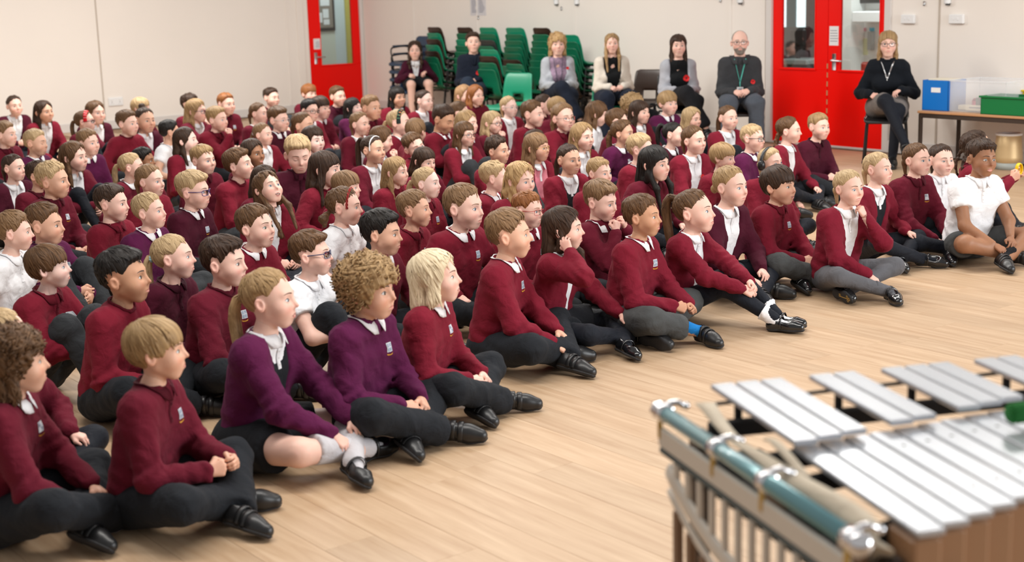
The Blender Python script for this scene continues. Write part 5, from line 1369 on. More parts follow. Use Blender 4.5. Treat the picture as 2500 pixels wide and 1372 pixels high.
# ================================================================== chairs
def chair_meshes():
    prof = catmull([(0, .235, -.035), (0, .225, -.006), (0, .15, .004), (0, 0, -.012), (0, -.12, -.006), (0, -.185, .03), (0, -.205, .10), (0, -.215, .20), (0, -.238, .30), (0, -.256, .345)], 30)[:, 1:]
    nu = 17; u = np.linspace(-1, 1, nu)
    s = np.linspace(0, 1, 30)
    wdt = np.interp(s, [0, .08, .30, .52, .60, .80, .93, .975, 1], [.17, .192, .20, .195, .19, .178, .166, .152, .118])
    G = np.zeros((30, nu, 3))
    for i in range(30):
        cu = np.interp(s[i], [0, .1, .35, .55, .7, 1], [.004, .010, .020, .026, .022, .006])
        G[i, :, 0] = u * wdt[i]
        tn = prof[min(i + 1, 29)] - prof[max(i - 1, 0)]; tn /= np.linalg.norm(tn); nrm = np.array([-tn[1] * -1, tn[0] * -1])
        nrm = np.array([-(-tn[1]), -(tn[0])]) if False else np.array([tn[1], -tn[0]])
        # bend the edges towards the sitter
        G[i, :, 1] = prof[i, 0] + nrm[0] * np.abs(u)**2.6 * cu
        G[i, :, 2] = prof[i, 1] + nrm[1] * np.abs(u)**2.6 * cu
    N = np.zeros_like(G)
    a = np.gradient(G, axis=0); b = np.gradient(G, axis=1); N = np.cross(a, b); N /= np.linalg.norm(N, axis=2)[..., None]
    V = np.vstack([(G + N * .0025).reshape(-1, 3), (G - N * .0025).reshape(-1, 3)]); n = 30 * nu
    q = gridfaces(30, nu)
    cen = (G.reshape(-1, 3)[q]).mean(1)
    hole = (np.abs(cen[:, 0]) < .062) & (cen[:, 1] < -.15) & (cen[:, 2] > .035) & (cen[:, 2] < .130 - 9 * np.maximum(np.abs(cen[:, 0]) - .02, 0)**2)
    qq = q[~hole]
    e = {}
    for f in qq:
        for k in range(4):
            x, y = f[k], f[(k + 1) % 4]
            if (y, x) in e: del e[(y, x)]
            else: e[(x, y)] = 1
    side = np.array([[y, x, x + n, y + n] for x, y in e])
    V[:, 2] += .40
    return V, [qq, qq[:, ::-1] + n, side]
CV, CF = chair_meshes()
def leg_frame(s):
    g = []
    top = A(s * .165, .02, .372)
    for y0, y1 in ((.16, .205), (-.13, -.20)):
        v, f = tube(catmull([(s * .165, y0 * .55, .374), (s * .168, y0, .368), (s * .175, y0 * 1.1, .33), (s * .195, y1, .012)], 12), .0105, 7); g.append((v, f, 0))
    return g
def cross_bar(y): return tube([(-.168, y, .372), (0, y, .376), (.168, y, .372)], .0095, 7)
def foot_cap(x, y): return lathe([(0, 0), (.013, 0), (.0135, .022), (0, .023)], 10)[0] + A(x, y, 0), lathe([(0, 0), (.013, 0), (.0135, .022), (0, .023)], 10)[1]
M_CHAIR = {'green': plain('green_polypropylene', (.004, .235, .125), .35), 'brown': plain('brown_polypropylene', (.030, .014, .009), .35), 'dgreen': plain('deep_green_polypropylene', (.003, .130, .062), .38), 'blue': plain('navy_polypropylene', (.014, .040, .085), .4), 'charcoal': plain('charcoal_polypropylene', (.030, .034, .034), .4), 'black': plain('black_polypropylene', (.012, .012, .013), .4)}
M_TUBE = plain('black_tube', (.016, .016, .018), .4, .3); M_TUBEG = plain('grey_tube', (.20, .19, .18), .4, .6)
CHM = {}
def chair(loc, az, colour, label, group, small=False):
    if colour not in CHM:
        CHM[colour] = (build_mesh('chair_shell', [(CV, CF, 0)], [M_CHAIR[colour]]),)
    if 'f' not in CHM:
        legs = []
        for s in (-1, 1):
            gg = leg_frame(s)
            for k, (v, f, m) in enumerate(gg): legs.append(build_mesh('leg', [(v, f, 0), (*foot_cap(s * .195, (.205, -.20)[k]), 1)], [M_TUBE, M_DARK]))
        CHM['f'] = (build_mesh('cross_bar', [(*cross_bar(.10), 0), (*cross_bar(-.08), 0)], [M_TUBE]), legs)
    o = empty('plastic_chair', loc, az - PI / 2, label, 'chair', group)
    link('shell', CHM[colour][0], o); link('seat_bar', CHM['f'][0], o)
    for l in CHM['f'][1]: link('leg', l, o)
    return o
AZB = math.atan2(NB[1], NB[0])
def wall_pt(x, off, y=200):
    """floor point at distance off from the back wall that projects to pixel column x"""
    t, _ = WB.hit(x, y, off); return WB.p(t, 0, off)
def ztop(P, y):
    lo, hi = 0, 3
    for _ in range(40):
        m = (lo + hi) / 2; d = P + A(0, 0, m) - A(0, 0, CAM_H)
        if 686 - FPX * (d @ _u) / (d @ _f) > y: lo = m
        else: hi = m
    return lo
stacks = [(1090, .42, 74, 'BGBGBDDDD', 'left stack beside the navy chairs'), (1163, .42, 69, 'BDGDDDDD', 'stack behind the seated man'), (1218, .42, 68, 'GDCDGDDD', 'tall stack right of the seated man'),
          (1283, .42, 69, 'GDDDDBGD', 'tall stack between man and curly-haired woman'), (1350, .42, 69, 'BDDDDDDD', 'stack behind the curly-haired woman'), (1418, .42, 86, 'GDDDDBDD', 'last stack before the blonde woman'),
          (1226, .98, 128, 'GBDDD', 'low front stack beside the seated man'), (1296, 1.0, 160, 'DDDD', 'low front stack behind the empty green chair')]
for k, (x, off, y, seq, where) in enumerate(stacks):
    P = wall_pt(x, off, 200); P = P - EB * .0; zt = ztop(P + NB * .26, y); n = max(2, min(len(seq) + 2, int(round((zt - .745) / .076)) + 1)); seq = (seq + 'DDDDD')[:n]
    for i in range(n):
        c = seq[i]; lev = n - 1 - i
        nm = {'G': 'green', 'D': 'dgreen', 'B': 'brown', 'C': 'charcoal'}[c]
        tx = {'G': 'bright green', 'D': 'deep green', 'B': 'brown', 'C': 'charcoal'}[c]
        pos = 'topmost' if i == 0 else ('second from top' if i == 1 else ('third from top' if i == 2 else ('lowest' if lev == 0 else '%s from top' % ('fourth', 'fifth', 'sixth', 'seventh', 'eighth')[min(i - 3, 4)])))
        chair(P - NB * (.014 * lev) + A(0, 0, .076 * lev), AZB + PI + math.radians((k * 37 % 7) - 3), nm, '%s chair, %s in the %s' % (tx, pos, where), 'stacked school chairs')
Pn = wall_pt(1006, .42, 200)
for i in range(4):
    c = chair(Pn + A(0, 0, .105 * i + .12 * 0), AZB + .05, 'blue', ('lowest' if i == 0 else 'second lowest' if i == 1 else 'second from top' if i == 2 else 'topmost') + ' navy chair of the stack in the corner', 'stacked navy armchairs')
    for s in (-1, 1):
        v, f = tube(catmull([(s * .19, -.19, .44), (s * .235, -.15, .60), (s * .24, .08, .61), (s * .235, .16, .57), (s * .205, .15, .40)], 16), .012, 6)
        v2, f2 = bevbox((s * .24, -.01, .625), (.045, .26, .022), .008)
        link('armrest', build_mesh('armrest', [(v, f, 0), (v2, f2, 1)], [M_TUBE, M_CHAIR['blue']]), c)
# ================================================================== the children
# x, crown y, chin y in the photograph; head turn and pitch; hair, hair colour, skin, top, top colour, label, options
# x, crown y, chin y, yaw, pitch, hair, haircol, skin, top, col, label, opts
K=[
(36,233,284,20,0,'tied','dbrown','fair','CW','d','girl with dark tied-back hair in the back left corner, open white collar',''),
(108,246,300,40,0,'long','dbrown','tan','CW','r','girl with long straight dark hair by the left wall, open white collar',''),
(208,270,324,75,4,'pony','brown','fair','SW','b','girl in red polka dot headband and dark glasses, brown ponytail','glasses=purple;band=polka'),
(234,247,304,35,0,'long','brown','fair','CW','d','girl with long centre-parted brown hair behind the polka dot headband','hz=1.07'),
(14,297,360,60,0,'crop','lbrown','fair','SB','b','boy with light brown hair cut off by left frame edge, burgundy collar',''),
(88,317,382,60,0,'crop','blond','tan','SW','p','blond boy with closed eyes in purple jumper near left wall','eyes=closed'),
(216,316,381,45,0,'crop','lbrown','fair','SW','p','boy with cropped sandy hair and lips parted in purple jumper, white collar','mouth=open'),
(182,346,420,55,0,'long','brown','fair','CW','b','girl with long brown hair and cardigan over buttoned white polo, left side',''),
(312,270,333,50,0,'crop','brown','fair','SC','r','boy with brown hair and red crew neck jumper below the wall socket','thin=1'),
(354,262,326,35,0,'knot','dbrown','tan','CW','d','smiling girl with half-up top knot and cardigan over white polo','mouth=smile'),
(345,239,290,60,0,'mop','blond','fair','SB','b','blond child against left wall hidden behind the top knot girl','hz=1.1'),
(35,377,443,50,0,'tied','dbrown','fair','CW','d','girl with smooth dark brown hair and pointed white collar, far left',''),
(96,395,462,60,0,'crop','dbrown','tan','SB','b','dark-haired child almost hidden behind curly cropped blond boy',''),
(131,396,486,65,0,'crop','blond','tan','SB','b','boy with curly cropped blond hair and emblem on burgundy jumper','emblem=1;curlytop=1'),
(415,294,350,100,0,'crop','black','tan','PW','w','black-haired child in white polo shirt turned away, near left wall',''),
(455,311,375,70,5,'long','dbrown','pale','CW','r','girl with long dark hair, pale face and white polo, chin raised',''),
(352,364,420,70,0,'crop','black','brown','SB','b','black-haired child mostly hidden behind blonde ponytail girl',''),
(322,373,440,80,0,'pony','blond','fair','SW','b','blonde girl with short ponytail and broad white collar, left block',''),
(368,401,482,55,0,'tied','lbrown','fair','SC','r','smiling girl with pinned light brown hair below blonde ponytail girl','mouth=open'),
(275,451,543,65,0,'crop','dbrown','fair','SB','r','boy with dark brown crop and polo collar, red jumper, lips parted','mouth=open'),
(366,470,561,62,5,'crop','blond','fair','SW','p','boy with very short pale blond hair and purple jumper','short=1'),
(474,421,513,65,0,'swoop','blond','fair','SW','d','blond boy wearing blue glasses, white collar and dark emblem jumper','glasses=blue;emblem=1'),
(36,517,615,80,0,'crop','lbrown','fair','PW','w','fair-haired child in short-sleeved white polo at left edge',''),
(112,497,600,65,0,'crop','brown','tan','SC','p','boy with thick brown hair biting his lip in purple jumper',''),
(122,598,708,75,5,'mop','brown','pale','SB','r','boy with swept brown fringe, large ear and burgundy collar','straight=1'),
(305,608,745,70,5,'crop','black','tan2','SC','r','sturdy black-haired boy with full cheeks in red crew neck jumper','big=1.12;crewtop=1'),
(426,572,685,75,5,'pony','blond','fair','SB','d','fair girl with ponytail held by pale blue scrunchie','scr=lblue;emblem=1'),
(550,578,702,65,0,'crop','dbrown','fair','SC','b','boy with dark brown hair and parted lips behind front ponytail girl','mouth=open;crewtop=1'),
(626,501,608,55,5,'crop','brown','fair','SW','r','boy with shaved brown sides and amused smile, white collar','mouth=open'),
(655,418,502,35,22,'long','brown','fair','CW','r','girl with very long brown hair, head tipped back, mouth open','mouth=big;xl=1;fr=1'),
(648,406,476,50,0,'long','dbrown','fair','CW','b','dark-haired girl hidden behind girl with head tipped back',''),
(842,456,553,75,0,'bun','brown','fair','PW','w','girl in white polo with red braided headband and curly side bun','band=braid'),
(848,421,492,70,0,'mop','lbrown','fair','SB','r','light brown mop of hair hidden behind red braided headband',''),
(762,567,677,75,5,'swoop','brown','fair','PW','w','boy in white polo wearing blue glasses, brown quiff, second row','glasses=dblue'),
(934,515,626,70,0,'crop','black','tan','SW','b','boy with thick black hair and white collar behind curly-haired child','crewtop=1'),
(1013,466,558,75,5,'crop','lbrown','tan','SB','r','boy with tan crop and open burgundy collar, chin up',''),
(660,655,806,72,3,'pony','dblond','fair','CP','p','front-row girl in purple cardigan with long fair ponytail and bare knees','front=girl1;long=1;mouth=open'),
(903,632,782,62,0,'curly','dblond','tan','SW','p','front-row child with big blond curls and purple jumper','front=lap;skin2=1'),
(1066,612,744,78,8,'bob','plat','fair','SW','r','front-row child with white-blond bob and emblem jumper','front=lap;emblem=1;mouth=open;s=.93'),
(1245,512,634,85,3,'crop','lbrown','tanl','SW','r','front-row boy with cropped sandy hair, hands resting on his ankle','front=big;emblem=1'),
(1378,505,612,80,3,'long','dbrown','fair','CW','r','front-row girl holding her hand to her ear, long dark hair','front=ear;fr=1'),
(1468,444,540,60,-8,'swoop','lbrown','fair','SW','b','boy in second row with both hands at his mouth','arms=mouth2'),
(1570,477,580,70,3,'crop','brown','tan2','SW','r','front-row boy with brown fringe, blue sock showing at ankle','front=blue'),
(1697,462,572,70,8,'pony','brown','fair','CW','r','front-row girl with high ponytail and frilly white ankle socks','front=frilly;high=1;long=1'),
(1785,405,505,55,0,'tied','dblond','fair','CW','d','girl in open dark cardigan over buttoned white polo, smooth fair hair','side=1'),
(1903,407,502,60,3,'mop','dbrown','tan','SB','r','smiling front-row boy with dark fringe and grey trousers','front=fist;mouth=smile;emblem=1'),
(2073,415,503,45,0,'tied','blond','fair','CW','r','front-row blonde girl resting chin on hand, grey tights','front=chin'),
(2145,372,452,60,3,'tied','blond','fair','CP','r','front-row blonde girl in red cardigan over black pinafore','front=pina'),
(2240,350,430,50,2,'tied','brown','fair','SB','b','front-row girl with smooth brown hair, burgundy polo collar and patent shoe','front=side'),
(2298,352,430,35,2,'tied','dbrown','fair','PW','w','smiling girl in white polo with dark tied hair, front row right','front=lap;mouth=smile'),
(2397,342,432,38,0,'crop','dbrown','brown','PW','w','brown-skinned boy in white polo and grey shorts, front row end','front=shorts;crewtop=1'),
(2384,318,402,110,0,'braids','dbrown','tan','SC','r','child with wavy dark hair and braid holding up yellow toy','arms=hold;curlytop=1'),
(1927,285,352,78,0,'braids','brown','fair','CW','r','girl with brown plaits and white collar before the red door','arms=down;mid=1'),
(2000,278,342,45,0,'crop','dblond','fair','SB','d','fair-haired boy in dark burgundy polo before the red door','mid=1'),
(1882,363,430,50,0,'tied','blond','fair','SW','r','blonde child wearing large black ear defenders','defender=1'),
(1838,304,372,65,0,'crop','blond','fair','SW','p','blond boy in black glasses and purple jumper near red door','glasses=black;short=1'),
(1766,351,420,65,-3,'mop','dblond','fair','SC','r','child with thick fair bowl cut behind smooth-haired girl','straight=1'),
(1778,258,318,40,0,'pony','brown','fair','CW','r','girl with low brown ponytail under the bald man, white collar',''),
(1695,307,378,50,0,'tied','brown','fair','CW','r','girl with tied brown hair, red poppy pinned on cardigan','poppy=1'),
(1645,300,358,72,0,'pony','black','fair','SW','d','girl with black ponytail and loose front strands','high=1'),
(1690,263,317,50,-3,'bob','blond','fair','SC','b','small child with straight pale blond bob under grey cardigan woman',''),
(1631,224,282,40,0,'mop','dblond','fair','SW','p','child with golden bowl cut and purple jumper under poppy woman',''),
(1600,357,443,55,0,'longf','black','fair','SB','b','girl with long black hair and side fringe, burgundy collar, serious','xl=1;fr=1'),
(1565,328,402,75,0,'crop','blond','fair','SW','r','blond cropped boy half hidden behind long black hair girl',''),
(1563,245,303,50,0,'longf','dbrown','fair','CW','b','girl with full dark fringe and white collar under cream cardigan woman',''),
(1546,232,290,60,0,'curly','dblond','fair','SC','b','child with curly fair hair hidden behind full fringe girl',''),
(1522,294,356,65,0,'curlyt','brown','tan','SW','p','girl with curly tied brown hair in purple jumper, middle right',''),
(1508,267,330,95,0,'crop','brown','fair','SB','b','brown cropped boy turned away below cream cardigan woman',''),
(1458,249,308,95,-12,'longs','brown','fair','PW','w','laughing girl in white shirt with brown hair over her face','mouth=smile'),
(1376,253,323,35,3,'curlyt','lbrown','fair','SB','r','girl with frizzy light brown hair and thin-framed glasses','glasses=thin;mouth=smile'),
(1362,238,292,50,0,'mop','dblond','fair','SC','b','child with smooth golden hair behind frizzy-haired girl with glasses','hz=1.05'),
(1330,230,282,80,0,'tied','dbrown','fair','SC','b','dark-haired child under lilac scarf of curly-haired woman',''),
(1423,300,368,45,0,'long','dblond','fair','CW','r','beaming girl with loose fair hair swept off her forehead','mouth=smile'),
(1312,325,395,60,0,'longf','lbrown','tan','CW','r','girl with round yellow glasses, light fringe and pink dress','glasses=yellow;pink=1'),
(1310,316,380,80,0,'tied','dbrown','fair','SC','b','dark smooth head just visible behind round yellow glasses girl',''),
(1301,247,312,65,0,'crop','brown','fair','SB','r','boy with brown crop and tufted fringe below green chair','tuft=1'),
(1243,235,287,45,0,'tied','blond','pale','CW','r','pale blonde girl with clear glasses sitting below green chair','glasses=clear;mouth=open'),
(1390,353,427,40,0,'pony','dbrown','tan','CP','r','frowning girl with dark ponytail, cardigan over black pinafore',''),
(1464,386,458,50,0,'crop','dblond','fair','SC','r','boy with short fair hair peering over the boy with hands at mouth','short=1'),
(1272,398,482,45,-3,'wavy','gblond','fair','CW','r','girl with long wavy golden hair over white collar','xl=1'),
(1208,395,472,85,0,'crop','blond','fair','SW','r','boy with ruffled blond hair in profile beside wavy golden hair','tuft=1'),
(1290,470,558,60,0,'crop','ginger','fair','SW','r','boy with auburn hair and red-framed glasses','glasses=red;tuft=1'),
(1134,449,563,60,0,'crop','lbrown','fair','SW','r','boy with light crop and broad white collar in second row centre','short=1'),
(825,211,260,40,0,'crop','brown','fair','SB','d','boy with brown crop sitting in front of left red door',''),
(863,239,288,55,8,'longf','black','pale','CW','p','child with black hair over face beside left door frame',''),
(907,234,293,45,0,'crop','lbrown','tan','SB','b','boy with spiky light brown hair and open mouth near room corner','mouth=open;tuft=1'),
(880,273,332,50,0,'tied','lbrown','fair','CW','b','girl with light brown tied hair and open mouth, below door frame','mouth=open'),
(912,331,402,50,3,'pony','dbrown','tan','CW','b','grinning girl with white hairband and high dark ponytail','band=white;high=1;mouth=smile;long=1'),
(932,309,372,85,-12,'long','brown','fair','CW','b','girl with brown hair and hands to her nose behind white hairband girl','arms=mouth2'),
(975,267,332,70,3,'pony','blond','fair','SW','r','blonde girl with dark floral headband and white collar','band=floral;mouth=smile'),
(971,213,262,35,0,'longs','black','tan','SW','r','child with straight black hair below the girl on the left chair',''),
(1036,220,272,55,0,'tied','dbrown','pale','CW','r','pale girl with dark tied hair and surprised mouth below seated man','mouth=open'),
(1083,258,327,55,-18,'crop','dbrown','tan2','SW','r','boy with dark crop looking down at his lap, emblem jumper','emblem=1;eyes=closed'),
(1016,290,352,150,0,'mop','lbrown','fair','SC','r','light brown head turned away in the middle of the group',''),
(1012,325,392,30,0,'crop','brown','fair','SC','r','smiling boy with head tilted below head turned away','roll=18'),
(1037,362,424,45,-10,'longf','dbrown','fair','CW','b','girl with dark fringe looking down between two blonde girls',''),
(1136,298,358,45,0,'longs','brown','fair','CW','r','girl in thick black glasses, cardigan over white polo','glasses=black'),
(1141,270,332,60,0,'long','dblond','fair','SW','b','fair-haired girl hidden behind thick black glasses girl',''),
(1122,248,306,85,0,'crop','brown','fair','SC','b','boy with shaved crop and glasses arm over ear','glasses=black;short=1'),
(1134,208,258,45,3,'long','sblond','fair','CW','d','girl with long strawberry blonde hair near seated man knees','xl=1'),
(1162,208,258,40,0,'long','ginger','fair','SC','b','ginger-haired child tucked behind strawberry blonde girl',''),
(1203,272,328,55,0,'long','blond','fair','SC','b','blonde girl in black glasses with fist against her nose','glasses=black;arms=mouth'),
(1215,334,402,60,0,'crop','dbrown','tan','SB','r','boy with tousled dark hair, head tilted, beside glasses girl','tuft=1'),
(968,385,453,60,0,'long','dblond','fair','SB','r','girl with shoulder-length fair hair and red jumper, centre left',''),
(1043,408,486,65,2,'pony','blond','pale','SB','r','pale girl with blonde ponytail above tan cropped boy','emblem=1'),
(466,230,284,60,0,'crop','dbrown','fair','SC','b','dark spiky head against left wall behind girl with hand at mouth','tuft=1;hz=1.08'),
(480,242,300,62,0,'long','dblond','fair','CW','b','girl with long fair hair, dark glasses and hand at mouth','glasses=purple;arms=mouth'),
(553,228,281,40,0,'crop','ginger','fair','SB','b','ginger boy with emblem on burgundy polo by left wall','emblem=1'),
(531,261,322,55,0,'crop','dblond','fair','SB','r','boy pinching his nose with hand, wristband on wrist','arms=mouth;emblem=1'),
(663,215,263,45,0,'crop','dbrown','fair','SB','b','dark-haired boy with raised brow against left wall near door',''),
(632,251,304,60,0,'tied','brown','fair','CW','b','pink-cheeked girl with brown tied hair, ear showing, back left',''),
(681,262,323,50,0,'swoop','brown','fair','SW','d','child with thick brown quiff and clear-rimmed glasses','glasses=clear'),
(643,300,356,55,0,'pony','lbrown','fair','CW','r','girl with pale scrunchie and open cardigan over white polo','scr=white'),
(618,340,408,45,0,'long','dbrown','brown','CW','b','brown-skinned girl with long dark hair between two boys',''),
(584,363,442,65,8,'crop','brown','fair','SC','r','rosy-cheeked boy with brown hair and chin raised, red jumper','crewtop=1'),
(497,355,427,45,0,'crop','dblond','fair','SB','b','boy with short fair hair beside rosy-cheeked boy',''),
(728,331,424,10,-16,'crop','blond','fair','SB','d','blond boy looking down with closed eyes, facing forward','eyes=closed;crewtop=1'),
(766,309,375,40,0,'longs','dbrown','pale','SC','r','smiling girl with dark side-parted hair, hand raised to shoulder','mouth=smile'),
(797,370,458,65,0,'longf','dbrown','fair','SC','r','girl with dark brown fringe and shoulder-length hair, large pale cheek',''),
(755,206,252,40,0,'mop','ginger','fair','SC','b','ginger child with straight fringe beside edge of left red door','straight=1'),
(757,243,298,40,0,'crop','black','fair','SW','r','black-haired boy in thin glasses, white collar and emblem','glasses=black;emblem=1'),
(784,236,292,50,0,'mop','dbrown','fair','SW','b','boy with dark brown mop beside black-haired boy in thin glasses',''),
(741,274,338,60,0,'tied','brown','tan','CW','b','girl with brown tied hair peeping over smiling dark-haired girl',''),
(40,802,968,88,3,'curlyl','brown','tanl','SW','b','nearest front-row child at left edge, wavy brown hair in profile','front=left1;hz=1'),
(386,778,934,80,3,'mop','dblond','tanl','SB','b','front-row boy with blond bowl cut and clasped hands, thumb up','front=clasp;emblem=1'),
(12,752,890,80,3,'pony','blond','fair','SC','b','fair-haired child cut off by left edge behind nearest child',''),
]

def layout():
    n = len(K); D = np.zeros((n, 3)); z0 = np.zeros(n); hh = np.zeros(n); dep = np.zeros(n)
    for i, k in enumerate(K):
        d = ray(k[0], (k[1] + k[2]) / 2); D[i] = d / math.hypot(d[0], d[1])
        hp = k[2] - k[1]; sl = -D[i, 2]; dep[i] = D[i] @ _f
        g = .215 / .6 * FPX / (hp * dep[i]); R = g * CAM_H / (1 + g * sl); s = (CAM_H - sl * R) / .6
        z0[i] = (CAM_H - .6 * np.clip(.35 * s + .65 * .97, .86, 1.10)) / sl; hh[i] = hp
    R = z0.copy()
    for it in range(300):
        P = D[:, :2] * R[:, None]; mv = np.zeros(n)
        dd = np.hypot(*(P[:, None] - P[None]).transpose(2, 0, 1)); dd[range(n), range(n)] = 9
        for i, j in np.argwhere(dd < .42):
            sg = 1 if R[i] > R[j] or (R[i] == R[j] and K[i][1] < K[j][1]) else -1
            mv[i] += sg * (.42 - dd[i, j]) * .3
        R += np.clip(mv, -.05, .05) + .02 * (z0 - R)
    return D[:, :2] * R[:, None], CAM_H + D[:, 2] * R, hh * R * dep / FPX / .215
KP, KH, KS = layout()
ROWAZ = math.radians(-43.8)
def sk(k): return skin_mat('skin_' + k, *SKIN[k])
def hm(c): return hair_mat('hair_' + c, *HAIRC[c])
def bm(c): return plain('brow_' + c, tuple(np.array(HAIRC[c][0]) * .55 + np.array(HAIRC[c][1]) * .45), .7)
GL = {'purple': plain('plum_rim', (.05, .012, .05), .3), 'blue': plain('indigo_rim', (.05, .03, .16), .25), 'dblue': plain('navy_rim', (.02, .03, .10), .25), 'black': plain('black_rim', (.008, .008, .009), .25), 'clear': plain('clear_rim', (.55, .52, .52), .2), 'thin': plain('copper_rim', (.28, .14, .10), .3, .6), 'yellow': plain('yellow_rim', (.62, .40, .12), .3), 'red': plain('red_rim', (.45, .02, .015), .3), 'grey': plain('gunmetal_rim', (.08, .08, .09), .3, .5)}
M_LBLUE = fabric('pale_blue_scrunchie', (.42, .72, .80), 200, .2, .1); M_CREAMS = fabric('pale_scrunchie', (.72, .68, .74), 200, .2, .1)
M_BSOCK = fabric('blue_sock', (.01, .16, .45), 300, .2, .1); M_WSOCK = fabric('white_sock', (.80, .79, .81), 300, .2, .05); M_KSOCK = fabric('black_sock', (.010, .010, .012), 300, .2, .1); M_GSOCK = fabric('grey_knee_sock', (.52, .50, .52), 300, .2, .1)
M_PINK = fabric('pink_dress', (.62, .20, .25), 300, .15, .1)
FRONT = {
 'girl1': dict(arms='shin', legs='side', leg='none', bare=True, skirt=(M_BLACKF, .55), shoe='jane', sock=M_GSOCK, sockup=.80),
 'lap': dict(arms='lap', legs='cross2'), 'big': dict(arms='ankle', legs='cross'),
 'ear': dict(arms='ear', legs='side', leg='tights', legmat=M_TIGHTS, skirt=(M_BLACKF, .6), shoe='jane', shoemat=M_PATENT),
 'blue': dict(arms='fist', legs='sole', sock=M_BSOCK, sockup=.34, hemup=.42, legmat=M_GREYT),
 'frilly': dict(arms='hugfar', legs='upfar', leg='tights', legmat=M_TIGHTS, shoe='jane', shoemat=M_PATENT, sock=M_WSOCK, frill=True, sockup=.22),
 'fist': dict(arms='fist', legs='cross2', legmat=M_GREYT, shoemat=M_PATENT),
 'chin': dict(arms='chin', legs='sole', solekey=1, leg='tights', legmat=M_TIGHTG, shoe='jane', shoemat=M_PATENT),
 'pina': dict(arms='knees', legs='cross2', leg='tights', legmat=M_TIGHTS, shoe='jane', shoemat=M_PATENT),
 'side': dict(arms='ankle', legs='side', leg='tights', legmat=M_TIGHTS, shoe='velcro', shoemat=M_PATENT),
 'shorts': dict(arms='ankle', legs='cross', leg='shorts', legmat=M_GREYT, bare=True, sock=M_KSOCK, sockup=.3),
 'left1': dict(arms='ankle', legs='cross2'), 'clasp': dict(arms='clasp', legs='cross'),
}
for i, (x, yc, yh, vy, pit, hair, hc, skn, top, tc, label, opt) in enumerate(K):
    o = dict(q.split('=') for q in opt.split(';') if q)
    P2 = KP[i]; hz = KH[i]; rs = random.Random(i * 13 + 5)
    dist = math.hypot(*P2)
    cam_az = math.atan2(-P2[1], -P2[0]); hy = cam_az + math.radians(vy)
    fr = o.get('front')
    d_ = (hy - ROWAZ + PI) % (2 * PI) - PI
    by = ROWAZ + np.clip(d_, -1.7, 1.7) * (.72 if fr else .5) + rs.uniform(-.1, .1) * (0 if fr else 1)
    s = float(np.clip(hz / .60, .90, 1.06)); hs = float(np.clip(KS[i] * .935 / s, .86, 1.04))
    lean = .10 if fr else rs.uniform(.07, .15)
    loc = P2 - np.array([math.cos(by), math.sin(by)]) * lean * s
    if 'front' not in o: ch = rs.choice(['lap', 'lap', 'ankle', 'hug', 'knees', 'clasp'])
    else: ch = 'lap'
    lod = 0 if dist < 7.7 or fr else (1 if dist < 11.2 else 2)
    P = dict(label=label, cat='child', group='pupils seated on the hall floor', skinmat=sk('tanl' if skn == 'tanl' else skn), hairmat=hm(hc), browmat=bm('brown' if hc in ('blond', 'plat', 'dblond', 'gblond', 'sblond') else hc), iris=M_IRIS[1 if skn in ('tan2', 'brown', 'tan') or hc in ('black', 'dbrown') else (0 if rs.random() < .6 else 2)],
             topmat=fabric('knit_' + tc, TOPC[tc]) if tc != 'w' else M_WHITE, topmat2=fabric('collar_' + tc, tuple(np.array(TOPC[tc]) * .62)), hair=hair, top={'SC': 'CREW'}.get(top, top), lod=lod, seed=i + 3, hs=hs, arms=ch,
             legs='up' if ch == 'hug' else rs.choice(['cross', 'cross2']), legmat=rs.choice([M_TROUSER, M_TROUSER2, M_TROUSER2]),
             var={'mouth': o['mouth']} if 'mouth' in o else {}, ho={k: v for k, v in o.items() if k in ('xl', 'high', 'fr', 'long', 'short', 'crewtop', 'tuft', 'curlytop', 'side', 'straight')})
    wide = (1.0, 1.05)[i % 2] if skn != 'tan2' or 'big' not in o else 1.1
    P['var'] = dict(P['var'], wide=wide)
    if 'big' in o: P['big'] = float(o['big']); P['var']['cheek'] = 1.15
    if 'eyes' in o: P['var']['eyes'] = 'closed'
    if 'glasses' in o:
        P['glasses'] = GL[o['glasses']]; P['rim'] = .0021 if o['glasses'] in ('black', 'blue', 'purple', 'dblue') else .0013; P['round'] = 2.2 if o['glasses'] in ('yellow', 'clear', 'thin') else 4.
    for k in ('band', 'emblem', 'thin', 'defender'):
        if k in o: P[k] = o[k]
    if top in ('SW', 'SB', 'SC') and lod < 2 and rs.random() < .65: P['emblem'] = 1
    if 'scr' in o: P['scr'] = {'lblue': M_LBLUE, 'white': M_CREAMS}[o['scr']]
    if 'poppy' in o: P['poppy'] = (-.05, -.10, .016)
    if 'pink' in o: P['shirtmat'] = M_PINK; P['vw'] = .3
    if 'arms' in o: P['arms'] = o['arms']; P['legs'] = 'cross'
    if hair in ('long', 'longf', 'tied', 'pony', 'bob', 'wavy', 'braids') and not fr: P['leg'] = 'tights'; P['legmat'] = M_TIGHTS
    if fr: P.update(FRONT[fr])
    if i == 108: P['wristband'] = 1
    person(loc, by, s, hz / s, lean, hy, math.radians(pit), math.radians(float(o.get('roll', rs.uniform(-3, 3)))), P)

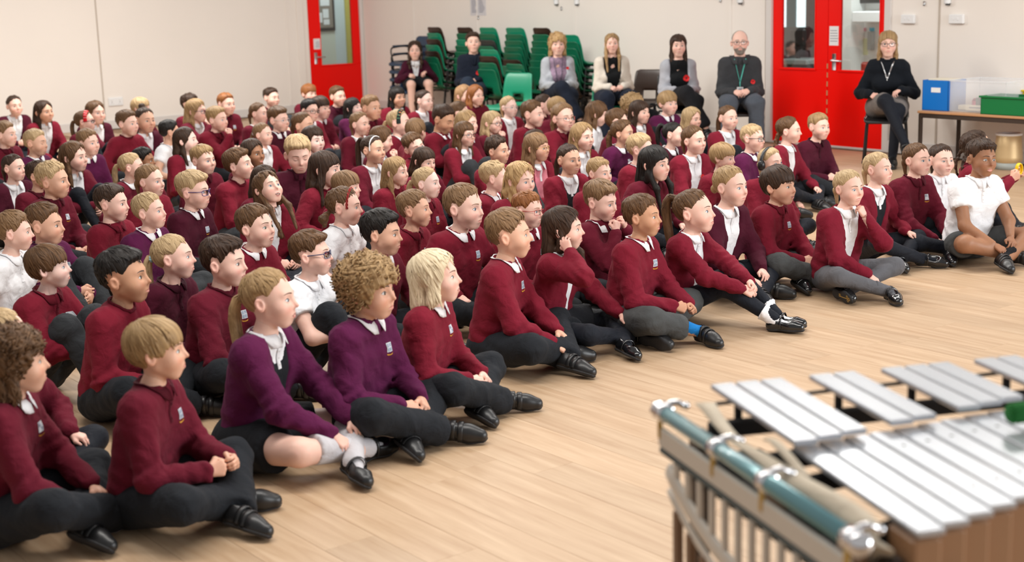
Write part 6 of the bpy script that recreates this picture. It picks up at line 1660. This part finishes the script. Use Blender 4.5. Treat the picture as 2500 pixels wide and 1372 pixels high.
# ================================================================== the adults on chairs along the back wall
SWEAT = {'burg': fabric('burgundy_cardigan', (.055, .006, .020), 260, .3, .12), 'navy': fabric('navy_jumper', (.010, .014, .026), 260, .3, .15), 'greycard': fabric('pale_grey_cardigan', (.42, .44, .48), 180, .5, .1), 'cream': fabric('cream_cardigan', (.66, .60, .52), 180, .5, .1), 'grey2': fabric('light_grey_cardigan', (.40, .41, .45), 200, .4, .1), 'fleece': fabric('charcoal_fleece', (.042, .043, .047), 200, .5, .12), 'black': fabric('black_jumper', (.006, .008, .012), 260, .3, .1), 'lilac': fabric('lilac_print', (.30, .21, .29), 90, .2, .35), 'blacktop': fabric('black_top', (.008, .009, .010), 260, .2, .1)}
M_JEANS = fabric('dark_denim', (.020, .030, .050), 300, .3, .2); M_GREYTR = fabric('slate_trouser', (.075, .085, .105), 300, .25, .12); M_NAVYTR = fabric('navy_trouser', (.010, .014, .026), 300, .2, .15); M_TWEED = fabric('grey_tweed', (.16, .14, .13), 200, .5, .3)
M_LAN1 = plain('dark_lanyard', (.02, .035, .06), .6); M_LAN2 = plain('teal_lanyard', (.10, .50, .42), .6); M_CHAIN = plain('silver_chain', (.6, .6, .6), .3, 1.)
def adult(x, yc, yh, off, vy, by, s, label, **kw):
    cat = kw.pop('cat', 'woman')
    chc = kw.pop('chair', 'green')
    t, z = WB.hit(x, (yc + yh) / 2, off); Hp = WB.p(t, z, off)
    cam_az = math.atan2(-Hp[1], -Hp[0]); hy = cam_az + math.radians(vy); ba = cam_az + math.radians(by)
    lean = .05; sd = Hp[:2] - np.array([math.cos(ba), math.sin(ba)]) * lean * s
    seat = .405
    zp = (seat + .00) / s - .012
    hz = (z) / s - zp
    hp = (yh - yc) * ((Hp - A(0, 0, CAM_H)) @ _f) / FPX / .225
    P = dict(label=label, cat=cat, group='adults seated along the back wall', zp=zp, lod=2, legs='chair', arms='adult', hs=float(np.clip(hp, .85, 1.05)) / s * 1.0, locks=60, seed=int(x), leg='trousers', legmat=M_NAVYTR, iris=M_IRIS[1], foot=1.0, hand=1.0, big=1.0 if cat == 'man' else .90)
    P.update(kw); hc = P.pop('hc'); P['hairmat'] = hm(hc); P['browmat'] = bm(hc); P['skinmat'] = sk(P.pop('skn', 'fair')); P['topmat'] = SWEAT[P.pop('tm')]; P['topmat2'] = P['topmat']
    P['var'] = dict(P.get('var', {}), adult=1.)
    P['lod'] = 1
    if chc: chair((sd[0], sd[1], 0), ba, chc, kw.get('chl') or '%s plastic chair under the %s' % ({'dgreen': 'deep green'}.get(chc, chc), P['who']), 'chairs with adults on them')
    p = person((sd[0], sd[1], 0), ba, s, hz, lean, hy, math.radians(P.get('pit', 3)), 0., P)
    return p, sd, ba
adult(1013, 100, 148, .85, -2, 8, 1.10, 'teenage girl on a chair, wavy brown hair, burgundy cardigan, black skirt', who='girl in burgundy cardigan', cat='girl', hair='wavy', hc='dbrown', tm='burg', top='CW', leg='none', bare=True, skirt=(M_BLACKF, .75), ho={'fr': 1}, chair='blue', arms='adultknee')
adult(1155, 79, 130, 1.15, 5, -12, 1.22, 'young man in navy jumper with red poppy, legs crossed', who='young man', cat='man', man=1, hair='crop', hc='dbrown', tm='navy', top='CREW', legs='chaircross', legmat=M_JEANS, poppy=(-.045, -.12, .022), ho={'crewtop': 1}, chair='dgreen', pit=8)
adult(1361, 81, 137, 1.10, 8, 5, 1.20, 'woman with curly blonde bob, pale grey cardigan, lilac top and dark lanyard', who='curly-haired woman', hair='curlyl', hc='gblond', tm='greycard', top='CO', shirtmat=SWEAT['lilac'], vw=.30, vlow=.10, legs='chaircross', legmat=M_NAVYTR, lanyard=(M_LAN1, .27, False), poppy=(-.085, -.045, .014), chair='dgreen')
adult(1494, 83, 130, 1.05, 6, 10, 1.22, 'woman with very long straight blonde hair, cream cardigan, navy trousers', who='long-haired blonde woman', hair='long', hc='dblond', tm='cream', top='CO', shirtmat=SWEAT['blacktop'], vw=.24, vlow=.08, ho={'xl': 1, 'fr': 1}, chair='green')
adult(1656, 86, 138, .95, 8, 10, 1.20, 'woman with dark tied hair and fringe, grey cardigan, black top, large poppy', who='dark-haired woman', hair='longs', hc='dbrown', tm='grey2', top='CO', shirtmat=SWEAT['blacktop'], vw=.34, vlow=.06, legs='chaircross', legmat=fabric('black_leggings', (.012, .012, .014), 300, .1, .1), poppy=(-.055, -.10, .028), ho={}, chair='black')
adult(1806, 74, 133, .85, 4, 4, 1.26, 'bald man with glasses and grey beard, charcoal fleece, teal lanyard', who='bald man', cat='man', man=1, hair='bald', hc='grey', tm='fleece', top='SB', legs='chair', legmat=M_GREYTR, lanyard=(M_LAN2, .13, True), poppy=(-.10, -.135, .018), glasses=GL['grey'], rim=.0016, chair='brown', hand=1.1, ho={'beard': 1})
adult(2168, 77, 138, .60, 3, -2, 1.24, 'woman with blonde bob, glasses, black jumper, grey skirt and black boots', who='woman by the doors', hair='longf', hc='dblond', tm='black', top='CREW', legs='chaircross', leg='tights', legmat=M_TIGHTS, skirt=(M_TWEED, .8), glasses=GL['grey'], rim=.0016, ho={'bobl': 1}, arms='adultknee', lanyard=(M_CHAIN, .075, False), chair='black')
# empty chairs between them
Pq = wall_pt(1243, 1.70, 240); chair(Pq, math.atan2(-Pq[1], -Pq[0]) - math.radians(30), 'green', 'empty bright green plastic chair in front of the stacks', 'empty school chairs')
Pq = wall_pt(1572, .60, 230); chair(Pq, AZB + .5, 'brown', 'empty brown plastic chair between the two women', 'empty school chairs')
# ================================================================== table and boxes on the right
M_BEECH = plain('beech_top', (.52, .27, .13), .4); M_BFRAME = plain('dark_brown_frame', (.040, .024, .016), .5)
OFF = .70
tf, zf = WB.hit(2239, 270, OFF); TH = zf
t0, t1 = tf, tf + 1.65
tb = empty('folding_table', WB.p((t0 + t1) / 2, 0, .38), 0, 'low beech-topped table with dark metal legs against the back wall', 'table')
tr = inv(tb)
v, f = WB.bb(t0, t1, TH - .022, TH, .07, OFF, .004); link('table_top', build_mesh('table_top', [(tr(v), f, 0)], [M_BEECH], smooth=False), tb)
g = [WB.bb(t0 + .01, t1 - .01, TH - .062, TH - .022, OFF - .04, OFF - .012, .003), WB.bb(t0 + .01, t1 - .01, TH - .062, TH - .022, .09, .118, .003), WB.bb(t0 + .01, t0 + .035, TH - .062, TH - .022, .1, OFF - .02, .003), WB.bb(t1 - .035, t1 - .01, TH - .062, TH - .022, .1, OFF - .02, .003)]
link('apron_frame', build_mesh('apron', [(tr(v), f, 0) for v, f in g], [M_BFRAME], smooth=False), tb)
for a in (t0 + .022, t1 - .022):
    for b in (.105, OFF - .026):
        v, f = WB.bb(a - .015, a + .015, 0, TH - .03, b - .015, b + .015, .003); link('leg', build_mesh('leg', [(tr(v), f, 0)], [M_BFRAME], smooth=False), tb)
def tpx(x, off, y=260): return WB.hit(x, y, off)[0]
def openbox(W, a, b, z0, z1, o0, o1, th, m, flare=0., lip=0.):
    """open-topped box: floor and four walls, optional rim"""
    g = [W.bx(a, b, z0, z0 + th, o0, o1), W.bx(a, a + th, z0, z1, o0, o1), W.bx(b - th, b, z0, z1, o0, o1), W.bx(a, b, z0, z1, o0, o0 + th), W.bx(a, b, z0, z1, o1 - th, o1)]
    if lip: g += [W.bb(a - lip, a + th, z1 - .012, z1 + .004, o0 - lip, o1 + lip, .003), W.bb(b - th, b + lip, z1 - .012, z1 + .004, o0 - lip, o1 + lip, .003), W.bb(a, b, z1 - .012, z1 + .004, o0 - lip, o0 + th, .003), W.bb(a, b, z1 - .012, z1 + .004, o1 - th, o1 + lip, .003)]
    return g
def boxthing(name, label, cat, a, b, h, o0, o1, m, lip=.0, th=.006):
    o = empty(name, WB.p((a + b) / 2, TH, (o0 + o1) / 2), 0, label, cat); t = inv(o)
    link('box_shell', build_mesh('shell', [(t(v), f, 0) for v, f in openbox(WB, a, b, TH + .001, TH + h, o0, o1, th, m, lip=lip)], [m], smooth=False), o)
    return o, t
M_BLUEBOX = plain('blue_plastic', (.004, .16, .56), .35); M_CLEAR = glass_mat('clear_plastic', (.93, .95, .97), .22, .12); M_GREENBOX = plain('green_tray_plastic', (.004, .17, .045), .35); M_YELBOX = plain('yellow_tray_plastic', (.80, .55, .01), .4)
a, b = tpx(2251, .62), tpx(2314, .62)
zt = WB.hit(2280, 196, .62)[1] - TH
o, t = boxthing('magazine_box', 'tall blue plastic box with white label on table', 'box', a, b, zt, .36, .62, M_BLUEBOX)
v, f = WB.bb((a * .62 + b * .38) - .01, (a * .30 + b * .70) + .0, TH + zt * .60, TH + zt * .76, .62, .6225, .0005); link('label_card', build_mesh('label', [(t(v), f, 0)], [M_WHITEP], smooth=False), o)
v, f = WB.bb(a + .02, b - .02, TH + zt * .7, TH + zt * 1.03, .40, .57, .004); link('papers', build_mesh('papers', [(t(v), f, 0)], [plain('cream_paper', (.74, .68, .55), .8)], smooth=False), o)
a2, b2 = tpx(2318, .60), tpx(2318, .60) + .56
zc = zt * 1.02
o, t = boxthing('storage_box', 'large clear plastic storage box beside the blue box', 'box', a2, b2, zc, .16, .60, M_CLEAR, lip=.012, th=.004)
for nm, lb, c, aa, bb_, z0, z1, o0, o1 in (('wooden_block', 'pale wooden block lying tilted in clear box', (.70, .62, .48), .03, .22, .01, .05, .44, .52), ('ruler_box', 'cream box with dark print in clear box front', (.72, .66, .54), .15, .36, .012, .058, .52, .585), ('sticky_tape', 'dark cap standing in the clear storage box', (.12, .14, .13), .20, .25, .05, .12, .46, .51), ('cloth_bundle', 'pink bundle inside the clear storage box', (.62, .30, .30), .30, .46, .012, .12, .25, .45), ('pink_ball', 'pink item at the left of clear storage box', (.70, .14, .22), .05, .13, .012, .10, .25, .36)):
    oo = empty(nm, WB.p(a2 + (aa + bb_) / 2, TH + .005, (o0 + o1) / 2), 0, lb, 'box' if 'box' in nm else 'toy'); tt = inv(oo)
    v, f = WB.bb(a2 + aa, a2 + bb_, TH + z0, TH + z1, o0, o1, .02 if 'ball' in nm or 'cloth' in nm else .005); link('body', build_mesh(nm, [(tt(v), f, 0)], [plain('m_' + nm, c, .7)], smooth=('ball' in nm)), oo)
    if nm == 'ruler_box':
        v, f = WB.bb(a2 + aa + .04, a2 + bb_ - .04, TH + .036, TH + .046, .585, .586, .0004); link('printed_line', build_mesh('print', [(tt(v), f, 0)], [M_INK], smooth=False), oo)
a3 = tpx(2394, .68)
o, t = boxthing('green_tray', 'deep green plastic tray at front of table', 'tray', a3, a3 + .43, WB.hit(2450, 237, .68)[1] - TH, .40, .68, M_GREENBOX, lip=.014)
o, t = boxthing('yellow_tray', 'yellow plastic tray behind the green tray', 'tray', a3 + .20, a3 + .60, .19, .12, .37, M_YELBOX, lip=.012)
st = empty('wooden_beater', WB.p(a3 + .35, TH + .02, .25), 0, 'thin wooden stick leaning out of the yellow tray', 'stick'); tt = inv(st)
v, f = tube([WB.p(a3 + .28, TH + .03, .22), WB.p(a3 + .40, TH + .22, .25), WB.p(a3 + .58, TH + .48, .28)], .006, 7); link('stick', build_mesh('stick', [(tt(v), f, 0)], [plain('stick_wood', (.48, .33, .18), .6)]), st)
# gold drum with white rim behind the last child
Pd = at(2460, 412); dr = empty('brass_pot', (Pd[0], Pd[1], 0), 0, 'gold-coloured metal pot with white rim on the floor under the table', 'pot')
sc = .5 * 66 / FPX * np.linalg.norm(Pd)
v, f = lathe([(0, .001), (sc * .86, .001), (sc * .88, .06), (0, .06)], 28); link('base_ring', build_mesh('base_ring', [(v, f, 0)], [plain('grey_base', (.35, .38, .36), .5)]), dr)
v, f = lathe([(sc * .88, .06), (sc, .085), (sc * .98, .11), (sc * .92, .20), (sc * .84, .30), (sc * .80, .305), (sc * .86, .20), (sc * .90, .10)], 32); link('pot_body', build_mesh('pot', [(v, f, 0)], [plain('brass', (.62, .45, .24), .45, .5)]), dr)
a = np.linspace(0, 2 * PI, 33); v, f = tube(np.stack([sc * .83 * np.cos(a), sc * .83 * np.sin(a), np.full(33, .305)], 1), .012, 7, False); link('white_rim', build_mesh('rim', [(v, f, 0)], [M_WHITEP]), dr)
# bag under the chairs, leaf on the floor
Pb = wall_pt(1590, .75, 290); bg_ = empty('rucksack', (Pb[0], Pb[1], 0), AZB, 'dark rucksack with green patch under the brown chair', 'bag')
def bagf(P): return smax(smin(ell(P, (0, 0, .17), (.11, .17, .19)), ell(P, (.08, 0, .11), (.06, .12, .11)), .05), -P[:, 2], .01) + .006 * wob(P, 30, 3)
V, Q = mesh_sdf(bagf, (-.2, -.25, -.03), (.22, .25, .42), .014); link('bag_body', build_mesh('bag', [(V, Q, 0)], [M_BLACKF]), bg_)
v, f = bevbox((.142, .02, .15), (.012, .09, .06), .004); link('green_patch', build_mesh('patch', [(v, f, 0)], [plain('lime_patch', (.25, .50, .05), .6)]), bg_)
v, f = tube(catmull([(-.02, -.05, .34), (-.02, -.03, .40), (-.02, .03, .40), (-.02, .05, .34)], 12), .010, 6); link('carry_loop', build_mesh('loop', [(v, f, 0)], [M_BLACKF]), bg_)
Pl = at(2033, 693); u_ = np.linspace(-1, 1, 9); w_ = np.linspace(-1, 1, 5)
UU, WW = np.meshgrid(u_, w_, indexing='ij'); vv = np.stack([.022 * UU, .008 * WW * (1 - UU**2 * .8), .003 + .003 * WW**2 + .003 * UU**2], -1).reshape(-1, 3)
lf = link('dry_leaf', build_mesh('leaf', [(vv, gridfaces(9, 5), 0), (vv + A(0, 0, -.0008), gridfaces(9, 5)[:, ::-1], 0)], [plain('dry_leaf', (.55, .24, .05), .7)])); lf.location = (Pl[0], Pl[1], .001); lf.rotation_euler = (0, 0, .5); lf['label'] = 'small dry orange leaf on the bare floor'; lf['category'] = 'leaf'

# ================================================================== vibraphone in the foreground
VH = .82
v0 = at(1600 + 930 / 2.778, 880 + 580 / 2.778, VH)
EA = A(math.cos(math.radians(14)), math.sin(math.radians(14)), 0); UA = A(math.cos(math.radians(-76)), math.sin(math.radians(-76)), 0)
vib = empty('vibraphone', (v0[0] + .3, v0[1], 0), 0, 'vibraphone with silver bars and teal end rail in the foreground', 'instrument')
tv = inv(vib); RV = np.stack([EA, UA * -1, Z3], 1)
def vp(e, u, z=0): return v0 * A(1, 1, 0) + EA * e + UA * u + Z3 * z
def vbox(e0, e1, u0, u1, z0, z1, b=.002): v, f = bevbox(vp((e0 + e1) / 2, (u0 + u1) / 2, (z0 + z1) / 2), (e1 - e0, abs(u1 - u0), z1 - z0), b, RV); return tv(v), f
def vtube(pts, r, n=10, **k): v, f = tube([vp(*p) for p in pts], r, n, **k); return tv(v), f
M_BAR = plain('anodised_bar', (.62, .64, .68), .20, .55); M_FELT = plain('black_felt', (.015, .015, .016), .9); M_TEAL = plain('teal_tube', (.16, .34, .37), .25, .3, .4); M_CHROME = plain('chrome', (.80, .80, .82), .08, 1.); M_IVORY = plain('ivory_paint', (.64, .58, .50), .4); M_CANVAS = fabric('canvas_strap', (.56, .47, .36), 300, .4, .1); M_RESON = plain('tan_resonator', (.40, .215, .11), .45); M_CORD = plain('cord', (.10, .09, .08), .8)
NB_ = 16; pit = .058
for i in range(NB_):
    e0 = pit * i; f0, n0 = -.0092 * i, .467 - .0222 * i
    v, f = vbox(e0, e0 + .0505, f0, n0, VH - .012, VH, .0022)
    b = link('bar', build_mesh('bar', [(v, f, 0)], [M_BAR], smooth=False), vib)
    if i < 8:
        for q in (.22, .78):
            uu = f0 + (n0 - f0) * q; v, f = lathe([(0, .0012), (.0035, .001), (.0042, 0)], 10)
            link('cord_hole', build_mesh('hole', [(tv(v + vp(e0 + .025, uu, VH)), f, 0)], [M_DARK]), b)
    # resonator hanging under the near end
    v, f = vbox(e0 + .001, e0 + .0515, n0 - .10, n0 - .012, .34 + .012 * i, VH - .022, .004)
    link('resonator', build_mesh('resonator', [(v, f, 0)], [M_RESON], smooth=False), vib)
for k in (0, 1, 2, 4, 5, 7, 8, 9, 11, 12, 14, 15):
    e0 = -.012 + .0575 * k; f0, n0 = -.385 + .001 * k, .034 - .0130 * k
    v, f = vbox(e0, e0 + .0505, f0, n0, VH + .010, VH + .022, .0022); link('bar', build_mesh('bar', [(v, f, 0)], [M_BAR], smooth=False), vib)
    # post under the far end
    v, f = vbox(e0 + .018, e0 + .032, f0 + .085, f0 + .10, VH - .05, VH + .010, .002); link('bar_post', build_mesh('post', [(v, f, 0)], [M_FELT], smooth=False), vib)
for nm, u0, u1, s0 in (('far_rail', -.29, -.26, .001), ('inner_rail', -.06, -.035, -.004), ('middle_rail', .085, .110, -.012), ('near_rail', .345, .372, -.0185)):
    L_ = 15 * pit
    v, f = bevbox(vp(L_ / 2 - .02, (u0 + u1) / 2 + s0 * 7.5, VH - .045), (L_ + .08, .026, .034), .004, RV @ rotz(-math.atan2(s0, pit)) ); link(nm, build_mesh(nm, [(tv(v), f, 0)], [M_FELT], smooth=False), vib)
v, f = vtube([(-.05, -.31, VH + .0), (.3, -.315, VH + .002), (.9, -.31, VH + .002)], .0045, 6); link('bar_cord', build_mesh('cord', [(v, f, 0)], [M_CORD]), vib)
# left end frame: teal tube, ivory rail, bowed band with slats
def pe(x, y, z): q = at(x, y, z); return q
Ta, Tb = pe(1622, 1008, VH), pe(2082, 1318, VH)
dT = unit(Tb - Ta); LT = np.linalg.norm(Tb - Ta); nT = np.cross(Z3, dT)
if nT @ EA > 0: nT = -nT
te = lambda t_, o_, z_: Ta + dT * (t_ * LT) + nT * o_ + Z3 * (z_ - VH)
RT_ = np.stack([dT, nT, Z3], 1)
v, f = tube([te(0, 0, VH), te(.5, 0, VH), te(1, 0, VH)], .0165, 16); link('end_tube', build_mesh('end_tube', [(tv(v), f, 0)], [M_TEAL]), vib, label='teal end tube')
def tebox(t0_, t1_, o0, o1, z0, z1, b=.003): v, f = bevbox(te((t0_ + t1_) / 2, (o0 + o1) / 2, (z0 + z1) / 2), ((t1_ - t0_) * LT, abs(o1 - o0), z1 - z0), b, RT_); return tv(v), f
for t_ in (.0, .34, .61, 1.0):
    g = []
    v, f = tube([te(t_ - .018, 0, VH), te(t_, 0, VH), te(t_ + .018, 0, VH)], .0200, 14); g.append((tv(v), f, 0))
    v, f = tube(catmull([te(t_, -.005, VH + .016), te(t_, -.026, VH + .020), te(t_, -.045, VH + .010)], 8), .0070, 9); g.append((tv(v), f, 0))
    q = lathe([(0, .008), (.008, .006), (.010, 0), (.008, -.006), (0, -.008)], 12); g.append((tv(q[0] + te(t_, -.048, VH + .010)), q[1], 0))
    if t_ in (0., 1.): q = lathe([(0, .020), (.016, .016), (.022, .0), (.016, -.016), (0, -.02)], 14); g.append((tv(q[0] + te(t_ + (.03 if t_ else -.03), 0, VH)), q[1], 0))
    link('chrome_clamp', build_mesh('clamp', g, [M_CHROME]), vib, label='chrome clamp')
    v, f = tebox(t_ - .010, t_ + .010, .006, .014, VH - .055, VH - .015); link('brass_tab', build_mesh('tab', [(v, f, 0)], [plain('brass_tab', (.55, .38, .12), .4, .7)], smooth=False), vib)
v, f = tebox(-.01, 1.0, .0, .012, VH - .072, VH - .030); link('ivory_rail', build_mesh('rail', [(v, f, 0)], [M_IVORY], smooth=False), vib)
v, f = tebox(-.01, 1.0, -.002, .010, VH - .088, VH - .074); link('dark_rail', build_mesh('rail2', [(v, f, 0)], [plain('slate_rail', (.05, .075, .078), .5)], smooth=False), vib)
tt_ = np.linspace(.04, 1.0, 26); arc = VH - .115 - .100 * np.sin(np.clip((tt_ - .04) / .96, 0, 1) * PI)**.85
for nm, dz, hh_ in (('bowed_band', 0, .022), ('lower_band', -.045, .012)):
    P_ = [te(t_, .004, z_ + dz) for t_, z_ in zip(tt_, arc)]
    v, f = tube(P_, hh_, 8, True, .35, 1.0); link(nm, build_mesh(nm, [(tv(v), f, 0)], [M_IVORY]), vib)
for i in range(12):
    t_ = .09 + .075 * i; zb_ = np.interp(t_, tt_, arc)
    v, f = tebox(t_ - .011, t_ + .011, -.002, .008, zb_ - .005, VH - .088, .002); link('slat', build_mesh('slat', [(v, f, 0)], [M_IVORY], smooth=False), vib)
for i in range(5):
    t_ = .10 + .085 * i; zb_ = np.interp(t_, tt_, arc)
    v, f = tebox(t_ - .014, t_ + .014, -.004, .012, .02, zb_ - .05, .002); link('lower_slat', build_mesh('lower_slat', [(v, f, 0)], [plain('brown_slat', (.20, .115, .065), .5)], smooth=False), vib)
v, f = tebox(.18, .60, .0, .008, .25, .29); link('cross_brace', build_mesh('brace', [(v, f, 0)], [MATS['brown_slat']], smooth=False), vib)
v, f = tebox(.03, 1.0, -.21, -.02, VH - .12, VH - .095); link('dark_shelf', build_mesh('shelf', [(v, f, 0)], [M_FELT], smooth=False), vib)
for k, (t_, o_) in enumerate(((.22, -.06), (.45, -.075), (.63, -.07), (.85, -.07))):
    v, f = lathe([(0, .03), (.028, .026), (.034, 0), (.03, -.03)], 14); link('damper_spring', build_mesh('spring', [(tv(v + te(t_, o_, VH - .09)), f, 0)], [M_FELT if k % 2 == 0 else M_RESON]), vib)
# corner posts and wheels so that the frame stands on the floor
for e_, u_ in ((-.06, -.33), (-.02, .42), (.86, -.30), (.86, .16)):
    g = [vbox(e_ - .018, e_ + .018, u_ - .018, u_ + .018, .07, VH - .06, .004)]
    link('leg', build_mesh('leg', [(v, f, 0) for v, f in g], [M_BFRAME], smooth=False), vib)
    v, f = lathe([(0, -.012), (.028, -.012), (.034, -.006), (.034, .006), (.028, .012), (0, .012)], 16); link('castor', build_mesh('castor', [(tv(v @ roty(PI / 2).T + vp(e_, u_, .035)), f, 0)], [M_DARK]), vib)
# canvas strap draped along the end
S_ = [(1722, 985, VH + .03), (1735, 1003, VH + .03), (1790, 1070, VH + .012), (1850, 1110, VH + .010), (1930, 1165, VH + .006), (2050, 1235, VH + .004), (2120, 1290, VH + .0), (2150, 1345, VH - .04), (2140, 1400, VH - .14)]
cs = catmull([pe(*q) for q in S_], 40)
P_, T_, N_, B_ = frames_along(cs); side = np.cross(T_, Z3); side /= np.linalg.norm(side, axis=1)[:, None]; wv = .021
tw_ = np.sin(np.linspace(0, 7, 40))[:, None] * .35
sv = side * np.cos(tw_) + Z3 * np.sin(tw_); up_ = np.cross(sv, T_); up_ /= np.linalg.norm(up_, axis=1)[:, None]
g = np.stack([cs - sv * wv + up_ * .0015, cs + up_ * .003, cs + sv * wv + up_ * .0015, cs + sv * wv - up_ * .0015, cs, cs - sv * wv - up_ * .0015], 1)
link('canvas_strap', build_mesh('strap', [(tv(g.reshape(-1, 3)), gridfaces(40, 6, wrapv=True), 0)], [M_CANVAS]), vib)
lp = catmull([pe(1874, 1073, VH + .01), pe(1890, 1078, VH + .02), pe(1925, 1115, VH + .015), pe(1965, 1165, VH + .005)], 16)
v, f = tube(lp, .009, 6, True, 1.2, .35); link('strap_loop', build_mesh('loop', [(tv(v), f, 0)], [M_CANVAS]), vib)
# green mallet head on the bars
Pm = at(2490, 1005, VH + .035); ml = empty('mallet', tuple(Pm - A(0, 0, .024)), 0, 'green wound mallet head lying on the silver bars', 'mallet')
v, f = lathe([(0, -.026), (.016, -.025), (.021, -.018), (.0195, -.012), (.0215, -.006), (.020, 0), (.0215, .006), (.0195, .012), (.021, .018), (.016, .025), (0, .026)], 20)
Rm = frame_y(A(0, 0, 1), EA); v = v @ Rm.T + A(0, 0, .022); link('mallet_head', build_mesh('head', [(v, f, 0)], [fabric('green_yarn', (.02, .15, .03), 200, .6, .3)]), ml)
v, f = tube([tuple(A(0, 0, .022) + EA * .02), tuple(A(0, 0, .022) + EA * .40)], .005, 8); link('mallet_shaft', build_mesh('shaft', [(v, f, 0)], [plain('rattan', (.50, .34, .18), .5)]), ml)
hw = [P for r, P in PERSONS if 'yellow toy' in P['label']][0]['handworld']; hc_ = (hw[0] + hw[1]) / 2 + A(0, 0, .035)
ty = empty('yellow_toy', tuple(hc_ - A(0, 0, .03)), .4, 'yellow plastic loop held up by child at the right edge', 'toy')
a = np.linspace(-.35 * PI, 1.35 * PI, 22); v, f = tube(np.stack([.020 * np.cos(a), 0 * a, .03 + .034 * np.sin(a)], 1), .008, 8, True, 1.9, .6); link('toy_loop', build_mesh('loop', [(v, f, 0)], [plain('bright_yellow', (.85, .55, .0), .4)]), ty)
v, f = bevbox((0, 0, .000), (.028, .030, .012), .003); link('toy_base', build_mesh('base', [(v, f, 0)], [MATS['bright_yellow']], smooth=False), ty)
